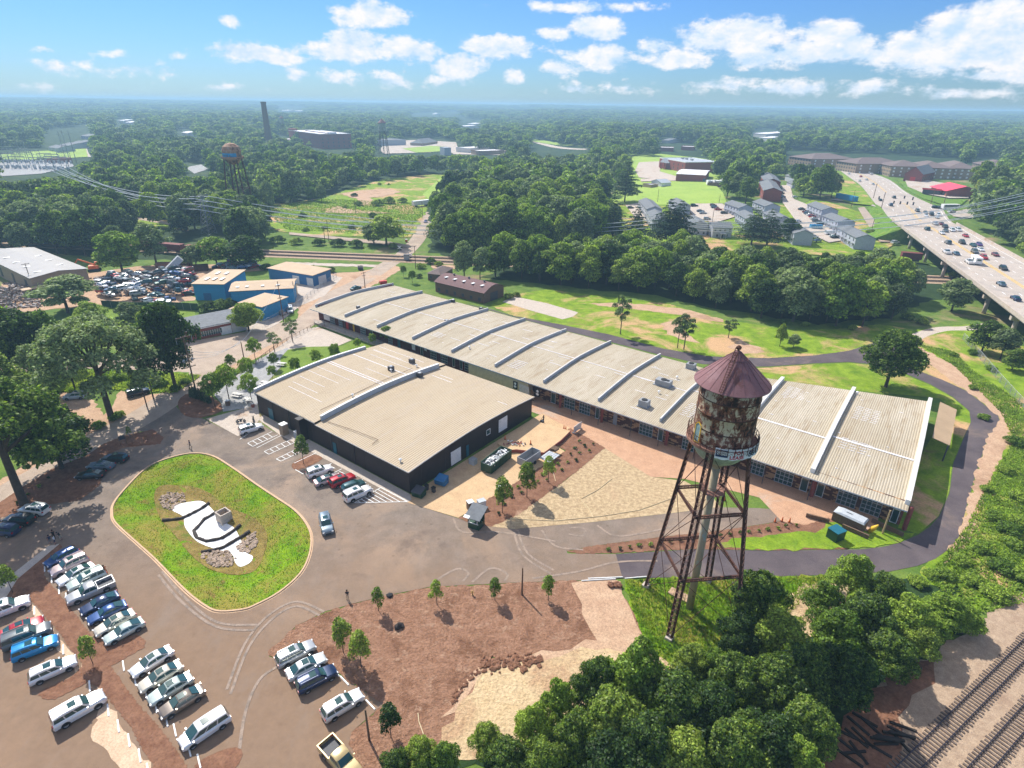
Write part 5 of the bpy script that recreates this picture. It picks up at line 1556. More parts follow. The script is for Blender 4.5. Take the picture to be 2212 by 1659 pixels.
for nm,ty,sock in(('sc','FLOAT_VECTOR','Scale'),('rot','FLOAT_VECTOR','Rotation'),('pick','INT','Instance Index')):
 na=N_.new('GeometryNodeInputNamedAttribute');na.data_type=ty;na.inputs['Name'].default_value=nm
 K_.new(na.outputs['Attribute'],ip.inputs[sock])
K_.new(ip.outputs[0],go.inputs[0])
mo=wood.modifiers.new('plant','NODES');mo.node_group=ng
print('TREES',NTREE,len(cand),len(far))
SAP=[((818,1320),1270,0,'planted sapling left of the black bag at the mulch edge'),((944,1306),1254,0,'planted sapling between the black bag and the hydrant'),((1069,1297),1249,0,'planted sapling between the hydrant and the wooden post'),((1184,1297),1245,0,'planted sapling right of the wooden post'),
((742,1410),1342,1,'planted young tree left of its wider neighbour near the four parked cars'),((781,1442),1370,1,'wide young tree nearest the dark blue crossover'),((845,1594),1528,1,'young tree right of the tilted wooden post'),
((201,1434),1380,1,'young tree on the mulch cross between the parking rows'),((28,1280),1226,1,'young tree above the white off-roader at the left edge'),((656,1002),944,1,'young tree on the small mulch island by the accessible bays'),
((1085,1108),1036,1,'thin young tree nearest the guard hut on the mulch'),((1138,1075),1003,1,'leafy young tree in the middle of the mulch strip'),((1184,1042),985,0,'nearly bare young tree by the concrete ramp'),
((282,946),922,0,'small young tree on the mulch island by the street'),((1278,590+0),566,0,'x')]
for(u,v),vt,k,lab in SAP[:-1]:
 p=G(u,v);h=hgt(p,vt)
 tree(('sapling',k),(p.x,p.y,.05),h,[2.0,2.9][k]*h/[3.6,4.4][k],'young_tree',lab,'sapling','newly planted trees')
YARD=[((495,862),791,'tall courtyard tree beside the picnic table left of the dark building'),((464,877),812,'courtyard tree behind the row of cypresses'),((544,867),810,'courtyard tree at the left corner of the dark building'),((538,828),776,'courtyard tree behind the corner tree'),((500,800),768,'small courtyard tree nearest the street bend'),
((593,797),765,'courtyard tree at the left tip of the lawn'),((590,822),792,'courtyard tree in front of the lawn tip'),((640,812),775,'round tree on the lawn left of the dark roof'),((685,794),757,'second round tree on the lawn'),((725,782),745,'third round tree on the lawn'),((773,757),732,'fourth round tree on the lawn'),((806,748),722,'lawn tree beside the long warehouse'),((836,745),706,'tallest lawn tree against the long warehouse'),
((552,778),733,'street tree opposite the end of the brick store'),((594,762),719,'middle street tree along the courtyard fence'),((633,740),689,'street tree nearest the loading dock'),((872,598),575,'young tree on the planted island by the crossing'),((891,612),586,'young tree beside the maroon barn')]
for(u,v),vt,lab in YARD:
 p=G(u,v);h=hgt(p,vt)
 tree(('yard',0)if v>765 or u>660 else('airy',0),(p.x,p.y,.05),h,h*.78,'young_tree',lab,'small tree','courtyard trees')
for i,(u,v)in enumerate([(414,858),(420,860),(426,862),(433,863),(439,866),(446,869),(453,872),(475,826),(468,832)]):
 p=G(u,v);tree(('column',0),(p.x,p.y,.05),2.9+(i%3)*.3,1.0,'cypress','narrow dark cypress in the row beside the utility pole','cypress','cypresses by the utility pole')
def rows(P,sp,n,lab,grp,rot=0):
 Wp=wpoly(P);c=0;xs=[p[0]for p in Wp];ys=[p[1]for p in Wp]
 cx,cy=sum(xs)/len(xs),sum(ys)/len(ys)
 for i in range(-40,40):
  for j in range(-40,40):
   x=cx+(i*math.cos(rot)-j*math.sin(rot))*sp;y=cy+(i*math.sin(rot)+j*math.cos(rot))*sp
   if c<n and in_poly(x,y,Wp):
    tree(('plant',0),(x+rg.uniform(-.15,.15),y+rg.uniform(-.15,.15),.08),rg.uniform(.5,.75),rg.uniform(.6,.95),'shrub',lab,'shrub',grp);c+=1
rows([(1070,1080),(1130,1045),(1180,1010),(1225,985),(1245,945),(1290,965),(1190,1035),(1110,1085),(1070,1120)],2.0,95,'low dark shrub planted in the mulch strip beside the straw','shrubs in the mulch strip',.4)
rows([(1270,1186),(1400,1168),(1540,1156),(1690,1132),(1740,1140),(1720,1150),(1540,1172),(1400,1185),(1280,1192)],1.7,100,'low dark shrub planted in rows in the long wedge bed','shrubs in the wedge bed',.2)
rows([(5,1100),(50,1062),(115,1030),(120,1045),(60,1085),(10,1108)],2.4,14,'small shrub in the mulch under the huge left tree','shrubs under the left tree')
BUSH=[((2125,905),3.5,0),((2190,960),5,1),((2170,1020),4,0),((2205,1080),5,1),((2145,1120),4,0),((2180,1150),5,1),((2120,1190),4.5,0),((2160,1230),5,0),((2205,1250),5,1),((2075,1215),3.5,0),((2040,1245),3.5,0),((2100,1260),4,1),((2150,1290),5,0),((2185,1180),4,0),((2130,1060),3,1),((2100,900-60),3,0),((2060,770),3.5,1),((2100,765),4,0),((2140,800),4,1),((2010,1245),3,1),((1980,1262),3.5,0),((2200,1130),4,0)]
for(u,v),w,k in BUSH:
 p=G(u,v);w*=.8;tree(('bush',0),p,w*.5,w,'bush','rough green bush on the slope right of the perimeter road','bush','bushes on the right slope')
BUSH2=[((u,v),w)for u,v,w in((600,590,6),(640,592,6),(680,588,5),(575,583,5),(715,588,4),(450,672,6),(475,668,6),(498,662,5),(525,655,5),(560,520,6),(600,525,7),(640,528,6),(690,530,6),(730,532,7),(770,534,7),(850,537,5),(660,500,4),(700,495,3.5),(760,495,5),(655,470,5),(815,445,8),(840,440,9),(870,438,7),(775,445,6),(805,470,6),(745,450,4),(765,425,5),(820,400,4),(840,400,3),(1100,645,4),(1115,640,3),(1050,640,4),(1060,632,4),(910,580,4),(930,570,5),(948,575,4),(905,600,3),(1880,505,5),(1900,490,5),(1915,500,5),(1930,515,5),(1905,470,4),(2060,600,5),(2075,650,5),(1990,700,4),(1960,690,4),(300,835,4),(345,835,4),(220,825,4),(258,822,4),(400,830,3),(195,840,4),(250,905,3),(215,925,3),(260,900,2.5),(380,845,3),(1740,705,3),(1690,700,3),(1840,712,3),(960,600,3))]
for(u,v),w in BUSH2:
 p=G(u,v);d=Vector(p).length
 tree(('bush',1 if d>200 else 0),p,w*.6,w,'bush','wild green bush on rough ground beyond the paved yards','bush','bushes on rough ground')
def tufts(name,P,n,h,mat,label,zf=None,world=False,w=.1,holes=()):
 Wp=P if world else wpoly(P);R=random.Random(len(name)+n)
 xs=[p[0]for p in Wp];ys=[p[1]for p in Wp];V,Fc=[],[]
 c=0
 while c<n:
  x,y=R.uniform(min(xs),max(xs)),R.uniform(min(ys),max(ys))
  if not in_poly(x,y,Wp)or any(in_poly(x,y,q)for q in holes):continue
  z=zf(x,y)if zf else T(x,y)+.03
  c+=1
  for q in range(4):
   a=R.uniform(0,6.28);l_=h*R.uniform(.5,1.2);ww=w*R.uniform(.6,1.4);k=len(V)
   ca,sa_=math.cos(a),math.sin(a)
   V+=[(x-sa_*ww,y+ca*ww,z),(x+sa_*ww,y-ca*ww,z),(x+ca*l_*.7,y+sa_*l_*.7,z+l_)]
   Fc.append((k,k+1,k+2))
 b=MB();b.v,b.f,b.mi=V,Fc,[0]*len(Fc)
 me=b.mesh(name,mat);o=bpy.data.objects.new(name,me);C.objects.link(o)
 at_=me.attributes.new('tint','FLOAT','FACE');at_.data.foreach_set('value',np.random.RandomState(6).random_sample(len(Fc)).astype('f'))
 return tagged(o,label,'grass',kind='stuff')
GR=foliage('grass_blades',(.08,.16,.01),(.17,.27,.02),(.30,.34,.05),.4,.25)
GW=foliage('weed_blades',(.15,.22,.035),(.25,.34,.05),(.38,.42,.1),.4,.2)
sandw=[tuple(G(u,v,-1.8)[:2])for u,v in((350,1075),(400,1060),(440,1085),(478,1125),(556,1155),(556,1185),(545,1205),(500,1232),(440,1222),(436,1190),(395,1130))]
tufts('grass',BASIN,7000,.13,GR,'thick green grass on the banks of the kerbed basin',basin_z,True,.05,[sandw])
tufts('weeds',[(1985,745),(2060,760),(2100,800),(2250,900),(2250,1150),(2230,1300),(2100,1330),(2000,1250),(2086,1140),(2130,1050),(2190,950),(2160,890),(2060,790)],10000,.4,GW,'tall weeds covering the slope right of the perimeter road',w=.11)
tufts('grass',[(1350,1255),(1500,1250),(1690,1248),(1790,1246),(1700,1330),(1620,1420),(1500,1465),(1400,1400),(1370,1330)],6000,.4,GR,'rough grass under the water tower',w=.06)
tufts('weeds',[(170,800),(300,804),(435,812),(420,822),(380,850),(330,848),(260,843),(170,848),(60,848),(0,858),(0,830)],5000,.6,GW,'knee-high weeds between the side street and the clearing',w=.12)
tufts('weeds',[(590,445),(700,430),(900,440),(915,462),(880,512),(800,508),(700,502),(620,498),(585,468)],11000,.7,GW,'overgrown weeds on the lot beyond the railway',w=.22)
# buildings round about
def Gh(u,v,h):
 z=h;p=G(u,v,z)
 for _ in range(12):
  z=z*.5+(T(p.x,p.y)+h)*.5;p=G(u,v,z)
 return p
def block(name,label,cat,A_,B_,C_,h,roof='flat',rise=1.0,wall='brick',roofm='greyroof',wins=(),over=.4,group=None,depth_=None,base=-1.0,trim=None,doors=()):
 a,b_,c=Gh(*A_,h),Gh(*B_,h),Gh(*C_,h)
 ex=Vector((b_.x-a.x,b_.y-a.y,0));L=ex.length;ex.normalize();ey=Vector((-ex.y,ex.x,0))
 D=(c-b_).dot(ey)
 if D<0:ey=-ey;D=-D
 D=depth_ or max(6.0,min(60,D))
 ang=math.atan2(ex.y,ex.x)
 z0=min(T(a.x,a.y),T(b_.x,b_.y));z1=(T(a.x,a.y)+T(b_.x,b_.y))/2
 t=thing(name,label,cat,(a.x,a.y,z1),ang,group)
 m=MB();m.box((L/2,D/2,(h+base)/2),(L,D,h-base))
 gab=roof in('gable_x','gable_y','arch_x')
 if roof=='gable_x':
  for x in(0.01,L-.01):m.add([(x,0,h),(x,D,h),(x,D/2,h+rise)],[(0,1,2)])
 if roof=='gable_y':
  for y in(.01,D-.01):m.add([(0,y,h),(L,y,h),(L/2,y,h+rise)],[(0,1,2)])
 if roof=='arch_x':
  for x in(.01,L-.01):
   m.add([(x,D*k/8,h+rise*math.sin(PI*k/8))for k in range(9)],[tuple(range(9))])
 wl_=m.build('wall',M[wall],t)
 r=MB();o=over;e=.12
 if roof=='flat':
  r.box((L/2,D/2,h+.05),(L-.5,D-.5,.1))
  rf=r.build('roof',M[roofm],t)
  q=MB()
  for(cx,cy,sx_,sy_)in((L/2,.15,L+.1,.35),(L/2,D-.15,L+.1,.35),(.15,D/2,.35,D-.5),(L-.15,D/2,.35,D-.5)):q.box((cx,cy,h+.25),(sx_,sy_,.6))
  q.build('parapet',M[trim or wall],t)
 else:
  if roof=='gable_x':pr=[(-o,h-o*rise/(D/2)),(D/2,h+rise),(D+o,h-o*rise/(D/2))]
  elif roof=='gable_y':pr=[(-o,h-o*rise/(L/2)),(L/2,h+rise),(L+o,h-o*rise/(L/2))]
  elif roof=='arch_x':pr=[(-o,h-.1)]+[(D*k/8,h+rise*math.sin(PI*k/8))for k in range(9)]+[(D+o,h-.1)]
  elif roof=='mono':pr=[(-o,h),(D+o,h+rise)]
  if roof in('gable_x','arch_x','mono'):
   n=len(pr)
   vs=[(x,y,z+e+dz_)for dz_ in(0,.14)for x in(-o,L+o)for y,z in pr]
   fs=[]
   for k in range(n-1):
    fs+=[(k,k+1,n+k+1,n+k),(2*n+k,3*n+k,3*n+k+1,2*n+k+1),(k,2*n+k,2*n+k+1,k+1),(n+k,n+k+1,3*n+k+1,3*n+k)]
   fs+=[(0,n,3*n,2*n),(n-1,3*n-1,4*n-1,2*n-1)]
   r.add(vs,fs)
  elif roof=='gable_y':
   n=3
   vs=[(x,y,z+e+dz_)for dz_ in(0,.14)for y in(-o,D+o)for x,z in pr]
   fs=[]
   for k in range(n-1):
    fs+=[(k,n+k,n+k+1,k+1),(2*n+k,2*n+k+1,3*n+k+1,3*n+k),(k,k+1,2*n+k+1,2*n+k),(n+k,3*n+k,3*n+k+1,n+k+1)]
   fs+=[(0,2*n,3*n,n),(n-1,2*n-1,4*n-1,3*n-1)]
   r.add(vs,fs)
  elif roof=='hip':
   i=min(L,D)/2
   p=[(-o,-o,h),(L+o,-o,h),(L+o,D+o,h),(-o,D+o,h)]
   q=[(i,D/2,h+rise),(L-i,D/2,h+rise)]if L>=D else [(L/2,i,h+rise),(L/2,D-i,h+rise)]
   vs=[(x,y,z+.1)for x,y,z in p+q]
   fs=[(0,1,5,4),(1,2,5),(2,3,4,5),(3,0,4)]if L>=D else [(0,1,4),(1,2,5,4),(2,3,5),(3,0,4,5)]
   r.add(vs,fs+[(3,2,1,0)])
  rf=r.build('roof',M[roofm],t)
 for(side,n,zs,w,hh,m0)in wins:
  for z in zs:
   for k in range(n):
    f=MB();s_=(k+.5)/n
    if side=='f':f.box((L*s_,-.02,z),(w,.1,hh))
    elif side=='r':f.box((L+.02,D*s_,z),(.1,w,hh))
    elif side=='l':f.box((-.02,D*s_,z),(.1,w,hh))
    f.build('window',M[m0],t)
 for(side,s_,w,hh,m0)in doors:
  f=MB()
  if side=='f':f.box((L*s_,-.05,hh/2),(w,.12,hh))
  else:f.box((L+.05,D*s_,hh/2),(.12,w,hh))
  f.build('door',M[m0],t)
 return t,L,D,rf
t,L,D,rf=block('barn','long low barn with curved maroon roof beside the long warehouse','barn',(940,609),(1045,634),(1084,618),3.6,'arch_x',1.8,'wood','shingle_br',doors=[('r',.5,4,3,'darkgrey')],wins=[('f',6,(1.2,),1.2,1.2,'darkgrey')])
M['maroon']=plain('maroon_roof',(.15,.075,.072),.8);rf.data.materials[0]=M['maroon']
for k in range(5):
 for s_ in(1,):
  b=MB();y=D*.28;z=3.6+1.8*math.sin(PI*.28)+.32;b.box((L*(k+.7)/5.4,y,z),(1.0,2.0,.12));b.build('skylight',M['white'],rf)
for k in range(3):b=MB();b.lathe([(.3,0),(.3,.7),(.45,.7),(.45,.9),(0,1.0)],8,(L*(k+.6)/3.2,D/2,3.6+1.8));b.build('roof_vent',M['darkgrey'],rf)
block('shed','small derelict brown shed left of the maroon barn','shed',(924,591),(952,594),(990,581),2.6,'hip',1.4,'wood','shingle_br',wins=[('f',2,(1.4,),.8,1,'darkgrey')])
t,L,D,rf=block('steel_warehouse','bright blue steel warehouse with tan roof next to the wrecked cars','warehouse',(416,614),(483,615),(553,587),5.6,'mono',.4,'blue','tanroof',doors=[('f',.4,2.5,2.6,'blue_dk')])
for x,y in((.25,.3),(.5,.3),(.75,.3),(.3,.7),(.6,.7)):b=MB();b.box((L*x,D*y,6.15+.3*y),(1,3,.08));b.build('skylight',M['white'],rf)
t,L,D,rf=block('steel_warehouse','blue steel warehouse with tan gabled roof in the middle of the yard','warehouse',(497,630),(633,623),(668,602),5.0,'gable_x',.9,'blue','tanroof',doors=[('r',.8,3,4,'cream')],wins=[])
for x in(.1,.25,.5,.75):b=MB();b.box((L*x,D*.3,5.75),(1,3,.1));b.build('skylight',M['white'],rf)
t,L,D,rf=block('steel_warehouse','pale blue low shed with tan roof beside the street fence','shed',(517,655),(566,664),(601,641),4.4,'mono',.2,'blue','tanroof')
block('steel_warehouse','dark blue long steel building at the back of the yard','warehouse',(579,580),(675,596),(703,582),4.0,'mono',.3,'blue_dk','tanroof',doors=[('f',.62,3.2,3,'offwhite'),('f',.93,3,3,'offwhite'),('r',.5,4,3,'offwhite')])
t,L,D,rf=block('store','low red brick store with flat grey roof facing the paved lot','store',(387,718),(522,691),(506,676),3.3,'mono',.15,'brick','shingle',doors=[('f',.72,3.0,2.4,'white'),('f',.94,4.2,3.0,'offwhite')],depth_=11)
b=MB()
for k in range(9):b.box((L*.34+k*.62,-.1,1.5),(.5,.08,1.4))
b.build('window',M['glass'],t)
for k in range(10):b=MB();b.box((L*.34-.3+k*.62,-.12,1.5),(.06,.12,1.5));b.build('window_bar',M['white'],t)
b=MB();b.box((L/2,-.3,3.3),(L+.8,.2,.25));b.build('fascia',M['white'],t)
t,L,D,rf=block('warehouse','tan warehouse with weathered pale roof at the left edge','warehouse',(-40,551),(66,602),(186,581),5.8,'gable_x',1.0,'tanwall','greyroof',wins=[('f',4,(2.6,),2.2,3.4,'darkgrey')])
for x,y in((.3,.25),(.5,.25),(.7,.25),(.9,.25),(.4,.7),(.6,.7),(.8,.7)):b=MB();b.box((L*x,D*y,5.8+1.0*(1-abs(2*y-1))+.3),(1,3,.08));b.build('skylight',M['white'],rf)
b=MB();b.box((L+1.6,D*.3,3.0),(3.0,18,.12));b.build('side_canopy',M['tanroof'],t)
block('warehouse','second pale-roofed warehouse behind the tan warehouse at the left edge','warehouse',(-30,545),(20,548),(60,541),5,'gable_x',.8,'tanwall','greyroof')
block('shed','tan roofed shed behind the dark tree by the store','shed',(498,668),(525,672),(545,650),2.8,'mono',.2,'tanwall','tanroof')
TH=[((1745,438),(1775,458),(1809,453),'grey townhouse row nearest the green strip, top of three'),((1778,463),(1810,483),(1847,477),'grey townhouse row nearest the green strip, middle of three'),((1811,491),(1849,516),(1889,512),'grey townhouse row nearest the green strip, bottom of three'),
((1690,484),(1716,507),(1752,506),'grey townhouse row left of the blue skips'),((1650,456),(1673,478),(1719,474),'grey townhouse row above the one by the blue skips'),((1627,433),(1652,449),(1692,446),'grey townhouse row behind the middle car park'),
((1380,432),(1397,454),(1421,448),'leftmost townhouse row right of the cedar'),((1397,457),(1411,479),(1438,472),'townhouse row just below the leftmost one'),((1445,432),(1459,446),(1484,440),'townhouse row behind the wide pine'),
((1566,437),(1596,452),(1626,446),'townhouse row at the corner of the playing field'),((1590,457),(1611,476),(1643,467),'townhouse row below the one at the playing field corner'),((1478,470),(1492,486),(1516,480),'townhouse half hidden right of the wide pine')]
for A_,B_,C_,lab in TH:
 t,L,D,rf=block('townhouse',lab,'townhouse',A_,B_,C_,5.4,'gable_x',1.7,'vinyl','shingle',wins=[('f',5,(1.5,4.1),.9,1.2,'darkgrey')],group='grey-roofed townhouse rows',depth_=9)
 for k in range(5):b=MB();b.box((L*(k+.5)/5+1.1,-.7,2.5),(1.6,1.4,.12));b.build('porch_roof',M['shingle'],t)
t,L,D,rf=block('townhouse','townhouse with white columned porch facing the belt of trees','townhouse',(1541,492),(1583,492),(1584,474),5.4,'gable_x',1.8,'vinyl','shingle',wins=[('f',4,(4.1,),.9,1.2,'darkgrey'),('f',2,(1.4,),.9,1.2,'darkgrey')],group='grey-roofed townhouse rows',depth_=9,doors=[('f',.52,1.0,2.1,'darkgrey')])
b=MB();b.box((L*.52,-1.0,2.6),(3,2,.2))
for x in(-1.3,1.3):b.box((L*.52+x,-1.9,1.3),(.2,.2,2.5))
b.build('porch',M['white'],t)
block('townhouse','low grey-roofed house left of the columned porch house','house',(1492,494),(1527,496),(1527,484),3.4,'gable_x',1.4,'vinyl','shingle',wins=[('f',3,(1.5,),.9,1,'darkgrey')],depth_=8)
for i,(A_,B_,C_,lab)in enumerate([((1640,392),(1650,412),(1681,408),'nearer brick apartment block at the top of the car park'),((1642,378),(1652,392),(1676,388),'farther brick apartment block at the top of the car park')]):
 block('apartment_block',lab,'apartment block',A_,B_,C_,6.5,'gable_x',2,'brick','shingle',wins=[('f',4,(1.6,4.6),1.0,1.3,'darkgrey')],depth_=11,group='brick apartment blocks')
block('house','grey house roof half hidden by the trees above the car park','house',(1697,379),(1722,387),(1746,380),4,'gable_x',2,'vinyl','shingle',depth_=9)
block('house','small grey outbuilding above the car park','shed',(1700,393),(1712,398),(1730,394),3,'gable_x',1.4,'vinyl','shingle',depth_=6)
t,L,D,rf=block('hall','tall red brick hall with white-edged flat roof and gabled porch','hall',(1425,342),(1481,351),(1510,343),9,'flat',0,'brick','lightgrey',wins=[('f',6,(3,6.2),1.1,1.8,'glass')],trim='white')
b=MB();b.add([(L*.3-6,-4,6.2),(L*.3+6,-4,6.2),(L*.3,-4,10),(L*.3-6,.1,6.2),(L*.3+6,.1,6.2),(L*.3,.1,10)],[(0,1,2),(3,5,4),(0,2,5,3),(1,4,5,2),(0,3,4,1)]);b.build('porch_gable',M['lightgrey'],t)
b=MB()
for x in(-5,-2,2,5):b.box((L*.3+x,-3.7,3),(.7,.7,6.4))
b.build('porch_columns',M['brick'],t)
for x in(.25,.4,.6):b=MB();b.box((L*x,D*.5,10),(3,2,1.2));b.build('air_conditioner',M['grey'],t)
block('hall','grey hipped wing on the right of the brick hall','hall',(1500,357),(1525,362),(1545,354),4,'hip',5,'brick','shingle')
t,L,D,rf=block('gymnasium','long brick gymnasium with pale blue-white roof behind the field','hall',(1461,377),(1524,378),(1522,367),5.5,'gable_x',1.0,'brick','whiteroof',doors=[('f',.97,1.5,3,'teal')])
block('house','small white gabled house left of the gymnasium','house',(1407,392),(1429,395),(1432,388),3.4,'gable_y',2,'white','lightgrey',depth_=9)
block('shed','dark low shed beside the small white house','shed',(1389,398),(1406,400),(1411,396),2.4,'flat',0,'tanwall','lightgrey',depth_=7)
for i,u in enumerate((1530,1544)):block('box_van',['left','right'][i]+' one of two white box vans by the wooden compound','van',(u,392),(u+10,392),(u+10,388),3,'flat',0,'white','white',depth_=6)
block('shed','dark wooden compound beside the white box vans','shed',(1528,396),(1552,398),(1552,394),2,'flat',0,'wood','darkgrey',depth_=5)
block('tent','white peaked tent at the corner of the playing field','tent',(1552,390),(1572,392),(1574,385),3,'hip',3,'white','white',depth_=10)
block('shop','low brick building with white roof left of the tall tree beyond the hall','shop',(1423,319),(1455,320),(1458,313),4.5,'flat',0,'brick','whiteroof',depth_=20)
block('shop','low brick building with white roof right of the tall tree beyond the hall','shop',(1472,317),(1500,318),(1500,311),4.5,'flat',0,'brick','whiteroof',depth_=20)
block('house','white house in the woods beside the curving far road','house',(1136,293),(1152,294),(1155,290),4,'gable_x',2.5,'white','lightgrey')
block('house','grey roofed house in the trees above the low brick buildings','house',(1430,303),(1445,304),(1448,300),4,'gable_x',2.5,'vinyl','shingle')
t,L,D,rf=block('mill','big red brick textile mill with white roof and raised roof monitor','mill',(623,281),(690,291),(760,290),19,'flat',0,'brick','whiteroof',wins=[('f',16,(3,8,12.6),1.6,2.2,'darkgrey'),('r',6,(3,8,12.6),1.6,2.2,'darkgrey')],trim='offwhite',base=-3)
b=MB();b.box((L*.55,D*.5,18),(L*.7,12,4));o=b.build('roof_monitor',M['brick'],t);b=MB();b.box((L*.55,D*.5,20.2),(L*.7+1,13,.5));b.build('monitor_roof',M['whiteroof'],o)
b=MB();b.box((3,D*.12,19),(11,11,6));b.build('stair_tower',M['brick'],t)
b=MB();b.box((L*.9,D*.5,18.5),(10,10,5));b.build('roof_house',M['lightgrey'],t)
for k in range(12):b=MB();b.box((L*(k+3)/17,D*.28,17),(3,3,1.4));b.build('skylight',M['darkgrey'],t)
ch=G(583,318);chh=hgt(ch,218)
t=thing('chimney','very tall tapering dark brick factory chimney beside the mill','chimney',ch)
b=MB();b.lathe([(5.2,-2),(3.4,chh*.96),(3.9,chh*.97),(3.9,chh)],16);b.build('shaft',M['wood'],t)
b=MB();b.lathe([(3.0,chh-2),(3.0,chh+.1),(3.9,chh+.1)],16);b.build('rim',M['darkgrey'],t)
block('shop','low white-roofed annex left of the mill','building',(600,300),(637,303),(640,297),6,'flat',0,'brick','whiteroof',depth_=30)
block('shop','grey two-storey building behind the right far water tower','building',(786,300),(818,304),(842,298),8,'flat',0,'lightgrey','shingle',wins=[('f',7,(2,5.5),2.5,1.8,'darkgrey')])
block('pavilion','grey hip-roofed pavilion in the far car park','pavilion',(886,309),(912,310),(919,304),4,'hip',6,'tanwall','shingle')
block('shop','white flat-roofed building right of the pavilion','building',(985,319),(1014,321),(1017,315),6,'flat',0,'offwhite','whiteroof')
block('shop','long low white-roofed building at the edge of the far clearing','building',(1038,327),(1088,325),(1092,320),5,'flat',0,'tanwall','whiteroof',depth_=22)
block('shop','small grey block left of the white flat-roofed building','building',(950,318),(960,320),(962,316),9,'flat',0,'lightgrey','lightgrey',depth_=9)
FARB=[((608,238),(622,239),(625,236),'left of two tiny white roofs on the horizon above the mill'),((634,239),(649,240),(651,237),'right of two tiny white roofs on the horizon above the mill'),((778,246),(792,247),(794,244),'tiny pale roof in the far woods right of the mill'),((852,243),(866,244),(868,241),'tiny white roof in the far woods above the pavilion'),((880,247),(888,247),(889,245),'smallest white roof in the far woods above the pavilion'),
((995,272),(1008,273),(1012,269),'lower of two white far roofs right of the pavilion'),((1009,267),(1026,268),(1028,264),'upper of two white far roofs right of the pavilion'),((1628,288),(1655,290),(1662,285),'pale commercial roof in the far right woods'),((1655,286),(1676,288),(1682,282),'second pale commercial roof in the far right woods'),((1640,297),(1660,299),(1668,294),'third pale commercial roof in the far right woods'),
((255,260),(266,261),(268,257),'left of two white far roofs in the left woods'),((270,264),(282,265),(284,262),'right of two white far roofs in the left woods'),((392,286),(405,288),(408,283),'small white roof in the woods left of the rusty tower'),((40,258),(75,259),(78,256),'long pale far roof in the upper left woods'),((934,245),(940,246),(941,244),'small far church in the woods')]
for A_,B_,C_,lab in FARB:block('house',lab,'building',A_,B_,C_,6,'gable_x',2,'offwhite','whiteroof')
HS=[((104,318),(124,321),(130,315),'leftmost house behind the substation'),((128,313),(148,315),(152,309),'second house behind the substation'),((150,309),(168,311),(173,305),'third house behind the substation'),((168,307),(180,309),(184,303),'fourth house behind the substation'),((174,293),(190,295),(195,290),'house in the trees above the row behind the substation'),((208,286),(218,287),(221,283),'pale house at the end of the row behind the substation')]
for A_,B_,C_,lab in HS:block('house',lab,'house',A_,B_,C_,4.5,'gable_x',2.5,'vinyl','shingle',wins=[('f',3,(2,),1.2,1.3,'darkgrey')],group='houses behind the substation')
block('control_building','long low maroon control building in the substation','building',(104,344),(155,342),(157,339),4,'flat',0,'brick','whiteroof',depth_=9)
block('house','white flat-roofed hut at the edge of the left woods','hut',(223,442),(246,440),(247,438),3,'flat',0,'tanwall','whiteroof',depth_=6)
t,L,D,rf=block('restaurant','restaurant with bright coral red metal roof beside the highway','restaurant',(2013,403),(2046,412),(2079,404),4.2,'gable_x',3.2,'brick','redbright',over=1.2,wins=[('f',4,(1.8,),2,1.6,'glass')])
t,L,D,rf=block('porch_canopy','red-roofed drive-through canopy in front of the restaurant','canopy',(1994,409),(2032,412),(2037,406),3.6,'gable_x',.8,'darkgrey','redbright',depth_=7,over=.6)
t.children[0].data.transform(Matrix.Scale(.02,4,(0,1,0)))
t,L,D,rf=block('church','dark brick church with grey gabled roof and red doors','church',(1955,374),(1994,377),(2030,372),6.5,'gable_y',5.5,'brick','shingle',doors=[('f',.5,4,4,'red')],wins=[('r',6,(3,),1.2,3,'glass')])
AP=[((1705,338),(1753,344),(1798,338),'leftmost brown-roofed apartment building on the ridge'),((1808,348),(1851,354),(1897,347),'second brown-roofed apartment building on the ridge'),((1898,353),(1926,359),(1956,352),'third brown-roofed apartment building on the ridge'),((1953,354),(1985,362),(2014,354),'fourth apartment building behind the brick church'),((2019,354),(2046,363),(2081,356),'fifth apartment building right of the brick church'),((2101,352),(2131,358),(2150,352),'sixth apartment building behind the tall roadside tree'),((2197,354),(2216,358),(2232,352),'last apartment building at the right edge')]
for A_,B_,C_,lab in AP:
 block('apartment_building',lab,'apartment building',A_,B_,C_,9,'hip',4.5,'tanwall','shingle_br',wins=[('f',8,(1.6,4.6,7.4),1.6,1.5,'darkgrey'),('r',5,(1.6,4.6,7.4),1.6,1.5,'white')],over=.8,group='apartment buildings on the ridge')
t,L,D,rf=block('trailer','blue-sided long trailer parked on the bank beside the highway','trailer',(1806,419),(1846,427),(1848,424),3.4,'flat',0,'blue','white',depth_=3)
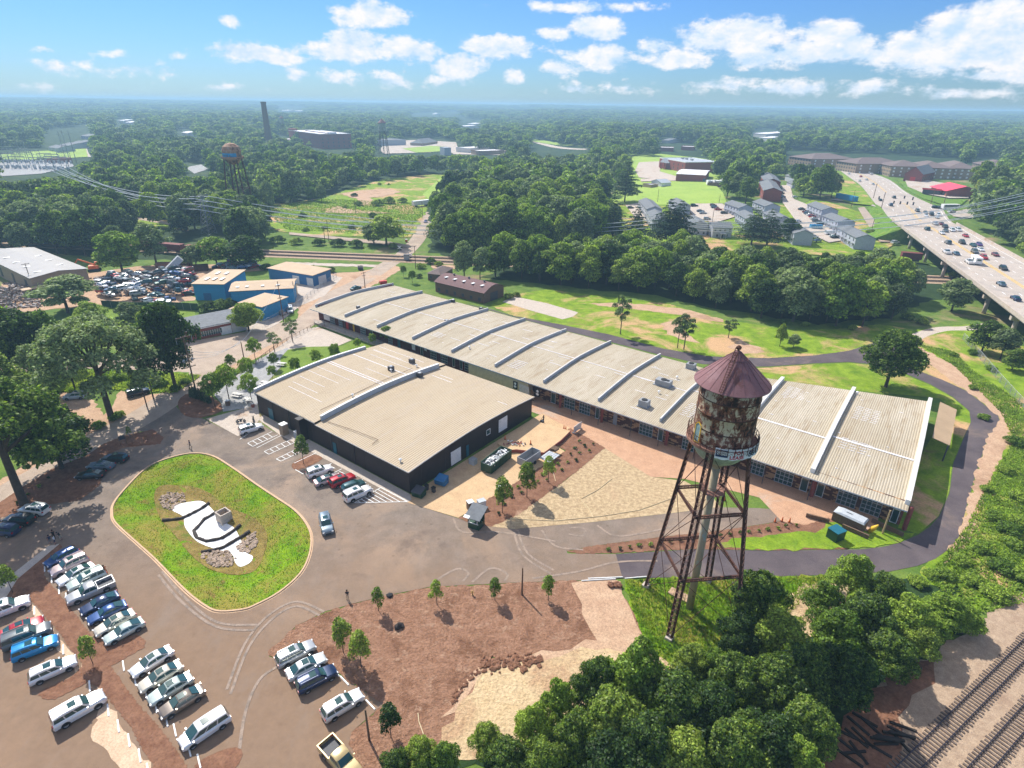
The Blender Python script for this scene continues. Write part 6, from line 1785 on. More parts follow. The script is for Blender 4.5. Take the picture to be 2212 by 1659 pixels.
def far_tower(u,v,vt,label,domed,mt,mr,lean=0,wtank=None):
 p=G(u,v);h=hgt(p,vt);t=thing('water_tower',label,'water tower',p)
 r=wtank or h*.11;zb=h*.66
 b=MB()
 if domed:zb=h*.8;b.lathe([(r*.9,zb),(r,zb+.4),(r,h*.9),(r*.85,h*.95),(r*.5,h*.985),(0,h)],24);b.lathe([(r*.9,zb),(r*.6,zb-r*.5),(0,zb-r*.7)],24)
 else:b.lathe([(r,zb),(r,h*.88)],24);b.lathe([(r,zb),(r*.7,zb-r*.6),(0,zb-r*.9)],24)
 b.build('tank',M[mt],t,smooth=True)
 b=MB();b.lathe([(r*1.12,h*.875),(r*1.12,h*.885),(0,h)]if not domed else [(r*1.05,h*.9),(r*.88,h*.955),(r*.5,h*.992),(0,h+.2)],24);b.build('roof',M[mr],t)
 b=MB();b.lathe([(r,zb),(r*1.2,zb),(r*1.2,zb+h*.03),(r,zb+.1)],24);b.build('walkway',M[mt],t)
 for k in range(4):
  a=PI/4+k*PI/2;b=MB();b.bar((r*1.7*math.cos(a),r*1.7*math.sin(a),0),(r*math.cos(a),r*math.sin(a),zb),h*.014);b.build('leg',M['rustbrown'],t)
  a2=a+PI/2
  for f0,f1 in((.02,.5),(.5,.97)):
   b=MB()
   for(q,w)in((f0,f1),(f1,f0)):
    R0,R1=r*(1.7-.7*q),r*(1.7-.7*w)
    b.bar((R0*math.cos(a),R0*math.sin(a),zb*q),(R1*math.cos(a2),R1*math.sin(a2),zb*w),h*.004)
   b.bar((R0*math.cos(a),R0*math.sin(a),zb*f1),(R0*math.cos(a2),R0*math.sin(a2),zb*f1),h*.006)
   b.build('bracing',M['rustbrown'],t)
 b=MB();b.tube([(0,0,0),(0,0,zb)],h*.012,8);b.build('riser_pipe',M['rustbrown'],t)
 return t,h,r
M['tan_tank']=rust('tan_tank',(.14,.06,.03,1),(.36,.2,.12,1),(.42,.3,.22,1),.44,.56,.8)
t,h,r=far_tower(525,470,309,'rusty domed water tower with blue graffiti among the trees',True,'tan_tank','tan_tank',wtank=4.9)
b=MB();vs=[]
for i in range(13):
 a=math.radians(-150)+math.radians(110)*i/12;vs+=[((r+.06)*math.cos(a),(r+.06)*math.sin(a),h*.81),((r+.06)*math.cos(a),(r+.06)*math.sin(a),h*.875)]
b.add(vs,[(2*i,2*i+2,2*i+3,2*i+1)for i in range(12)])
b.build('painted_band',plain('graffiti_blue',(.03,.3,.55),.6),t)
o=curved_text('ISTO*RAL',math.radians(-146),h*.81+.3,2.2,M['darkgrey'],t,radius=r+.12,xs=.7)
far_tower(830,334,256,'far pale water tower with small red cone roof right of the mill',False,'bowl','cone')
far_tower(613,293,250,'smaller far water tower with red cone roof between chimney and mill',False,'bowl','cone')
# distant ground clearings
sheet('lawn_far',[(940,441),(913,421),(953,383),(1028,372),(1085,366),(1060,378),(960,395)],M['farlawn'],2,lift=.25)
sheet('field_far',[(583,441),(628,438),(700,428),(778,401),(828,388),(915,378),(1028,371),(960,395),(930,430),(918,462),(890,513),(803,513),(700,510),(600,500),(560,470)],M['field'],2,ragged=1,lift=.15)
sheet('bare_slab',[(733,420),(780,412),(835,408),(868,415),(830,425),(800,428),(812,440),(785,445),(770,430)],M['dirt'],3,ragged=1.2,lift=.3)
sheet('bare_slab',[(700,460),(728,446),(760,455),(800,458),(860,462),(800,462),(740,462)],M['dirt'],3,lift=.3)
sheet('path',[(625,503),(740,514),(830,522),(880,530),(880,536),(810,528),(720,518),(625,508)],M['street'],3,lift=.3)
sheet('path',[(270,466),(330,474),(402,487),(402,493),(330,481),(270,470)],M['street'],3,lift=.3)
sheet('meadow_strip',[(255,466),(402,480),(408,500),(330,492),(260,476)],M['field'],2,lift=.25)
sheet('playing_field',[(1315,432),(1330,412),(1371,405),(1420,402),(1500,396),(1545,400),(1562,418),(1570,440),(1440,444),(1330,443)],M['farlawn'],2,lift=.3)
sheet('lawn_far',[(1290,470),(1340,440),(1570,440),(1660,440),(1720,450),(1760,430),(1860,460),(1930,530),(1880,560),(1700,548),(1450,545),(1300,530)],M['field'],2,lift=.15)
sheet('car_park',[(1500,442),(1560,442),(1590,470),(1540,485),(1500,470),(1480,450)],M['concrete'],4,lift=.4)
sheet('car_park',[(1375,441),(1385,441),(1400,480),(1370,470),(1350,445)],M['concrete'],4,lift=.4)
sheet('car_park',[(1688,402),(1706,402),(1714,432),(1745,445),(1780,470),(1810,496),(1830,520),(1790,527),(1745,505),(1715,475),(1690,440)],M['concrete'],4,lift=.4)
sheet('path',[(1852,452),(1866,450),(1890,480),(1920,516),(1922,526),(1900,526),(1880,500),(1862,470)],M['street'],5,lift=.45)
sheet('car_park',[(1380,352),(1430,350),(1425,372),(1470,385),(1440,392),(1380,385),(1372,370)],M['concrete'],4,lift=.4)
sheet('path',[(1384,388),(1470,388),(1560,392),(1560,396),(1470,392),(1384,394)],M['concrete'],4,lift=.45)
sheet('lawn_far',[(1290,372),(1300,340),(1420,332),(1540,345),(1640,370),(1660,400),(1560,400),(1380,400)],M['farlawn'],2,lift=.15)
sheet('car_park',[(820,325),(830,312),(850,305),(900,303),(985,308),(990,322),(930,330),(830,333)],M['concrete'],3,lift=.35)
sheet('lawn_far',[(870,322),(930,316),(960,318),(960,328),(900,331)],M['farlawn'],4,lift=.45)
sheet('car_park',[(960,320),(1095,326),(1090,336),(980,334)],M['concrete'],3,lift=.3)
ribbon('road',[(1148,304),(1175,312),(1200,318),(1235,322),(1270,323)],14,M['concrete'],4)
sheet('lawn_far',[(1148,300),(1200,308),(1260,317),(1200,314),(1150,306)],M['farlawn'],3,lift=.35)
sheet('yard',[(0,352),(90,348),(150,340),(160,360),(90,376),(0,382)],M['gravel_grey'],3,lift=.35)
sheet('lawn_far',[(40,330),(110,326),(185,318),(190,340),(150,342),(60,346),(0,345),(0,335)],M['farlawn'],3,lift=.3)
ribbon('road',[(180,318),(182,328),(188,340)],8,M['concrete'],4)
sheet('yard',[(400,362),(435,356),(450,366),(420,376)],M['gravel_grey'],3,lift=.3)
sheet('clearing',[(430,322),(475,316),(478,326),(450,334),(425,332)],M['farlawn'],3,lift=.3)
sheet('forecourt',[(1955,392),(1985,388),(2030,396),(2090,405),(2092,430),(2050,430),(1995,420),(1960,405)],M['concrete'],4,lift=.4)
sheet('bank',[(1935,388),(1958,395),(1995,422),(2050,432),(2090,432),(2075,445),(2040,445),(1990,430),(1958,412)],M['weeds'],4,lift=.3)
sheet('bank',[(1800,375),(1822,378),(1862,408),(1892,440),(1880,446),(1840,442),(1800,430),(1790,420),(1820,415)],M['field'],5,lift=.35)
sheet('scrapyard',[(0,612),(190,590),(300,575),(400,570),(470,572),(560,575),(570,585),(480,590),(420,615),(418,648),(380,655),(220,662),(120,668),(0,678)],M['dirt'],2,ragged=.8)
sheet('lawn',[(215,662),(300,668),(420,672),(425,690),(400,700),(380,712),(300,700),(230,690)],M['lawn'],2)
sheet('yard',[(570,615),(640,600),(705,592),(740,600),(700,640),(650,660),(600,700),(560,720),(530,716),(540,690),(600,650),(560,640)],M['concrete'],2)
M['scrapmat']=rust('mixed_scrap',(.05,.04,.04,1),(.22,.16,.13,1),(.5,.47,.44,1),.4,.52,1.5)
def heap(P,n,hmax,label,seed):
 Wp=wpoly(P);R=random.Random(seed);xs=[p[0]for p in Wp];ys=[p[1]for p in Wp]
 cx,cy=sum(xs)/len(xs),sum(ys)/len(ys);rad=max(max(xs)-cx,1);rady=max(max(ys)-cy,1)
 b=MB();c=0
 while c<n:
  x,y=R.uniform(min(xs),max(xs)),R.uniform(min(ys),max(ys))
  if not in_poly(x,y,Wp):continue
  c+=1
  k=max(0,1-((x-cx)/rad)**2*.8-((y-cy)/rady)**2*.8)
  d=Vector((R.uniform(-1,1),R.uniform(-1,1),R.uniform(-.6,.6)))*R.uniform(.3,1.3)
  z=R.uniform(0.1,.2+hmax*k)
  b.bar(Vector((x,y,z))-d,Vector((x,y,z))+d,R.uniform(.1,.9),R.uniform(.05,.6))
 return tagged(b.build('scrap_heap',M['scrapmat']),label,'scrap heap',kind='stuff')
heap([(0,620),(40,622),(50,650),(30,675),(0,680)],260,3.5,'dark heap of scrap metal at the left edge',1)
heap([(5,612),(70,612),(92,640),(88,665),(40,665),(40,630)],260,2,'pale heap of scrap in front of the tan warehouse',2)
heap([(180,600),(300,592),(420,590),(430,615),(380,640),(260,640),(190,625)],500,3.0,'tangled scrap between the wrecked cars',3)
def wagon(P0,P1,label):
 a,c=G(*P0),G(*P1);d=c-a;L=d.length;ang=math.atan2(d.y,d.x)
 t=thing('rail_wagon',label,'rail wagon',(a.x,a.y,T(a.x,a.y)+.2),ang,'rail wagons on the line')
 n=max(1,round(L/16))
 b=MB()
 for k in range(n):
  x0=L*k/n+.6;x1=L*(k+1)/n-.6;xm=(x0+x1)/2
  b.box((xm,0,2.6),(x1-x0,2.9,2.6));b.box((xm,0,4.0),(x1-x0+.1,3.1,.2))
 b.build('hopper_body',plain('boxcar_red',(.17,.035,.03),.8),t)
 b=MB()
 for k in range(n):
  for x in(L*k/n+2.5,L*(k+1)/n-2.5):
   b.box((x,0,.75),(2.4,2.0,.8))
 b.build('bogie',M['darkgrey'],t)
wagon((305,541),(350,545),'dark red rail wagon left of the airy tree');wagon((352,545),(400,549),'dark red rail wagon behind the airy tree');wagon((404,550),(450,553),'dark red rail wagon right of the airy tree')
wagon((1222,560),(1256,562),'red rail wagon glimpsed over the belt, left one');wagon((1290,564),(1337,567),'pale red rail wagon glimpsed over the belt, right one');wagon((1940,564),(1990,568),'brown rail wagon beneath the start of the bridge')
def track(name,P0,P1,ties=True,n_sheet=None,z=.16):
 a,c=Vector(P0),Vector(P1);d=(c-a).normalized();nn=Vector((-d.y,d.x));L=(c-a).length
 b=MB()
 for s_ in(-.72,.72):
  p,q=a+nn*s_,c+nn*s_
  b.bar((p.x,p.y,z+.14),(q.x,q.y,z+.14),.09,.16)
 r=b.build('rails',M['rail']);tagged(r,kind='structure')
 b=MB();k=0;R=random.Random(4)
 while k<L:
  p=a+d*k;w=1.3+R.uniform(-.1,.1);rz=R.uniform(-.03,.03)
  b.bar((p.x-nn.x*w,p.y-nn.y*w,z-.02),(p.x+nn.x*w,p.y+nn.y*w,z-.02),.24,.18)
  k+=.55
 tagged(b.build('sleepers',M['sleeper']),kind='structure')
M['rail']=plain('rail_steel',(.05,.045,.06),.4,.5)
M['sleeper']=plain('sleeper_wood',(.14,.105,.085),.95,var=.35,scale=3)
p0,p1=G(1964,1659)[:2],G(2212,1405)[:2]
dd=(Vector(p1)-Vector(p0)).normalized()
track('railway',Vector(p0)-dd*8,Vector(p1)+dd*60)
p0b,p1b=G(2119,1659)[:2],G(2212,1555)[:2]
off2=(Vector(p0b)-Vector(p0))-dd*((Vector(p0b)-Vector(p0)).dot(dd))
track('railway',Vector(p0)+off2-dd*8,Vector(p1)+off2+dd*60)
sheet('gravel_bed',[(1740,1720),(1800,1590),(1884,1494),(1960,1440),(2034,1400),(2110,1345),(2159,1310),(2230,1270),(2330,1200),(2400,1300),(2400,1720)],M['gravel'],5,ragged=.35)
q0,q1=Vector(G(250,538)[:2]),Vector(G(960,566)[:2]);dq=(q1-q0).normalized();q2=q0+dq*460
for s_ in(0,6):nn=Vector((-dq.y,dq.x))*s_;track('railway',q0+nn-dq*80,q2+nn)
P=[tuple(q0-dq*80+Vector((dq.y,-dq.x))*4),tuple(q2+Vector((dq.y,-dq.x))*4),tuple(q2-Vector((dq.y,-dq.x))*10),tuple(q0-dq*80-Vector((dq.y,-dq.x))*10)]
sheet('gravel_bed',P,M['gravel'],3,world=True,grid=8,lift=-.03)
sheet('sandy_strip',[(620,566),(700,569),(820,572),(810,577),(700,575),(640,572)],M['concrete'],3,ragged=.5)
sheet('sandy_strip',[(930,572),(990,574),(985,582),(935,580)],M['dirt'],3,ragged=.5)
R=random.Random(8)
for i in range(22):
 u,v=R.uniform(1825,1965),R.uniform(1556,1650)
 if i<9:u,v=R.uniform(1900,1950),R.uniform(1575,1610)
 p=G(u,v);b=MB();b.box((0,0,0),(2.6,.25,.2))
 if i==0:tie0=b.build('railway_tie',plain('creosote_wood',(.03,.024,.02),.9));o=tie0
 else:o=tie0.copy();C.objects.link(o)
 o.location=(p.x,p.y,.22+(.22*(i%4)if i<9 else 0));o.rotation_euler=(0,0,R.gauss(-.75 if i>9 else -.3,.25))
 tagged(o,'old black railway sleeper lying in the loose pile by the track','railway sleeper','loose old sleepers')
for i,(u,v,vt,lab)in enumerate([(864,544,532,'white crossbuck signal on the far side of the level crossing'),(887,560,548,'crossing signal on the near side of the level crossing')]):
 p=G(u,v);h=hgt(p,vt);t=thing('crossing_signal',lab,'crossing signal',p)
 b=MB();b.tube([(0,0,0),(0,0,h)],.12,6);b.build('pole',M['lightgrey'],t)
 b=MB();b.bar((-.9,-.2,h-1.1),(.9,-.2,h+.3),.06,.25);b.bar((-.9,-.26,h+.3),(.9,-.26,h-1.1),.06,.25);b.build('crossbuck',M['white'],t)
 b=MB();b.lathe([(.25,0),(.25,.1)],8,(-.6,-.3,h-1.6));b.box((0,-.25,h-1.6),(1.6,.15,.5));b.build('lamps',M['black'],t)
p=G(879,562);t=thing('signal_cabinet','dark signal cabinet beside the level crossing','cabinet',p);b=MB();b.box((0,0,1.2),(2.2,1.6,2.2));b.build('cabinet_body',M['grey'],t);b=MB();b.box((0,0,2.4),(2.5,1.9,.15));b.build('lid',M['darkgrey'],t)
# highway and bridge
HL=[(2330,790,8),(2212,693,8),(2134,635,8),(2051,571,8),(1979,516,8),(1928,476,7.9)]
HR=[(2330,645,8),(2212,571,8),(2159,536,8),(2112,509,8),(2085,494,8),(2069,484,7.9)]
HLr=[(1928,476),(1904,449),(1891,441),(1859,401),(1834,383),(1806,362),(1800,354)]
HRr=[(2069,484),(2034,448),(2014,443),(1959,416),(1920,388),(1871,371),(1830,361)]
HRr[-1]=(1815,355)
L8=[G(u,v,z)for u,v,z in HL];R8=[G(u,v,z)for u,v,z in HR]
dL=(L8[5]-L8[1]).normalized();dR=(R8[5]-R8[1]).normalized()
wid=[]
bd=dL.copy();bn=Vector((bd.y,-bd.x,0))
width=sum((r-L8[1]).dot(bn)for r in R8[1:5])/4
Ls=(L8[5]-L8[1]).length
S0,S1=-60,Ls
bridge=thing('bridge','long concrete highway bridge crossing the railway at the right edge','bridge',(0,0,0))
def BP(s_,w,z):p=L8[1]+bd*s_+bn*w;return Vector((p.x,p.y,z))
M['deck']=ground_mat('bridge_deck',A(196,184,172),A(216,202,188),A(176,166,158),.04,.3,5,.1,.02,c4=A(200,180,160))
b=MB()
n=12
for k in range(n):
 s0_,s1_=S0+(S1-S0)*k/n,S0+(S1-S0)*(k+1)/n
 b.quad(BP(s0_,0,8),BP(s1_,0,8),BP(s1_,width,8),BP(s0_,width,8))
b.add([BP(S0,0,7.96),BP(S1,0,7.96),BP(S1,width,7.96),BP(S0,width,7.96),BP(S0,1.2,7.5),BP(S1,1.2,7.5),BP(S1,width-1.2,7.5),BP(S0,width-1.2,7.5)],[(0,1,5,4),(1,2,6,5),(2,3,7,6),(3,0,4,7),(4,5,6,7)])
b.build('deck',M['deck'],bridge)
for w0,nm in((-.2,'l'),(width+.2,'r')):
 b=MB();b.bar(BP(S0,w0,8.35),BP(S1,w0,8.35),.4,1.3);b.build('parapet',M['concrete'],bridge)
for k in range(6):
 b=MB();w=1.6+(width-3.2)*k/5;b.bar(BP(S0,w,6.9),BP(S1-20,w,6.9),.5,1.2);b.build('girder',M['concrete'],bridge)
for s_ in(-38,-14,10,34,58,84,112,142,172):
 if s_>S1-25:break
 b=MB();b.bar(BP(s_,.6,5.8),BP(s_,width-.6,5.8),1.4,1.2);o=b.build('pier_cap',M['concrete'],bridge)
 for k in range(4):
  w=2.4+(width-4.8)*k/3;p=BP(s_,w,0);b=MB();b.tube([(p.x,p.y,-1),(p.x,p.y,5.3)],.65,12);b.build('column',M['concrete'],o,smooth=True)
b=MB();a1_,a2_=BP(S1-22,-.5,0),BP(S1-22,width+.5,0)
b.bar((a1_.x,a1_.y,3.4),(a2_.x,a2_.y,3.4),1.2,8);b.build('abutment',M['concrete'],bridge)
NR=34
def lerp_path(P,t_):
 d=[0]
 for i in range(1,len(P)):d.append(d[-1]+(P[i]-P[i-1]).length)
 s_=t_*d[-1]
 for i in range(1,len(P)):
  if s_<=d[i]or i==len(P)-1:
   k=(s_-d[i-1])/max(d[i]-d[i-1],1e-6);return P[i-1].lerp(P[i],k)
def smooth_open(P,k=6):
 out=[]
 for i in range(len(P)-1):
  p0,p1,p2,p3=P[max(i-1,0)],P[i],P[i+1],P[min(i+2,len(P)-1)]
  for s_ in range(k):
   t_=s_/k;out.append(.5*((2*p1)+(-p0+p2)*t_+(2*p0-5*p1+4*p2-p3)*t_*t_+(-p0+3*p1-3*p2+p3)*t_**3))
 out.append(P[-1]);return out
Lr=smooth_open([BP(S1,0,8)]+[Gh(u,v,.8)for u,v in HLr[1:]]);Rr=smooth_open([BP(S1,width,8)]+[Gh(u,v,.8)for u,v in HRr[1:]])
def RP(t_,w):
 """point on the ground-level highway: t along 0..1, w across 0..1"""
 a,c=lerp_path(Lr,t_),lerp_path(Rr,t_);p=a.lerp(c,w)
 k=min(1,t_*6)
 return Vector((p.x,p.y,8*(1-k)+(T(p.x,p.y)+.9)*k))
b=MB();vs=[RP(i/NR,w/6)for i in range(NR+1)for w in range(7)]
b.add(vs,[(i*7+w,i*7+w+1,(i+1)*7+w+1,(i+1)*7+w)for i in range(NR)for w in range(6)])
vs=[]
for i in range(NR+1):
 for w,s_ in((0,-1),(1,1)):
  p=RP(i/NR,w);q=RP(i/NR,w)+(RP(i/NR,w)-RP(i/NR,1-w)).normalized()*9;vs+=[p-Vector((0,0,.02)),Vector((q.x,q.y,T(q.x,q.y)-.3))]
tagged(b.build('road',M['deck']),kind='structure')
b=MB();b.add(vs,[(i*4,i*4+1,i*4+5,i*4+4)for i in range(NR)]+[(i*4+2,i*4+6,i*4+7,i*4+3)for i in range(NR)]);tagged(b.build('embankment',M['weeds']),kind='structure')
b=MB();vs=[]
for i in range(7):
 s_=S1-24+24*i/6;k=1
 vs+=[BP(s_,-.3,7.4),BP(s_,-14,T(*BP(s_,-14,0)[:2])-.3),BP(s_,width+.3,7.4),BP(s_,width+14,T(*BP(s_,width+14,0)[:2])-.3)]
b.add(vs,[(i*4,i*4+1,i*4+5,i*4+4)for i in range(6)]+[(i*4+2,i*4+6,i*4+7,i*4+3)for i in range(6)]+[(0,2,3,1)]);tagged(b.build('embankment',M['weeds']),kind='structure')
ribbon('road',[(2040,462),(2075,466),(2110,460),(2150,452)],14,M['deck'],8)
ribbon('road',[(1900,448),(1872,441),(1845,438),(1800,432)],8,M['deck'],7)
for w,m0,dash in((.5,'yellow',0),(.47,'yellow',0),(.17,'white',1),(.33,'white',1),(.66,'white',1),(.83,'white',1),(.95,'white',0)):
 b=MB();s_=S0
 ln=3.2 if dash else 12;gp=9 if dash else 12
 if dash or True:
  while s_<S1-ln:
   p,q=BP(s_,width*w,8.015),BP(s_+ln,width*w,8.015);nn=bn*.11*(1 if m0=='white' else 1.6)
   b.quad(p-nn,p+nn,q+nn,q-nn);s_+=gp
 tl=40
 for i in range(tl):
  if dash and i%2:continue
  p,q=RP(.02+.96*i/tl,w),RP(.02+.96*(i+(.7 if dash else 1))/tl,w);nn=(RP(i/tl,1)-RP(i/tl,0)).normalized()*.14
  if 0.18<i/tl<.34:continue
  b.quad(p-nn+Vector((0,0,.04)),p+nn+Vector((0,0,.04)),q+nn+Vector((0,0,.04)),q-nn+Vector((0,0,.04)))
 tagged(b.build('lane_markings',M[m0]),kind='structure')
sig=[((2010,442),'right'),((1903,452),'left'),((1886,430),'far left'),((2035,452),'far right')]
for i,((u,v),w_)in enumerate(sig):
 p=Gh(u,v,.3);t=thing('signal_pole','traffic signal pole at the %s corner of the highway junction'%w_,'pole',p,0,'signal poles at the junction')
 b=MB();b.tube([(0,0,-1),(0,0,10)],.18,6);b.build('pole',M['wood'],t)
for i,(u,v)in enumerate([(1954,426),(1972,429),(1931,437),(1945,438),(1960,439),(1973,440),(1899,427)]):
 p=Gh(u,v,6.5);b=MB();b.box((0,0,0),(.6,.6,1.7));o=b.build('traffic_light',M['darkgrey']);o.location=p
 tagged(o,'dark traffic light hanging over the highway junction','traffic light','traffic lights over the junction')
 # poles, pylons, wires
def utility_pole(u,v,vt,label,arms=(),mat='wood',r=.16,name='utility_pole',cat='utility pole',rz=.9,group=None):
 p=G(u,v);h=hgt(p,vt)
 t=thing(name,label,cat,p,rz,group)
 b=MB();b.tube([(0,0,-.2),(0,0,h)],[r,r*.65],8);b.build('pole',M[mat],t)
 for z,w in arms:
  c=MB();c.bar((-w/2,.15,h*z),(w/2,.15,h*z),.12,.14);o=c.build('crossarm',M['wood'],t)
  c=MB()
  for k in range(4):c.lathe([(.05,.06),(.07,.25),(0,.28)],6,(-w/2+.15+k*(w-.3)/3,.15,h*z))
  c.build('insulator',M['lightgrey'],o)
 return t,h,p
t,h,p=utility_pole(427,861,727,'tall utility pole with four crossarms by the cypresses',((.985,3.2),(.72,2.8),(.62,2.8),(.52,2.6)),r=.2)
for dx in(-.9,0,.9):b=MB();b.lathe([(0,0),(.22,0),(.22,.7),(0,.75)],10,(dx,.35,h*.6));b.build('transformer',M['lightgrey'],t)
for dx in(-.5,.6):b=MB();b.tube([(dx*3,.2,h*.985),(dx*3,.2,h*.9)],.04,5);b.build('hanger',M['lightgrey'],t)
UP=[(528,779,738,'plain utility pole beside the courtyard street',()),(613,696,608,'utility pole with transformers by the street fence',((.9,1.8),(.6,1.4))),(638,650,608,'short utility pole in front of the blue warehouse',()),(789,625,588,'utility pole with transformers beside the dirt yard',((.95,2),(.8,1.6))),(898,580,531,'utility pole at the level crossing',((.97,2),)),(74,629,569,'utility pole in front of the tan warehouse',((.97,2.4),)),(190,602,575,'pole at the corner of the tan warehouse',()),
(769,463,430,'pole standing alone on the overgrown lot',()),(711,524,478,'leaning pole near the railway',((.9,2),)),(702,520,490,'short pole beside the leaning pole',()),(913,468,436,'pole at the bend of the street beyond the crossing',()),(891,485,460,'pole left of the street beyond the crossing',()),(1538,483,446,'lamp pole in the townhouse car park',()),(1420,438,408,'pole at the edge of the playing field',()),(1553,440,420,'pole at the right corner of the playing field',()),(1881,503,470,'pole between the townhouses and the highway',()),(1838,449,410,'pole beside the blue-sided trailer',()),(1470,393,372,'pole in front of the gymnasium',())]
tops={}
for u,v,vt,lab,arms in UP:
 t,h,p=utility_pole(u,v,vt,lab,arms);tops[(u,v)]=p+Vector((0,0,h*.95))
utility_pole(1127.5,1285,1227,'dark wooden post standing in the mulch field',(),'wood',.14,'post','post')
utility_pole(798,1600,1533,'brown wooden post beside the parking lot corner',(),'wood',.14,'post','post')
utility_pole(1906,1153,1103,'pale new wooden post near the green box by the warehouse end',(),'poletan',.16,'post','post')
def wire(a,c,sag,r=.05,n=14,label=None):
 b=MB();pts=[]
 for i in range(n+1):
  t_=i/n;q=Vector(a).lerp(Vector(c),t_);q.z-=sag*4*t_*(1-t_);pts.append(q)
 b.tube(pts,r,4,cap=False)
 return tagged(b.build('power_line',M['cable']),label,'power line','power lines')
def pylon(u,v,vt,label,rz):
 p=G(u,v);h=hgt(p,vt);t=thing('pylon',label,'pylon',p,rz)
 b=MB();w0,w1=2.6,.5
 for sx_,sy_ in((-1,-1),(1,-1),(1,1),(-1,1)):b.bar((sx_*w0,sy_*w0,0),(sx_*w1,sy_*w1,h*.97),.2)
 N=9;cs=((-1,-1),(1,-1),(1,1),(-1,1))
 for k in range(N):
  z0_,z1_=h*.97*k/N,h*.97*(k+1)/N;a0_,a1_=w0+(w1-w0)*k/N,w0+(w1-w0)*(k+1)/N
  for q in range(4):
   c0,c1=cs[q],cs[(q+1)%4]
   b.bar((c0[0]*a0_,c0[1]*a0_,z0_),(c1[0]*a1_,c1[1]*a1_,z1_),.1);b.bar((c1[0]*a0_,c1[1]*a0_,z0_),(c0[0]*a1_,c0[1]*a1_,z1_),.1)
 b.build('lattice_mast',M['steel_lattice'],t)
 ends=[]
 for z in(.97,.84,.71):
  c=MB();w=4.6
  for s_ in(-1,1):c.bar((0,-.3,h*z),(s_*w,0,h*z),.15);c.bar((0,.3,h*z),(s_*w,0,h*z),.15);c.bar((0,0,h*(z+.04)),(s_*w,0,h*z),.12)
  c.build('crossarm',M['steel_lattice'],t)
  for s_ in(-1,1):ends.append(p+Vector((s_*w*math.cos(rz),s_*w*math.sin(rz),h*z-.9)))
 return ends
e1=pylon(452,505,420,'steel lattice pylon standing in the left woods',1.2)
e2=pylon(1414,525,464,'steel lattice pylon in front of the townhouses',1.7)
lf=[G(60+4*i,345,30)for i in range(6)]
rt_=[Gh(2280,400+7*i,26-3*(i//2))for i in range(6)]
e1b=sorted(e1,key=lambda q:-q.z)
for i in range(6):
 wire(lf[i]+Vector((i*3,0,-1.5*(i//2))),e1[i],6,.15,20,'pale high-voltage wire between the substation and the left pylon')
 wire(e1[i],e2[i],8,.15,24,'pale high-voltage wire spanning between the two pylons')
 wire(e2[i],rt_[i],9,.15,20,'pale high-voltage wire from the second pylon to the right')
for lab,a,c in(('service wire along the street by the brick store',(613,696),(528,779)),('service wire from the street fence pole to the blue warehouse',(613,696),(638,650)),('service wire from the dirt yard pole to the level crossing',(789,625),(898,580))):
 wire(tops[a],tops[c],1.2,.035,10,lab)
for i in range(3):wire(p_ if False else tops[(528,779)]+Vector((0,0,i*.3)),G(427,861)+Vector((0,0,12-i)),1.5,.035,10,'thin wire from the tall utility pole over the courtyard')
R=random.Random(12)
for i in range(16):
 u,v=6+(i%8)*19+R.uniform(-4,4),352+(i//8)*14+R.uniform(-3,3)
 p=G(u,v);t=thing('switchgear','grey steel switchgear frame in the left substation','switchgear',p,R.uniform(.1,.5),'switchgear frames in the substation')
 b=MB();h=R.uniform(9,14)
 for x in(-6,6):b.bar((x,0,0),(x,0,h),.35)
 b.bar((-6,0,h),(6,0,h),.4,.6);b.bar((-6,0,h*.7),(6,0,h*.7),.3)
 for x in range(-4,6,2):b.bar((x,0,h),(x,0,h*.7),.12)
 b.build('steel_frame',M['steel_lattice'],t)
 b=MB()
 for x in(-4,0,4):b.box((x,2,1.6),(1.6,1.6,3.2))
 b.build('transformer',M['lightgrey'],t)
for i,(u,v,vt)in enumerate([(18,335,305),(45,337,302),(58,334,300),(150,345,280),(165,350,282),(142,345,284),(270,345,292),(280,345,295),(292,342,290),(120,372,350),(150,378,355)]):
 utility_pole(u,v,vt,'tall thin transmission mast around the substation',((.9,5),),'steel_lattice',.35,'transmission_mast','mast',group='masts round the substation')
def fence(P,label,h=1.8,sp=3.0,mesh=True,mat='lightgrey',pm='grey',name='fence',panel=None):
 W2=[G(u,v)for u,v in P];t=thing(name,label,'fence',W2[0])
 o_=W2[0]
 posts=[]
 for i in range(len(W2)-1):
  a,c=W2[i]-o_,W2[i+1]-o_;n=max(1,round((c-a).length/sp))
  for k in range(n):posts.append(a.lerp(c,k/n))
 posts.append(W2[-1]-o_)
 for q in posts[:100]:b=MB();b.bar(q,q+Vector((0,0,h+.1)),.09);b.build('post',M[pm],t)
 b=MB()
 for i in range(len(posts)-1):
  a,c=posts[i],posts[i+1]
  if panel:b.bar(a+Vector((0,0,h/2)),c+Vector((0,0,h/2)),.05,h)
  else:
   b.bar(a+Vector((0,0,h)),c+Vector((0,0,h)),.05)
   L=(c-a).length;m_=max(2,int(L/.5))
   for k in range(m_):
    p_,q_=a.lerp(c,k/m_),a.lerp(c,(k+1)/m_);b.bar(p_,q_+Vector((0,0,h)),.018);b.bar(p_+Vector((0,0,h)),q_,.018)
 b.build('panel' if panel else 'wire_mesh',M[mat],t)
fence([(2079,733),(2110,768),(2149,815),(2180,850),(2230,905)],'silvery chain-link fence running down the grassy slope at the right',2.0)
fence([(680,706),(640,728),(600,750),(566,776),(553,790)],'low brown post and wire fence between street and courtyard',1.1,2.0,pm='wood',mat='wood')
fence([(572,703),(600,688),(640,665),(672,640),(700,618),(727,600)],'chain-link fence along the street in front of the blue warehouses',1.8)
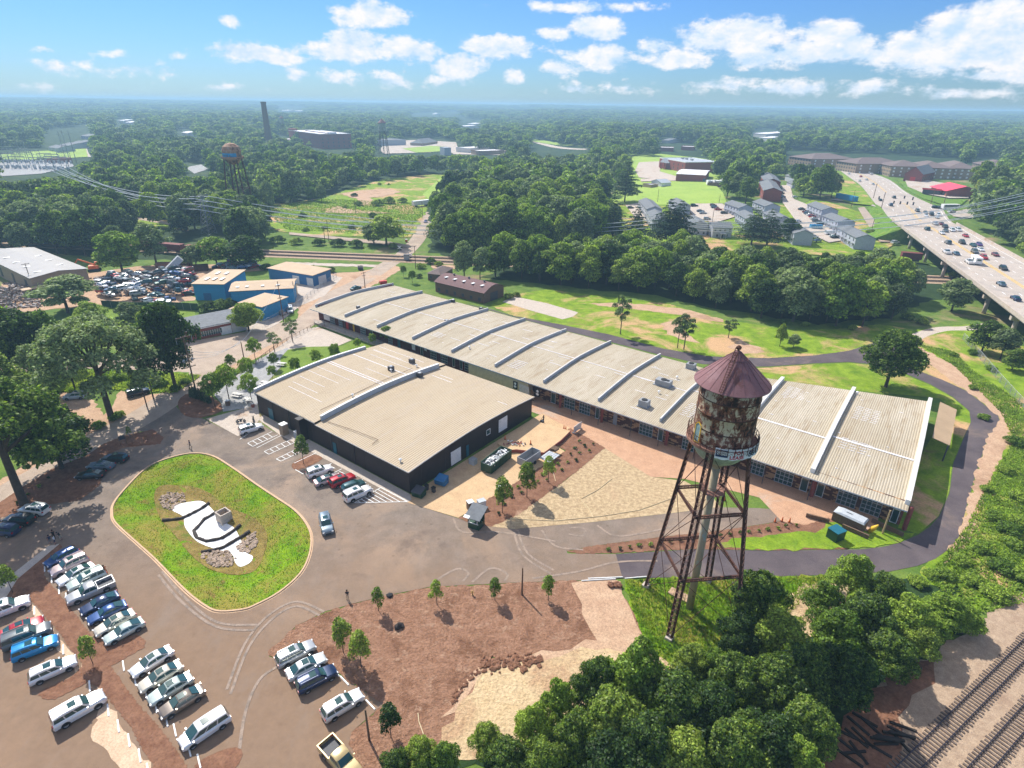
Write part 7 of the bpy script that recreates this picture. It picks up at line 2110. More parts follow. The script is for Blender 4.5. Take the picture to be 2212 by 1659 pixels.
fence([(222,664),(300,668),(380,668),(430,671)],'dark green solid fence along the front of the scrapyard',2.4,3,mat='green_dk',panel=True)
t=None
print('P4 ok')
# vehicles
def paint(name,c,metal=.25,rough=.28):
 n=NT('paint_'+name);n.color((*c,1));n.set(rough,metal,.5)
 n.p.inputs['Coat Weight'].default_value=.6;n.p.inputs['Coat Roughness'].default_value=.08
 return n.m
PT={k:paint(k,c)for k,c in dict(white=(.78,.78,.78),silver=(.42,.43,.44),pearl=(.66,.68,.66),navy=(.012,.03,.09),black=(.012,.013,.016),red=(.42,.012,.02),blue=(.02,.07,.22),bright_blue=(.0,.22,.5),bronze=(.20,.16,.125),grey=(.11,.125,.13),mint=(.5,.57,.52),cream=(.6,.55,.45),gold=(.5,.38,.18),teal=(.03,.09,.1),rose=(.45,.36,.36),slate=(.12,.17,.22),purple=(.08,.03,.2),darkred=(.16,.01,.02),green=(.03,.08,.05)).items()}
KINDS=dict(
sedan=dict(L=4.75,W=1.82,zr=1.45,deck=.93,hood=.86,tail=.95,g=(-.38,-.2,.06,.23),rw=.6),
coupe=dict(L=4.6,W=1.8,zr=1.4,deck=.9,hood=.82,tail=.93,g=(-.42,-.18,.04,.2),rw=.58),
hatch=dict(L=4.3,W=1.78,zr=1.5,deck=.97,hood=.9,tail=.98,g=(-.47,-.38,.08,.27),rw=.6),
wagon=dict(L=4.75,W=1.84,zr=1.6,deck=1.0,hood=.96,tail=1.0,g=(-.48,-.42,.07,.23),rw=.64),
suv=dict(L=4.75,W=1.9,zr=1.75,deck=1.08,hood=1.06,tail=1.08,g=(-.48,-.44,.06,.2),rw=.68),
bigsuv=dict(L=5.1,W=2.0,zr=1.88,deck=1.15,hood=1.14,tail=1.15,g=(-.485,-.46,.08,.2),rw=.74),
minivan=dict(L=5.1,W=1.98,zr=1.76,deck=1.02,hood=.98,tail=1.02,g=(-.49,-.44,.12,.34),rw=.68),
pickup=dict(L=5.7,W=1.98,zr=1.82,deck=1.12,hood=1.1,tail=1.12,g=(-.13,-.1,.09,.21),rw=.7))
def car_parts(kind,simple=False):
 k=KINDS[kind];L,W=k['L'],k['W'];hw=W/2
 b=MB()
 x0=-.5 if kind!='pickup' else -.12
 prof=[(-.5,.62,.86),(-.485,k['tail']*.93,.93),(-.44,k['tail'],.97),(k['g'][0],k['deck'],1),(0,k['deck'],1),(k['g'][3],k['deck'],1),(.33,k['hood'],.98),(.43,k['hood']*.93,.94),(.482,k['hood']*.78,.86),(.5,.5,.78)]
 if kind=='pickup':prof=[(-.125,k['deck'],1)]+prof[4:]
 rings=[]
 for x,zt,wf in prof:
  w=hw*wf;zb=.24
  if abs(x)>.46 and kind!='pickup' or x>.46:zb=.32
  rings.append([(x*L,y,z)for y,z in((-w*.88,zb),(-w*.99,zb+.12),(-w,(zb+zt)/2),(-w*.97,zt-.12),(-w*.86,zt),(0,zt+.03),(w*.86,zt),(w*.97,zt-.12),(w,(zb+zt)/2),(w*.99,zb+.12),(w*.88,zb))])
 m=len(rings[0]);vs=[p for r in rings for p in r];fs=[]
 for i in range(len(rings)-1):
  for j in range(m):fs.append((i*m+j,(i+1)*m+j,(i+1)*m+(j+1)%m,i*m+(j+1)%m))
 fs.append(tuple(range(m-1,-1,-1)));fs.append(tuple((len(rings)-1)*m+j for j in range(m)))
 b.add(vs,fs)
 if kind=='pickup':
  zt,h2=k['deck'],.08
  b.box(((-.5-.125)/2*L,-hw+.06,.72),(.375*L,.12,.8));b.box(((-.5-.125)/2*L,hw-.06,.72),(.375*L,.12,.8))
  b.box((-.5*L+.05,0,.72),(.1,W-.24,.8));b.box((-.14*L,0,.75),(.1,W-.24,.72));b.box(((-.5-.125)/2*L,0,.45),(.375*L,W-.24,.3))
 gb0,gt0,gt1,gb1=[g_*L for g_ in k['g']]
 zb,zr,rw=k['deck']-.02,k['zr'],k['rw']*hw/.91
 wb=hw*.9
 R=[]
 for x,z,w in((gb0,zb,wb*.93),(gt0,zr-.05,rw),((gt0*.5+gt1*.5),zr,rw*1.02),(gt1,zr-.04,rw*.98),(gb1,zb,wb*.93)):
  t_=(z-zb)/(zr-zb)
  R.append([(x,-wb if t_>0.01 else -w,zb)]if False else(x,z,w))
 base=[(gb0,-wb*.93,zb),(gb0,wb*.93,zb),(gb1,wb*.93,zb),(gb1,-wb*.93,zb)]
 xs=[gt0,(gt0*2+gt1)/3,(gt0+2*gt1)/3,gt1];zz=[zr-.06,zr,zr,zr-.05]
 vs=list(base);ri=[]
 for x,z in zip(xs,zz):
  row=[]
  for y in(-rw,-rw*.82,0,rw*.82,rw):
   row.append(len(vs));vs.append((x,y,z-(.05 if abs(y)==rw else 0)+(.02 if y==0 else 0)))
  ri.append(row)
 fs=[]
 for i in range(3):
  for j in range(4):fs.append((ri[i][j],ri[i+1][j],ri[i+1][j+1],ri[i][j+1]))
 fs.append((0,1,ri[0][4],ri[0][3],ri[0][2],ri[0][1],ri[0][0]))
 fs.append((3,ri[3][0],ri[3][1],ri[3][2],ri[3][3],ri[3][4],2))
 fs.append((0,ri[0][0],ri[1][0],ri[2][0],ri[3][0],3));fs.append((1,2,ri[3][4],ri[2][4],ri[1][4],ri[0][4]))
 b.add(vs,fs)
 for s_ in(-1,1):b.box((gb1-.12*L*.5,s_*(hw+.08),zb+.08),(.14,.16,.12))
 if kind in('bigsuv','wagon','suv'):
  for s_ in(-1,1):b.bar((gt0+.1,s_*rw*.86,zr+.05),(gt1-.2,s_*rw*.86,zr+.05),.05)
 def lerp(p,q,t_):return tuple(p[i]+(q[i]-p[i])*t_ for i in range(3))
 def panel(bl,br,tr,tl,o,ins=(.06,.08)):
  n_=(Vector(br)-Vector(bl)).cross(Vector(tl)-Vector(bl)).normalized()*o
  g_=MB();P=[]
  for(u_,v_)in((ins[0],ins[1]),(1-ins[0],ins[1]),(1-ins[0],1-ins[1]),(ins[0],1-ins[1])):
   p=lerp(lerp(bl,br,u_),lerp(tl,tr,u_),v_);P.append(tuple(Vector(p)+n_))
  g_.add(P,[(0,1,2,3)]);return g_
 out={}
 tl,tr=(gt1,rw*.97,zr-.08),(gt1,-rw*.97,zr-.08)
 out['windscreen']=panel((gb1,wb*.93,zb),(gb1,-wb*.93,zb),tr,tl,-.025)
 if out['windscreen']is not None:
  n0=out['windscreen'];c=Vector(n0.v[0])
 out['rear_window']=panel((gb0,-wb*.93,zb),(gb0,wb*.93,zb),(gt0,rw*.97,zr-.09),(gt0,-rw*.97,zr-.09),-.025)
 for s_,nm in((-1,'side_windows'),(1,'side_windows')):
  g_=MB();n_=2 if kind!='pickup' else 2
  if kind in('suv','bigsuv','minivan','wagon'):n_=3
  for i in range(n_):
   u0,u1=.04+.94*i/n_,.04+.94*(i+1)/n_-.035
   def P(u_,v_):
    bx=gb0+(gb1-gb0)*u_;tx=gt0+(gt1-gt0)*u_
    yb,yt=wb*.93,rw
    return(bx+(tx-bx)*v_,s_*(yb+(yt-yb)*v_+.022),zb+(zr-.1-zb)*v_)
   g_.add([P(u0,.1),P(u1,.1),P(u1,.86),P(u0,.86)],[(0,1,2,3)])
  out[nm+('' if s_<0 else '#')]=g_
 for nm,sx_ in(('windscreen',1),('rear_window',-1)):
  g_=out[nm];a_,b_,c_=Vector(g_.v[0]),Vector(g_.v[1]),Vector(g_.v[2]);nn=(b_-a_).cross(c_-a_).normalized()
  if nn.x*sx_<0:nn=-nn
  g_.v=[tuple(Vector(p)+nn*.05)for p in g_.v]
 wr=.34 if kind not in('bigsuv','pickup')else .39
 wx=(.31*L,-.29*L)
 return b,out,wr,wx,hw,k
WHEEL={}
def make_car(kind):
 b,out,wr,wx,hw,k=car_parts(kind)
 L=k['L']
 t=thing('car' if kind!='pickup' else 'pickup_truck',None,None)
 body=b.build('body',PT['white'],t,smooth=True)
 me=body.data
 try:
  me.set_sharp_from_angle(angle=math.radians(38))
 except Exception:pass
 for nm,g_ in out.items():g_.build(nm.replace('#',''),M['glass'],t)
 w=MB();w.lathe([(wr*.62,-.11),(wr*.95,-.11),(wr,-.07),(wr,.07),(wr*.95,.11),(wr*.62,.11)],20)
 w.v=[(p[0],p[2],p[1])for p in w.v];wm=w.mesh('wheel',M['black'])
 r=MB();r.lathe([(0,.085),(wr*.18,.1),(wr*.6,.07),(wr*.64,.095)],10);r.lathe([(0,-.085),(wr*.18,-.1),(wr*.6,-.07),(wr*.64,-.095)],10)
 r.v=[(p[0],p[2],p[1])for p in r.v];rm=r.mesh('rim',M['rim'])
 for x in wx:
  for s_ in(-1,1):
   o=bpy.data.objects.new('wheel',wm);C.objects.link(o);o.parent=t;o.location=(x,s_*(hw-.1),wr)
   q=bpy.data.objects.new('rim',rm);C.objects.link(q);q.parent=o
 ar=MB()
 for x in wx:
  for s_ in(-1,1):
   P=[(x+(wr+.07)*math.cos(a),s_*(hw+.004),wr+(wr+.07)*math.sin(a))for a in [PI*q/10 for q in range(11)]]
   ar.add(P,[tuple(range(11))])
 ar.build('wheel_arches',M['black'],t)
 hh=k['hood']*.72
 for s_ in(-1,1):
  a=MB();a.box((.475*L,s_*hw*.66,hh),(.16,.38,.16),rz=-s_*.35);a.build('headlight',M['lamp'],t)
  a=MB();a.box((-.487*L,s_*hw*.76,k['tail']*.82),(.12,.26,.2));a.build('taillight',M['tail'],t)
 a=MB();a.box((.497*L,0,.48),(.05,hw*.9,.2));a.build('grille',M['black'],t)
 if kind=='pickup':
  a=MB();a.box(((-.5-.13)/2*L,0,.61),(.36*L,hw*2-.26,.03));a.build('bed_floor',M['darkgrey'],t)
 if kind in('sedan','suv','wagon','minivan','bigsuv'):
  x0=(k['g'][1]*.3+k['g'][2]*.7)*L;a=MB();a.box((x0,0,k['zr']+.022),(.75,.8,.02));a.build('sunroof',M['glass'],t)
 return freeze(t)
PROTOCAR={};USED={}
def place_car(kind,col,tail,nose,label,cat='car',z=None,group=None,sunroof=True,name=None,base=.035):
 if kind not in PROTOCAR:PROTOCAR[kind]=make_car(kind);first=True
 else:first=False
 r=PROTOCAR[kind]if first else copy_tree(PROTOCAR[kind])
 zz=(z or 0)+.8
 a,c=G(*tail,zz),G(*nose,zz)
 if z is None and T(a.x,a.y)>.01:a,c=Gh(*tail,.8),Gh(*nose,.8)
 m_=(a+c)/2
 r.location=(m_.x,m_.y,(z if z is not None else T(m_.x,m_.y))+base)
 r.rotation_euler=(0,0,math.atan2(c.y-a.y,c.x-a.x))
 tagged(r,label,cat,group)
 for ch in r.children:
  if ch.name.split('.')[0]=='body':
   ch.material_slots[0].link='OBJECT';ch.material_slots[0].material=PT[col]
 return r
LOTG='cars parked in the gravel lot'
CARS=[('sedan','white',(372,1399),(280,1456),'white saloon with dark panoramic roof, first of the row of four','car',LOTG),
('sedan','cream',(390,1433),(300,1486),'cream saloon with small sunroof, second of the row of four','car',LOTG),
('sedan','mint',(412,1459),(321,1513),'pale green-grey saloon, third of the row of four','car',LOTG),
('sedan','bronze',(436,1486),(346,1541),'bronze saloon, fourth of the row of four','car',LOTG),
('minivan','white',(489,1541),(391,1606),'white minivan parked alone below the row of four saloons','minivan',LOTG),
('hatch','blue',(162,1186),(102,1217),'dark blue hatchback heading the middle row by the concrete walk','car',LOTG),
('suv','rose',(182,1204),(114,1236),'tan-silver off-roader with roof bars, second in the middle row','car',LOTG),
('sedan','white',(197,1221),(129,1256),'white saloon with dark sunroof, third in the middle row','car',LOTG),
('suv','mint',(220,1236),(152,1267),'pale green-white crossover beside the silver pickup','car',LOTG),
('pickup','silver',(240,1255),(149,1295),'silver pickup truck with empty open bed in the middle row','pickup',LOTG),
('coupe','navy',(254,1282),(174,1320),'dark navy saloon just below the silver pickup','car',LOTG),
('coupe','blue',(271,1302),(189,1340),'blue saloon with bright sun glint, between navy and cream cars','car',LOTG),
('sedan','cream',(289,1321),(204,1366),'ivory saloon with sunroof near the end of the middle row','car',LOTG),
('coupe','mint',(304,1341),(229,1381),'grey-green saloon at the end of the middle row','car',LOTG),
('bigsuv','white',(-32,1330),(57,1296),'white off-roader cut by the left edge above the red car','car',LOTG),
('sedan','red',(-2,1374),(91,1336),'red saloon at the left edge','car',LOTG),
('bigsuv','grey',(11,1391),(104,1354),'grey off-roader with roof rack between the red and bright blue cars','car',LOTG),
('suv','bright_blue',(28,1416),(122,1380),'bright blue crossover in the left row','car',LOTG),
('wagon','white',(65,1466),(160,1424),'white crossover with curved tail below the bright blue one','car',LOTG),
('bigsuv','white',(116,1561),(221,1501),'big white off-roader alone on the bottom left gravel','car',LOTG),
('suv','pearl',(102,1103),(44,1096),'white crossover in the shade under the huge left tree','car',LOTG),
('suv','black',(73,1125),(7,1118),'black crossover next to the white one in the shade','car',LOTG),
('suv','navy',(38,1147),(-26,1141),'dark crossover cut by the left edge in the shade','car',LOTG),
('sedan','black',(221,1022),(168,1025),'black saloon with sun glint, lowest of the three by the mulch','car',LOTG),
('sedan','slate',(243,1005),(191,1003),'dark slate saloon, middle of the three by the mulch','car',LOTG),
('wagon','black',(274,990),(221,987),'black estate car, uppermost of the three by the mulch','car',LOTG),
('wagon','silver',(604,1427),(672,1392),'silver-green wagon, first of the three beside the mulch field','car',LOTG),
('sedan','pearl',(623,1457),(699,1417),'white saloon between the silver wagon and dark crossover','car',LOTG),
('wagon','navy',(648,1482),(718,1446),'dark blue crossover, third beside the mulch field','car',LOTG),
('wagon','white',(699,1545),(779,1496),'white estate car with dark roof window near the wooden post','car',LOTG),
('pickup','gold',(708,1607),(766,1672),'gold pickup truck with open bed at the bottom edge','pickup',LOTG),
('suv','white',(664,1025),(716,1008),'white crossover beside the small mulch island','car',LOTG),
('sedan','rose',(682,1042),(731,1026),'champagne saloon left of the red off-roader','car',LOTG),
('suv','red',(717,1045),(762,1027),'red off-roader parked beside the dark building','car',LOTG),
('hatch','teal',(738,1057),(787,1038),'dark teal car between the red and the white off-roaders','car',LOTG),
('bigsuv','white',(745,1077),(800,1053),'white off-roader beside the hatched paving lines','car',LOTG),
('suv','slate',(700,1113),(709,1150),'slate blue crossover driving across the open asphalt','car',None),
('suv','white',(519,931),(565,918),'white crossover at the corner of the dark building by the motorcycles','car',LOTG),
('sedan','teal',(760,624),(777,618),'teal saloon driving on the dirt by the end of the warehouse','car',None),
('suv','silver',(184,853),(141,856),'old silver off-roader parked in the tan clearing','car',None),
('suv','black',(281,850),(314,842),'black off-roader parked by the weeds in the tan clearing','car',None),
('sedan','silver',(612,676),(596,671),'silver saloon by the pale blue shed','car',None),
('minivan','white',(626,663),(627,673),'white van parked beside the pale blue shed','van',None),
('sedan','purple',(921,474),(918,481),'purple saloon on the street beyond the level crossing','car',None)]
for kind,col,tl_,ns_,lab,cat,grp in CARS:
 place_car(kind,col,tl_,ns_,lab,cat,group=grp)
def far_car(kind):
 b,out,wr,wx,hw,k=car_parts(kind)
 for nm,g_ in out.items():b.add(g_.v,g_.f,1)
 w=MB();w.lathe([(0,-.11),(wr,-.11),(wr,.11),(0,.11)],10)
 for x in wx:
  for s_ in(-1,1):b.add([(p[0]+x,p[2]+s_*(hw-.09),p[1]+wr)for p in w.v],w.f,2)
 me=b.mesh(kind,[PT['white'],M['glass'],M['black']],smooth=False)
 bm=bmesh.new();bm.from_mesh(me);bmesh.ops.recalc_face_normals(bm,faces=bm.faces);bm.to_mesh(me);bm.free()
 return me
FARM={k:far_car(k)for k in KINDS}
def put_far(kind,col,p,rz,label,group,name='car',cat='car',tilt=(0,0),sc=1):
 o=bpy.data.objects.new(name,FARM[kind]);C.objects.link(o)
 o.location=p;o.rotation_euler=(tilt[0],tilt[1],rz);o.scale=(sc,)*3
 o.material_slots[0].link='OBJECT';o.material_slots[0].material=PT[col]
 return tagged(o,label,cat,group)
def t4(x,y):return(1659+x/4,166+y/4)
def t3(x,y):return(1106+x/4,166+y/4)
hang=math.atan2(bd.y,bd.x)
HW=[(700,835,'white','sedan',1,'white car highest up the highway'),(893,838,'white','pickup',1,'white truck by the highway kerb near the ridge apartments'),(803,860,'red','sedan',1,'small red car high up the highway'),(852,887,'white','hatch',1,'white car just below the red car on the highway'),(793,897,'white','sedan',1,'white car left of the others high up the highway'),(908,926,'white','sedan',1,'white car alone in the middle of the upper highway'),
(1088,1040,'grey','suv',1,'dark car waiting above the highway junction'),(972,1063,'black','sedan',1,'dark car left above the junction stop line'),(1060,1105,'slate','suv',1,'slate car entering the highway junction'),(1290,1160,'grey','suv',0,'dark car first in the queue below the junction'),(1360,1175,'black','sedan',0,'black car behind the queue leader'),(1412,1175,'darkred','sedan',0,'dark red car at the front of the right queue lane'),(1410,1203,'black','bigsuv',0,'black off-roader behind the dark red queue car'),(1468,1208,'white','suv',0,'white car at the right of the queue front'),(1362,1215,'white','sedan',0,'white car left of the black off-roader in the queue'),(1452,1243,'pearl','sedan',0,'pearl car in the middle of the queue'),(1447,1270,'silver','suv',0,'silver off-roader behind the pearl car'),(1500,1270,'darkred','sedan',0,'maroon car beside the silver off-roader'),
(1533,1297,'black','suv',0,'black car behind the maroon car'),(1590,1325,'white','minivan',0,'white minivan in the queue between dark car and white van'),(1535,1330,'grey','sedan',0,'grey car left of the white minivan'),(1643,1322,'white','minivan',0,'white van nearest the right parapet in the queue'),(1503,1349,'white','sedan',0,'white car at the left of the queue end'),(1375,1315,'teal','suv',1,'dark teal car heading away over the start of the bridge'),(1708,1373,'red','sedan',0,'bright red car by the right parapet'),(1555,1432,'grey','suv',1,'grey off-roader just left of the yellow line'),(1678,1432,'black','suv',0,'black off-roader right of the yellow line'),(1773,1454,'teal','sedan',0,'dark teal saloon beside the purple car'),(1826,1448,'purple','hatch',0,'purple car on the bridge'),(1837,1492,'white','sedan',0,'white car below the purple car'),(1787,1512,'grey','suv',0,'grey car left of the white car below the purple one'),
(1545,1515,'white','pickup',1,'white pickup in the left lanes of the bridge'),(1625,1525,'slate','sedan',1,'slate saloon beside the white pickup'),(1865,1562,'red','suv',0,'red off-roader right of the camper trailer'),(1965,1535,'darkred','sedan',0,'maroon car near the right parapet of the bridge'),(1740,1600,'white','pickup',1,'white pickup towing the camper trailer'),(2035,1655,'black','wagon',0,'dark estate car at the right of the near bridge'),(2015,1548+240,'slate','sedan',1,'slate saloon alone on the near bridge'),(2140,1548+365,'navy','sedan',1,'nearest car on the bridge, dark blue, by the left parapet'),(1450,1125,'black','suv',2,'left one of two dark cars on the side road'),(1485,1128,'black','suv',2,'right one of two dark cars on the side road'),(1590,1160,'white','sedan',2,'white car turning out of the side road')]
for x,y,col,kind,dr,lab in HW:
 u,v=t4(x,y);p=G(u,v,8.5)
 s_=(p-L8[1]).dot(bd)
 if s_<S1 and dr!=2:p.z=8.02;rz=hang+(PI if dr==0 else 0)
 else:
  p=Gh(u,v,1.5);p.z=T(p.x,p.y)+.98
  best=min(range(30),key=lambda i:(RP(i/30,.5)-p).length);a_,c_=RP(best/30,.5),RP(min(1,(best+1)/30),.5)
  rz=math.atan2(c_.y-a_.y,c_.x-a_.x)+(PI if dr==0 else 0)
  k_=min(1,best/30*6);p.z=8*(1-k_)+(T(p.x,p.y)+.95)*k_
  if dr==2:rz=.2;p.z=T(p.x,p.y)+.75
 put_far(kind,col,p,rz,lab,'traffic on the highway',cat='car' if kind!='pickup' else 'pickup')
p=G(*t4(1803,1583),9.5);t=thing('camper_trailer','white camper trailer towed across the bridge','camper',(p.x,p.y,8.02),hang,'traffic on the highway')
b=MB();b.box((0,0,1.7),(5.6,2.3,2.3));b.box((3.1,0,2.5),(1.2,2.3,.9));b.build('body',M['white'],t)
b=MB();b.box((-2.82,0,2.0),(.06,1.4,.7));b.box((0,-1.17,2.0),(1.4,.06,.7));b.box((0,1.17,2.0),(1.4,.06,.7));b.build('window',M['glass'],t)
for s_ in(-1,1):w=MB();w.lathe([(0,-.12),(.36,-.12),(.36,.12),(0,.12)],12);w.v=[(q[0]-.3,q[2]+s_*1.05,q[1]+.36)for q in w.v];w.build('wheel',M['black'],t)
p=Gh(*t4(1570,1133),1.5);t=thing('bus','white bus waiting on the side road by the highway junction','bus',(p.x,p.y,T(p.x,p.y)+.8),.12)
b=MB();b.box((0,0,1.75),(11,2.5,2.5),taper=.97);b.build('body',M['white'],t);b=MB();b.box((0,-1.26,2.1),(9.8,.05,.9));b.box((0,1.26,2.1),(9.8,.05,.9));b.build('side_windows',M['glass'],t)
for x in(-3.6,3.6):
 for s_ in(-1,1):w=MB();w.lathe([(0,-.14),(.48,-.14),(.48,.14),(0,.14)],12);w.v=[(q[0]+x,q[2]+s_*1.12,q[1]+.48)for q in w.v];w.build('wheel',M['black'],t)
APC=[(t4(290,1147),'black'),(t4(325,1171),'darkred'),(t4(342,1186),'slate'),(t4(360,1197),'white'),(t4(385,1214),'red'),(t4(392,1231),'pearl'),(t4(415,1251),'grey'),(t4(450,1269),'black'),(t4(256,1252),'white'),(t4(230,1043),'white'),(t4(92,948),'silver'),(t4(100,968),'grey'),(t4(106,988),'white'),(t4(115,1010),'black'),(t4(124,1040),'slate'),(t4(397,1390),'white'),(t4(425,1420),'slate'),(t4(560,1383),'pearl'),(t4(575,1390),'black'),(t4(1098,1438),'white'),(t3(1738,1113),'darkred'),(t3(1750,1131),'slate'),(t3(1782,1150),'red'),(t3(1628,1163),'grey'),(t3(1650,1181),'silver'),(t3(1686,1230),'silver'),(t3(1832,1180),'black'),(t3(1025,1135),'black'),(t3(1575,1118),'black')]
R=random.Random(2);cnt={}
ORD=['topmost','second','third','fourth','fifth','sixth','seventh','eighth']
APC.sort(key=lambda q:q[0][1])
for(uv,col)in APC:
 p=Gh(*uv,.8);p.z=T(p.x,p.y)+.66
 i=cnt.get(col,0);cnt[col]=i+1
 put_far(R.choice(['sedan','suv','hatch']),col,p,.35 if uv[0]>1640 else -.1,'%s car, %s of that colour counted downwards in the townhouse car parks'%(col.replace('darkred','maroon').replace('pearl','off-white'),ORD[i]),'cars in the townhouse car parks')
p=Gh(*t4(540,1356),1);p.z=T(p.x,p.y)+.66;put_far('minivan','white',p,.1,'long white van parked between two townhouse rows',None,'van','van',sc=1.25)
for i,(x,y)in enumerate(((390,1300),(435,1303))):
 p=Gh(*t4(x,y),1);t=thing('skip',['left','right'][i]+' one of two blue skips in the townhouse car park','skip',(p.x,p.y,T(p.x,p.y)+.66),.1,'blue skips')
 b=MB();b.box((0,0,1),(3.4,2,1.8),taper=1.05);b.build('bin',M['blue'],t);b=MB();b.box((0,0,1.95),(3.5,2.1,.12));b.build('lid',M['blue_dk'],t)
R=random.Random(31);cols=['white','silver','grey','black','blue','darkred','pearl','red','slate','white','green','teal','silver','grey']
ZONES=[([(215,640),(230,615),(300,605),(360,600),(400,592),(415,605),(412,640),(340,650),(260,655)],95,4),([(470,578),(520,572),(560,577),(560,584),(500,588),(470,587)],30,2),([(300,652),(380,648),(395,655),(330,660)],8,1)]
for P,n,lev in ZONES:
 Wp=wpoly(P);xs=[q[0]for q in Wp];ys=[q[1]for q in Wp];c=0
 while c<n:
  x,y=R.uniform(min(xs),max(xs)),R.uniform(min(ys),max(ys))
  if not in_poly(x,y,Wp):continue
  col=R.choice(cols);k_=R.randrange(lev);c+=1
  put_far(R.choice(['sedan','coupe','hatch','suv','wagon']),col,(x,y,.1+k_*1.05),R.gauss(.15,.5)+(PI if R.random()<.5 else 0),'%s wrecked car stacked in the scrapyard piles'%col.replace('darkred','maroon').replace('pearl','off-white'),'wrecked cars in the scrapyard','wrecked_car','wrecked car',(R.gauss(0,.12),R.gauss(0,.12)),.97)
for(u,v,lab,m0,rz,ti_)in((385,588,'white steel container tipped on end in the scrapyard','lightgrey',.5,.7),(398,592,'white container lying flat beside the tipped one','white',.3,0),(430,585,'rusty open container at the back of the scrapyard','rustbrown',.3,0),(360,580,'rusty open skip behind the wrecked cars','rustlight',.2,0),(395,572,'dark open skip at the back edge of the scrapyard','rustbrown',.1,0)):
 p=G(u,v);t=thing('container',lab,'container',(p.x,p.y,.1+(2.2 if ti_ else 0)),rz);t.rotation_euler=(0,-ti_,rz)
 b=MB()
 for(c_,d_)in(((0,-1.2,1.2),(7,.12,2.3)),((0,1.2,1.2),(7,.12,2.3)),((-3.45,0,1.2),(.12,2.3,2.3)),((3.45,0,1.2),(.12,2.3,2.3)),((0,0,.1),(7,2.4,.12))):b.box(c_,d_)
 if m0 in('lightgrey','white'):b.box((0,0,2.4),(7,2.5,.1))
 b.build('shell',M[m0],t)
 b=MB()
 for x in range(-3,4):b.box((x,-1.3,1.2),(.15,.1,2.2));b.box((x,1.3,1.2),(.15,.1,2.2))
 b.build('ribs',M[m0],t)
p=G(205,585);t=thing('excavator','orange excavator behind the tan warehouse','excavator',p,.4)
b=MB();b.box((0,0,1.6),(3.4,2.6,1.2));b.box((1.1,.7,2.7),(1.4,1.1,1.4));b.build('body',M['orange'],t)
for s_ in(-1,1):b=MB();b.box((0,s_*1.2,.5),(4.2,.6,.9));b.build('track',M['black'],t)
b=MB();b.bar((1.5,-.3,2),(-4.5,-.3,5),.45);b.bar((-4.5,-.3,5),(-7,-.3,2),.35);b.box((-7,-.3,1.4),(1,1.2,1));b.build('boom',M['orange'],t)
a,c=G(893,448),G(914,447)
t=thing('semi_trailer','white semi-trailer parked under the trees beyond the crossing','trailer',(a.x,a.y,0),.75)
b=MB();b.box((6,0,2.6),(12.5,2.6,2.8));b.build('box',M['white'],t)
b=MB();b.box((10.5,0,.7),(2.4,2.3,.9));b.box((2,0,.6),(.3,2,1.2));b.build('running_gear',M['black'],t)
# yard objects
def bx_thing(name,label,cat,uv,d,rz,m0,lid=None,lidm=None,z=.04,group=None,taper=1.0,lidname='lid'):
 p=G(*uv);t=thing(name,label,cat,(p.x,p.y,z),rz,group)
 b=MB();b.box((0,0,d[2]/2),d,taper=taper);b.build('casing',M[m0],t)
 if lid:b=MB();b.box((0,0,d[2]+lid/2),(d[0]*1.06,d[1]*1.06,lid));b.build(lidname,M[lidm or m0],t)
 return t
AX=math.radians(-37.7);AY=math.radians(53)
def dumpster(uv,label,m0,lidm,rz):
 p=G(*uv);t=thing('dumpster',label,'dumpster',(p.x,p.y,.06),rz)
 b=MB();b.add([(-1,-.7,.15),(1,-.7,.15),(1,.8,.15),(-1,.8,.15),(-1,-.9,1.15),(1,-.9,1.15),(1,.9,1.5),(-1,.9,1.5)],[(3,2,1,0),(0,1,5,4),(1,2,6,5),(2,3,7,6),(3,0,4,7)]);b.build('bin',M[m0],t)
 for s_ in(-.5,.5):b=MB();b.add([(s_-.5,-.95,1.2),(s_+.49,-.95,1.2),(s_+.49,.92,1.56),(s_-.5,.92,1.56),(s_-.5,-.95,1.15),(s_+.49,-.95,1.15),(s_+.49,.92,1.5),(s_-.5,.92,1.5)],[(0,1,2,3),(7,6,5,4),(0,4,5,1),(1,5,6,2),(2,6,7,3),(3,7,4,0)]);b.build('lid',M[lidm],t)
 for s_ in(-1.05,1.05):b=MB();b.box((s_,0,.8),(.12,1.2,.15));b.build('lift_pocket',M[m0],t)
dumpster((954,1046),'blue dumpster against the dark building end wall','blue_dk','blue_dk',AY-PI/2+.2)
dumpster((905,1072),'green dumpster at the near corner of the dark building','green_dk','darkgrey',AY-PI/2+.2)
dumpster((779,583),'dark dumpster beside the dirt yard near the crossing','darkgrey','black',.3)
for uv,lab in(((922,1059),'black wheelie bin right beside the green dumpster'),((937,1064),'dark wheelie bin standing a step away from the green dumpster')):
 p=G(*uv);t=thing('wheelie_bin',lab,'bin',(p.x,p.y,.06),AY,'wheelie bins by the green dumpster')
 b=MB();b.box((0,0,.55),(.5,.55,.95),taper=1.12);b.build('bin',M['darkgrey'],t);b=MB();b.box((0,0,1.07),(.64,.7,.08));b.build('lid',M['black'],t)
a,c=G(1050,1022),G(1094,986);L=(c-a).length;m_=(a+c)/2
t=thing('debris_container','long open green container heaped with white rubbish','container',(m_.x,m_.y,.06),math.atan2(c.y-a.y,c.x-a.x))
b=MB();W3=2.3;H3=1.7
for c_,d_ in(((0,-W3/2,H3/2+.2),(L,.1,H3)),((0,W3/2,H3/2+.2),(L,.1,H3)),((-L/2,0,H3/2+.2),(.1,W3-.1,H3)),((L/2,0,H3/2+.2),(.1,W3-.1,H3)),((0,0,.25),(L,W3,.1))):b.box(c_,d_)
b.build('shell',M['green_dk'],t)
b=MB()
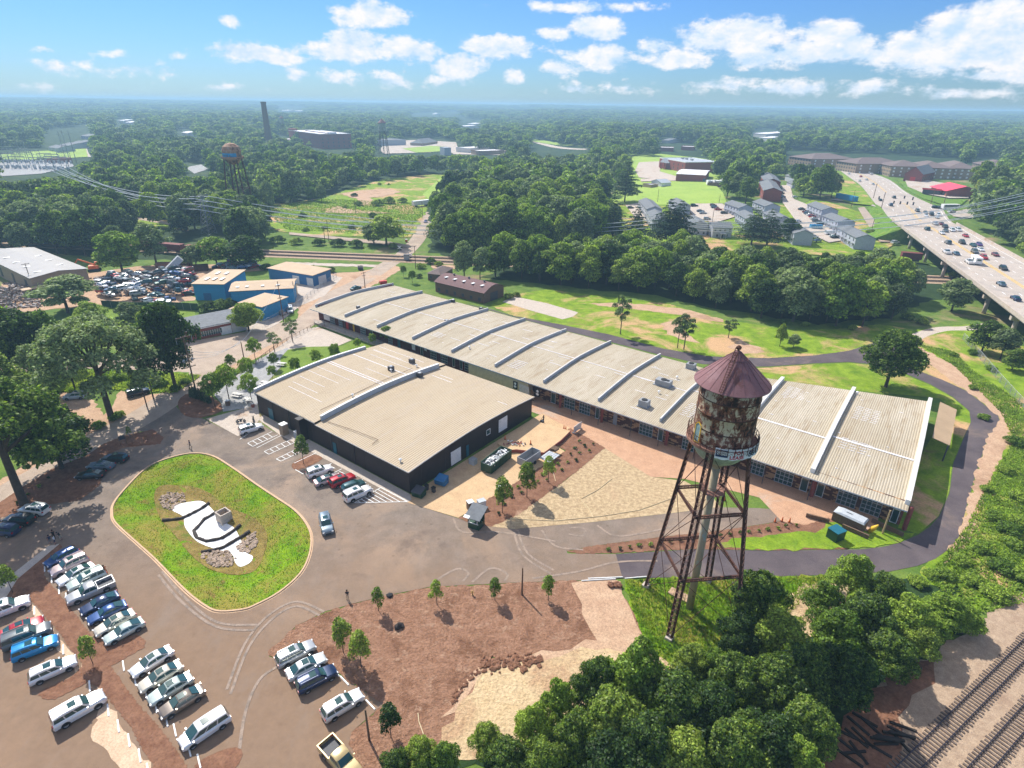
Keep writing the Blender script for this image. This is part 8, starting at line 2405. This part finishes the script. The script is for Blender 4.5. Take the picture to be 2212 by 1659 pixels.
for k in range(14):
 x=-L/2+.3+k*(L-.6)/13;b.box((x,-W3/2-.09,1),(.12,.1,1.6));b.box((x,W3/2+.09,1),(.12,.1,1.6))
b.bar((-L/2,-W3/2-.05,H3+.22),(L/2,-W3/2-.05,H3+.22),.14);b.bar((-L/2,W3/2+.05,H3+.22),(L/2,W3/2+.05,H3+.22),.14)
b.build('ribs',M['green_dk'],t)
R=random.Random(6);b=MB()
for k in range(150):
 x,y=R.uniform(-L/2+.3,L/2-.3),R.uniform(-.95,.95);z=1.35+R.uniform(0,.45)
 d=Vector((R.uniform(-1,1),R.uniform(-1,1),R.uniform(-.3,.3)))*R.uniform(.1,.35)
 b.bar(Vector((x,y,z))-d,Vector((x,y,z))+d,R.uniform(.1,.4),R.uniform(.03,.25),mi=R.choice((0,0,1,2)))
b.box((0,0,1.3),(L-.2,W3-.2,.1),mi=1)
tagged(b.build('rubbish',[M['white'],M['lightgrey'],M['darkgrey']],t),kind='stuff')
a,c=G(1126,1012),G(1158,990);m_=(a+c)/2;L=4.6
t=thing('tipper_trailer','grey open tipper trailer with empty dark box beside the mulch','trailer',(m_.x,m_.y,.06),math.atan2(c.y-a.y,c.x-a.x))
b=MB()
for c_,d_ in(((0,-1.0,1.35),(L,.1,1.5)),((0,1.0,1.35),(L,.1,1.5)),((-L/2,0,1.35),(.1,1.9,1.5)),((L/2,0,1.35),(.1,1.9,1.5)),((0,0,.65),(L,2,.1))):b.box(c_,d_)
b.build('box',M['grey'],t)
b=MB();b.bar((L/2,0,.5),(L/2+1.6,0,.45),.14);b.build('drawbar',M['darkgrey'],t)
for x in(-.5,.5):
 for s_ in(-1,1):w=MB();w.lathe([(0,-.11),(.36,-.11),(.36,.11),(0,.11)],12);w.v=[(q[0]+x,q[2]+s_*1.1,q[1]+.36)for q in w.v];w.build('wheel',M['black'],t)
p=G(1029,1136);hr_=math.radians(-25);t=thing('guard_hut','small green timber guard hut with grey shingle roof and lit white interior','hut',(p.x,p.y,.06),hr_)
b=MB();b.box((0,0,.55),(2.0,2.0,1.1))
for x,y in((-.95,-.95),(.95,-.95),(.95,.95),(-.95,.95)):b.box((x,y,1.7),(.12,.12,1.3))
b.box((0,.95,1.7),(1.9,.08,1.3));b.build('wall',M['green_dk'],t)
b=MB();b.add([(-1.4,-1.5,2.25),(1.4,-1.5,2.25),(1.4,1.5,3.15),(-1.4,1.5,3.15),(-1.4,-1.5,2.35),(1.4,-1.5,2.35),(1.4,1.5,3.25),(-1.4,1.5,3.25)],[(3,2,1,0),(4,5,6,7),(0,1,5,4),(1,2,6,5),(2,3,7,6),(3,0,4,7)]);rf=b.build('roof',M['shingle'],t)
b=MB();b.add([(-1.5,-1.6,2.34),(-.5,-1.6,2.34),(-.5,-1.05,2.52),(-1.5,-1.05,2.52)],[(0,1,2,3)]);b.build('white_sheet',M['white'],rf)
b=MB();b.bar((-.7,-1.02,1.15),(-.7,-1.02,2.1),.08);b.bar((.7,-1.02,1.15),(.7,-1.02,2.1),.08);b.bar((-.9,-1.02,1.15),(.9,-1.02,1.15),.1);b.bar((-.9,-1.02,2.15),(.9,-1.02,2.15),.1);b.build('window_frame',M['white'],t)
b=MB();b.box((0,.2,1.1),(1.2,.8,.1));b.build('counter',M['cream'],t)
bx_thing('equipment_box','brown-grey box with white top left behind the guard hut','box',(1016,1100),(1.0,1.0,1.5),.5,'wood',.12,'white')
bx_thing('equipment_box','white louvred cabinet right behind the guard hut','cabinet',(1040,1096),(1.3,1.0,1.4),.5,'white',.06,'lightgrey')
bx_thing('equipment_box','pale metal cabinet behind the thin young tree','cabinet',(1080,1067),(1.1,.9,1.5),.5,'lightgrey',.06,'white')
bx_thing('equipment_box','small blue-grey crate beside the dark end wall','crate',(1022,1002),(1.1,1.2,1.1),AY,'slateish' if 'slateish' in M else 'lightgrey',.05,'grey')
bx_thing('portable_toilet','tan portable toilet with white roof by the dark building','portable toilet',(615,938),(1.3,1.3,2.3),AX,'tanwall',.18,'white',lidname='roof')
for i,uv in enumerate(((641,944),(648,948))):bx_thing('meter_box',['left','right'][i]+' one of two grey metal boxes on the dark building sidewalk','box',uv,(.8,.7,1.3),AX,'lightgrey',.05,'white',group='metal boxes on the sidewalk')
bx_thing('transformer_box','dark green transformer box with teal lid by the warehouse end','transformer',(1803,1163),(2.0,1.8,1.7),.45,'green_dk',.12,'teal')
a,c=G(1800,1118),G(1866,1148);m_=(a+c)/2;L=(c-a).length
t=thing('covered_container','long dark container with pale metal cover beside the warehouse','container',(m_.x,m_.y,.06),math.atan2(c.y-a.y,c.x-a.x))
b=MB();b.box((0,0,.9),(L,2.0,1.6));b.build('shell',M['wood'],t)
b=MB();b.add([(-L/2,-1.1,1.72),(L/2,-1.1,1.72),(L/2,1.1,1.72),(-L/2,1.1,1.72),(-L/2+1,-.9,2.0),(L/2-.2,-.9,2.0),(L/2-.2,.9,2.0),(-L/2+1,.9,2.0)],[(3,2,1,0),(4,5,6,7),(0,1,5,4),(1,2,6,5),(2,3,7,6),(3,0,4,7)]);b.build('cover',M['lightgrey'],t)
b=MB();b.box((-.3,0,2.08),(.9,.12,.12));b.build('handle',M['grey'],t)
p=G(1876,1150);b=MB();b.tube([(0,0,.1),(0,0,1.2),(.1,0,2.2)],[.3,.4,.1],8);o=b.build('kayak',M['yellow'],smooth=True);o.location=(p.x,p.y,.05);o.rotation_euler=(.3,.3,0);tagged(o,'yellow hull-like shape leaning at the end of the covered container','kayak')
for P,lab in(([(1740,1117),(1790,1130)],'low dark retaining wall above the shrub rows'),([(1818,1140),(1875,1165)],'low wall below the covered container'),([(1882,1128),(1950,1160)],'thin low kerb wall by the warehouse end')):
 a,c=G(*P[0]),G(*P[1]);b=MB();b.bar((a.x,a.y,.4),(c.x,c.y,.4),.25,.8);tagged(b.build('low_wall',M['wood']),lab,'wall')
CN=[((1674,1128),'left one of three red cones at the end of the wedge bed'),((1689,1127),'middle one of three red cones at the end of the wedge bed'),((1705,1129),'right one of three red cones at the end of the wedge bed'),((1218,927),'left one of two cones by the white screen on the plaza'),((1222,929),'right one of two cones by the white screen on the plaza'),((1091,956),'cone on the raised dock against the dark wall'),((1564,1081),'red cone between the legs of the water tower'),((1146,967),'small red cone on the sunny dock slab')]
c0=None
for uv,lab in CN:
 p=G(*uv);z=.82 if uv in((1091,956),(1146,967))else .06
 if c0 is None:
  c0=thing('traffic_cone',lab,'traffic cone',(p.x,p.y,z),0,'red traffic cones');b=MB();b.lathe([(.17,.04),(.05,.95),(0,.95)],12);b.build('cone_body',M['orange'],c0);b=MB();b.box((0,0,.02),(.42,.42,.05));b.build('base',M['black'],c0);freeze(c0)
 else:tagged(copy_tree(c0,(p.x,p.y,z)),lab)
p=G(1247,932);t=thing('screen_panel','white folding screen panel standing on the orange plaza','panel',(p.x,p.y,.06),AY);b=MB();b.box((0,0,.95),(3.0,.08,1.5));b.build('panel',M['offwhite'],t)
for s_ in(-1.3,1.3):b=MB();b.box((s_,0,.12),(.1,.9,.2));b.build('foot',M['grey'],t)
p=G(1020.5,1286);t=thing('fire_hydrant','yellow fire hydrant in the mulch between two saplings','hydrant',(p.x,p.y,.07))
b=MB();b.lathe([(.16,0),(.16,.08),(.11,.1),(.11,.6),(.15,.62),(.13,.74),(.05,.82),(0,.84)],12);b.build('barrel',plain('hydrant_cream',(.6,.38,.16),.6),t)
for s_ in(-1,1):b=MB();b.tube([(0,0,.5),(s_*.22,0,.5)],.06,8);b.build('nozzle',M['yellow'],t)
for uv,r_,lab,nm in(((842,1288),.42,'black bag lying at the edge of the mulch','bag'),((862,1356),.6,'dark lump of rolled matting in the mulch field','matting_roll')):
 p=G(*uv);b=MB();rock(b,0,0,r_*.5,r_);rock(b,r_*.6,.1,r_*.4,r_*.7);o=b.build(nm,M['black']if nm=='bag' else M['fabric_black']);o.location=(p.x,p.y,.05);tagged(o,lab,'bag' if nm=='bag' else 'matting')
p=G(1328,1266);b=MB();R=random.Random(5)
for k in range(14):rock(b,R.uniform(-.9,.9),R.uniform(-.4,.4),.2,R.uniform(.25,.5),R)
o=b.build('soil_heap',M['mulch_dark']);o.location=(p.x,p.y,.08);tagged(o,'heap of brown soil clods beside the white pipes','soil heap',kind='stuff')
R=random.Random(15);b=MB()
for k in range(150):
 u=R.uniform(1040,1170);v=1438-(u-1040)*.1+R.gauss(0,7);p=G(u,v);rock(b,p.x,p.y,.12,R.uniform(.15,.45),R)
for k in range(60):
 u=R.uniform(975,1040);v=1440+(1040-u)*1.2+R.gauss(0,6);p=G(u,v);rock(b,p.x,p.y,.1,R.uniform(.1,.3),R)
tagged(b.build('soil_clods',M['mulch_dark']),'ridge of dark soil clods along the edge of the sandy slope','soil',kind='stuff')
for P,lab in(([(1256,1256),(1330,1252)],'white plastic pipe lying at the road edge, left one'),([(1270,1251),(1345,1248)],'white plastic pipe lying at the road edge, upper one'),([(1350,1251),(1398,1247)],'white plastic pipe lying at the road edge, right one')):
 a,c=G(*P[0]),G(*P[1]);b=MB();b.tube([(a.x,a.y,.14),(c.x,c.y,.14)],.09,8);tagged(b.build('pipe',M['white']),lab,'pipe','white pipes by the road')
for P,lab in(([(1254,1080),(1262,1090),(1272,1100),(1281,1119)],'pale hose curving down across the straw'),([(1256,1078),(1290,1060),(1322,1035)],'thin pale hose running up over the straw'),([(1106,1122),(1200,1126),(1300,1116),(1380,1103),(1450,1078)],'thin pale line along the lower edge of the straw'),([(1187-5,1015),(1195,1022),(1200,1040)],'pale stone strip on the mulch'),([(903,1542),(905,1560),(915,1588)],'pale hose lying on the mulch field')):
 pts=[G(*q)for q in P];b=MB();b.tube([(q.x,q.y,.12)for q in pts],.045,6);tagged(b.build('hose',M['cream']),lab,'hose')
p=G(1116,958,.8);b=MB();R=random.Random(4)
for k in range(26):
 x,y=R.gauss(0,.9),R.gauss(0,.5);d=Vector((R.uniform(-1,1),R.uniform(-1,1),R.uniform(0,.5)))*.3;b.bar(Vector((x,y,.1))-d,Vector((x,y,.25))+d,.2,.12,mi=R.choice((0,1,2)))
o=b.build('rubbish_pile',[M['white'],M['darkgrey'],M['brick']]);o.location=(p.x,p.y,.76);tagged(o,'small heap of mixed rubbish on the raised dock','rubbish',kind='stuff')
p=G(1187,985,1);b=MB()
for k in range(5):b.box((0,(k-2)*.5,.05+k*.01),(3.4,.42,.06))
o=b.build('sheet_stack',M['lightgrey']);o.location=(p.x,p.y,.8);o.rotation_euler=(0,0,AY);tagged(o,'pale corrugated sheets laid along the dock edge','metal sheets')
t=thing('pallet_stack','stack of wooden pallets at the dock corner','pallets',(*G(1198,970,1)[:2],.8),AY)
for k in range(3):
 b=MB()
 for q in range(5):b.box((0,(q-2)*.28,.1+k*.2),(1.4,.18,.03))
 for x in(-.6,0,.6):b.box((x,0,.04+k*.2),(.1,1.3,.1))
 b.build('pallet',M['wood'],t)
bx_thing('skip','small bright red skip by the end of the long warehouse','skip',(828,613),(2.6,1.3,1.1),.5,'red',.06,'red')
bx_thing('barrel','orange marker barrel beside the level crossing','barrel',(878,523),(1,1,1.3),0,'orange',.1,'white')
p=G(268,962);t=thing('notice_board','dark notice board on two legs at the tip of the mulch island','sign',(p.x,p.y,.06),.9)
b=MB();b.box((0,0,1.7),(1.2,.06,.9));b.build('board',M['darkgrey'],t)
for s_ in(-.5,.5):b=MB();b.bar((s_,0,0),(s_,0,2.1),.07);b.build('leg',M['wood'],t)
pt=None
for uv,lab in(((513,857),'picnic table nearest the cypresses in the courtyard'),((536,869),'picnic table by the corner of the dark building'),((573,832),'picnic table behind the parapet of the dark building'),((608,790),'picnic table at the tip of the lawn')):
 p=G(*uv)
 if pt is None:
  pt=thing('picnic_table',lab,'picnic table',(p.x,p.y,.08),AX+.3,'courtyard picnic tables')
  b=MB()
  for k in range(4):b.box((0,(k-1.5)*.2,.75),(2.4,.18,.05))
  b.build('table_top',M['offwhite'],pt)
  for s_ in(-1,1):b=MB();b.box((0,s_*.75,.45),(2.4,.3,.05));b.build('bench',M['offwhite'],pt)
  for x in(-.9,.9):b=MB();b.bar((x,-.7,0),(x,.3,.72),.08);b.bar((x,.7,0),(x,-.3,.72),.08);b.bar((x,-.8,.42),(x,.8,.42),.08);b.build('leg_frame',M['darkgrey'],pt)
  freeze(pt)
 else:tagged(copy_tree(pt,(p.x,p.y,.08),AX+random.uniform(-.3,.6)),lab)
p=G(493,876);t=thing('litter_bin','square dark litter bin with white top on the patio','bin',(p.x,p.y,.08),.3);b=MB();b.box((0,0,.6),(.9,.8,1.2));b.build('casing',M['wood'],t);b=MB();b.box((0,0,1.24),(1.0,.9,.08));b.build('lid',M['white'],t)
p=G(547,880);t=thing('planter','round brown planter at the corner of the dark building','planter',(p.x,p.y,.08));b=MB();b.lathe([(.3,0),(.45,.5),(.38,.5),(.3,.35),(0,.35)],14);b.build('pot',M['brick'],t);b=MB();b.lathe([(0,.36),(.36,.36)],14);b.build('soil',M['mulch_dark'],t)
def motorbike(uv,rz,label,m0):
 p=G(*uv);t=thing('motorcycle',label,'motorcycle',(p.x,p.y,.1),rz,'motorcycles by the dark building')
 for x in(-.68,.7):
  w=MB();w.lathe([(.22,-.06),(.31,-.06),(.33,0),(.31,.06),(.22,.06),(.22,-.06)],18);w.v=[(q[0]+x,q[2],q[1]+.33)for q in w.v];o=w.build('wheel',M['black'],t)
  w=MB();w.lathe([(0,.02),(.21,.02)],12);w.v=[(q[0]+x,q[2],q[1]+.33)for q in w.v];w.build('spokes',M['rim'],o)
 b=MB();b.bar((-.68,0,.33),(-.1,0,.45),.08);b.bar((-.1,0,.45),(.42,0,.78),.07);b.bar((-.3,0,.7),(.42,0,.82),.07);b.box((.02,0,.45),(.42,.3,.36));b.build('frame',M['darkgrey'],t)
 b=MB();b.bar((.7,-.08,.33),(.42,-.08,.98),.05);b.bar((.7,.08,.33),(.42,.08,.98),.05);b.build('fork',M['rim'],t)
 b=MB();b.tube([(.3,-.38,1.02),(.42,-.15,1.0),(.42,.15,1.0),(.3,.38,1.02)],.025,6);b.build('handlebar',M['black'],t)
 b=MB();b.box((.12,0,.82),(.5,.26,.22),taper=.75);b.build('fuel_tank',M[m0],t)
 b=MB();b.box((-.4,0,.8),(.66,.26,.12),taper=.85);b.build('seat',M['black'],t)
 b=MB();b.box((.72,0,.72),(.4,.14,.04));b.box((-.72,0,.7),(.36,.14,.04));b.build('mudguard',M[m0],t)
 b=MB();b.tube([(0,-.16,.3),(-.75,-.18,.4)],.05,8);b.build('exhaust',M['rim'],t)
motorbike((521,914),.3,'dark off-road motorcycle parked on the concrete pad','darkgrey')
motorbike((548,910),1.9,'second motorcycle nearer the corner of the dark building','black')
# people
def person(uv,heading,pose,shirt,trousers,hair,label,group=None,scale=1.0,zf=.07,shorts=False,cat='person'):
 p=G(*uv)
 J={'pel':(0,0,.95),'sp':(0,.0,1.15),'ch':(0,0,1.35),'nk':(0,.01,1.5),'hd':(0,.02,1.6),'ht':(0,.01,1.74)}
 leg={'stand':((.02,0),(-.02,0)),'walk':((.3,.06),(-.28,-.02)),'lean':((0,.05),(0,-.2))}[pose if pose in('walk','lean')else 'stand']
 vs,ed,rad=[],[],[]
 def V(q,r,par=None):
  vs.append(q);rad.append(r)
  if par is not None:ed.append((par,len(vs)-1))
  return len(vs)-1
 lean_=.45 if pose=='lean' else .0
 def LN(q):return(q[0],q[1]+max(0,q[2]-.95)*lean_,q[2]-max(0,q[2]-.95)*lean_*.25)
 pel=V((0,0,.95),.135);sp=V(LN((0,0,1.13)),.12,pel);ch=V(LN((0,0,1.34)),.145,sp);nk=V(LN((0,0,1.49)),.055,ch);hd=V(LN((0,.015,1.62)),.1,nk);ht=V(LN((0,.01,1.72)),.07,hd)
 V(LN((0,.11,1.6)),.018,hd)
 for s_ in(-1,1):V(LN((s_*.095,.0,1.61)),.02,hd)
 for s_,(fy,ky)in zip((-1,1),leg):
  hp=V((s_*.1,0,.88),.095,pel);kn=V((s_*.11,fy*.55+.04+ky,.5),.062,hp);an=V((s_*.12,fy,.1),.042,kn);he=V((s_*.12,fy-.03,.045),.045,an);V((s_*.135,fy+.15,.035),.035,he)
 arms={'folded':(((.27,.02,1.12),(.05,.2,1.14)),((-.27,.02,1.12),(-.05,.22,1.17))),'stand':(((.25,-.02,1.12),(.24,.08,.87)),((-.25,-.02,1.12),(-.24,.08,.87))),'walk':(((.25,-.1,1.13),(.24,.0,.9)),((-.25,.1,1.13),(-.23,.26,.95))),'lean':(((.25,.35,1.1),(.2,.5,1.0)),((-.25,.35,1.1),(-.2,.5,1.0))),'push':(((.25,.1,1.12),(.18,.42,1.05)),((-.25,.1,1.12),(-.18,.42,1.05)))}[pose]
 for s_,(el,wr)in zip((1,-1),arms):
  sh=V(LN((s_*.19,0,1.42)),.065,ch);e_=V(el,.045,sh);w_=V(wr,.03,e_)
  d=(Vector(wr)-Vector(el)).normalized();side=Vector((s_,0,0))-d*d.x*s_;side=side.normalized()if side.length>.1 else Vector((0,0,1))
  pm=V(tuple(Vector(wr)+d*.06),.036,w_)
  for k in range(4):
   o_=side*(.03*(k-1.5)/1.5)
   f1=V(tuple(Vector(vs[pm])+d*.05+o_),.0095,pm);f2=V(tuple(Vector(vs[f1])+d*(.03,.042,.038,.026)[k]+Vector((0,.01,-.008))),.008,f1)
  th=V(tuple(Vector(wr)+d*.05-side*.045),.011,pm);V(tuple(Vector(vs[th])+d*.035),.0095,th)
 me=bpy.data.meshes.new('person');me.from_pydata(vs,ed,[]);o=bpy.data.objects.new('tmp',me);C.objects.link(o)
 m1_=o.modifiers.new('s','SKIN');m1_.use_smooth_shade=True
 for i,v in enumerate(me.skin_vertices[0].data):v.radius=(rad[i],rad[i]);v.use_root=(i==0)
 o.modifiers.new('u','SUBSURF').levels=1
 dg=bpy.context.evaluated_depsgraph_get();nm=bpy.data.meshes.new_from_object(o.evaluated_get(dg));bpy.data.objects.remove(o)
 nm.materials.clear()
 for m_ in(M['skin'],shirt,trousers,M['black']):nm.materials.append(m_)
 for f in nm.polygons:
  x,y,z=f.center
  if z<.09:f.material_index=3
  elif z<(.98 if abs(x)<.17 or True else 0)and not(abs(x)>.17 and z>.8):f.material_index=0 if(shorts and z<.52)else 2
  elif z>1.46:f.material_index=0
  elif abs(x)>.22 and z<1.22:f.material_index=0
  elif abs(x)<.12 and y>.17:f.material_index=0
  else:f.material_index=1
  f.use_smooth=True
 root=thing('person',label,cat,(p.x,p.y,zf),heading,group);root.scale=(scale,)*3
 bo=bpy.data.objects.new('body',nm);C.objects.link(bo);bo.parent=root
 h_=MB();q=LN((0,-.012,1.66))
 n0=10
 h_.lathe([(.108,-.09),(.118,-.02),(.112,.05),(.07,.1),(0,.115)],n0,q)
 ho_=h_.build('hair',hair,root,smooth=True)
 for s_ in(-1,1):
  e=MB();q2=LN((s_*.036,.1,1.625));e.box(q2,(.022,.02,.014));e.build('eye',M['black'],root)
 e=MB();e.box(LN((0,.104,1.56)),(.05,.012,.012));e.build('mouth',M['tail'],root)
 return root
cl={k:plain('cloth_'+k,c,.9)for k,c in dict(black=(.02,.02,.022),khaki=(.4,.33,.25),white=(.7,.7,.7),navy=(.03,.04,.09),orange=(.6,.2,.08),grey=(.2,.2,.2)).items()}
hair_d=plain('dark_hair',(.02,.014,.01),.9);hair_b=plain('brown_hair',(.08,.045,.02),.9)
person((751.7,1296),PI,'folded',cl['black'],cl['khaki'],hair_d,'person in black top and light trousers standing with arms folded on the asphalt',zf=.07)
person((412,968),2.6,'walk',cl['navy'],cl['black'],hair_b,'person in dark clothes walking alone across the sunny drive')
person((111,1176),1.0,'stand',cl['navy'],cl['grey'],hair_d,'leftmost person of the group in the tree shade, dark shirt','people chatting in the shade',shorts=True)
person((121,1177),2.0,'stand',cl['white'],cl['navy'],hair_b,'person in a white top in the group under the tree shade','people chatting in the shade',shorts=True)
person((119,1165),3.4,'stand',cl['black'],cl['black'],hair_d,'person in black standing at the back of the group in the shade','people chatting in the shade')
person((134,1168),1.8,'lean',cl['black'],cl['khaki'],hair_d,'person bending forward at the right of the group in the shade','people chatting in the shade',shorts=True)
person((231,1243),.9,'lean',cl['orange'],cl['orange'],hair_b,'person in orange leaning behind the silver pickup')
person((1174,913),2.2,'push',cl['black'],cl['black'],hair_d,'person in black pushing a small cart on the sunlit plaza')
person((919,503),.5,'walk',cl['black'],cl['navy'],hair_d,'farther of two people on the street beyond the crossing','people on the far street')
person((916,510),.5,'walk',cl['black'],cl['khaki'],hair_d,'nearer of two people on the street beyond the crossing','people on the far street')
p=G(1171,916);t=thing('hand_cart','small dark hand cart pushed across the plaza','cart',(p.x,p.y,.06),.6);b=MB();b.box((0,0,.5),(.6,.7,.7));b.build('bin',M['darkgrey'],t)
for s_ in(-.3,.3):b=MB();b.tube([(s_,-.25,.12),(s_+.05,-.25,.12)],.12,10);b.build('wheel',M['black'],t)
print('P5 ok')
# air
hz_=MB();hz_.box((0,4300,36),(18600,9400,79))
hm=bpy.data.materials.new('haze');hm.use_nodes=True
hn=hm.node_tree.nodes;hn.clear()
ho=hn.new('ShaderNodeOutputMaterial');hv=hn.new('ShaderNodeVolumePrincipled')
hv.inputs['Density'].default_value=0.00030;hv.inputs['Color'].default_value=(.50,.80,1.0,1);hv.inputs['Anisotropy'].default_value=.1
hm.node_tree.links.new(hv.outputs[0],ho.inputs['Volume'])
tagged(hz_.build('haze',hm),'pale blue summer haze','haze',kind='stuff')
# labels that single out the repeats by where they stand
ORDS='first second third fourth fifth sixth seventh eighth ninth tenth eleventh twelfth thirteenth fourteenth fifteenth sixteenth seventeenth eighteenth nineteenth twentieth'.split()
BASE={'trees of the grove below the water tower':'grove tree below the water tower','trees of the belt behind the long warehouse':'belt tree behind the long warehouse','trees of the central woods':'tall central woods tree beyond the railway','trees of the left woods':'woods tree beyond the scrapyard','trees of the neighbourhood woods':'distant neighbourhood tree',
'trees of the right hillside':'hillside tree right of the highway','bushes on the right slope':'slope bush right of the black road','bushes on rough ground':'wild bush on rough ground','shrubs in the mulch strip':'small shrub in mulch strip','shrubs in the wedge bed':'low shrub in the wedge bed','shrubs under the left tree':'small shrub under the huge left tree','cypresses by the utility pole':'narrow cypress beside the utility pole',
'traffic lights over the junction':'hanging traffic light over the junction','masts round the substation':'thin mast by the substation','switchgear frames in the substation':'switchgear frame in the substation','loose old sleepers':'black sleeper in the loose pile','power lines':'pale high-voltage wire','wrecked cars in the scrapyard':None}
byl={}
bpy.context.view_layer.update()
for o in C.objects:
 if o.parent is None and o.get('group')in BASE and o.get('label'):byl.setdefault((o['group'],o['label']if(BASE[o['group']]is None or o['group']=='power lines')else ''),[]).append(o)
for(grp,lab),L_ in byl.items():
 if len(L_)<2:continue
 base=BASE[grp]or lab.replace(' stacked in the scrapyard piles',' in the scrapyard')
 if grp=='power lines':
  base=lab.replace('high-voltage wire ','wire ').replace('spanning ','')
  for i,o in enumerate(L_):o['label']='%s, %s level, %s side'%(base,('top','middle','bottom')[i//2],('left','right')[i%2])
  continue
 pos=[]
 for o in L_:
  p=o.matrix_world.translation;u,v=pj(p);pos.append((v,u,o))
 pos.sort(key=lambda q:-q[0]);n_=len(pos);rws=max(1,math.ceil(n_/20),round(math.sqrt(n_/5)))
 per=math.ceil(n_/rws)
 for r_ in range(rws):
  row=sorted(pos[r_*per:(r_+1)*per],key=lambda q:q[1])
  for i,q in enumerate(row):
   q[2]['label']='%s, %s from left%s'%(base,ORDS[min(i,19)],'' if rws==1 else(', %s row back'%ORDS[r_]if r_ else ', nearest row'))
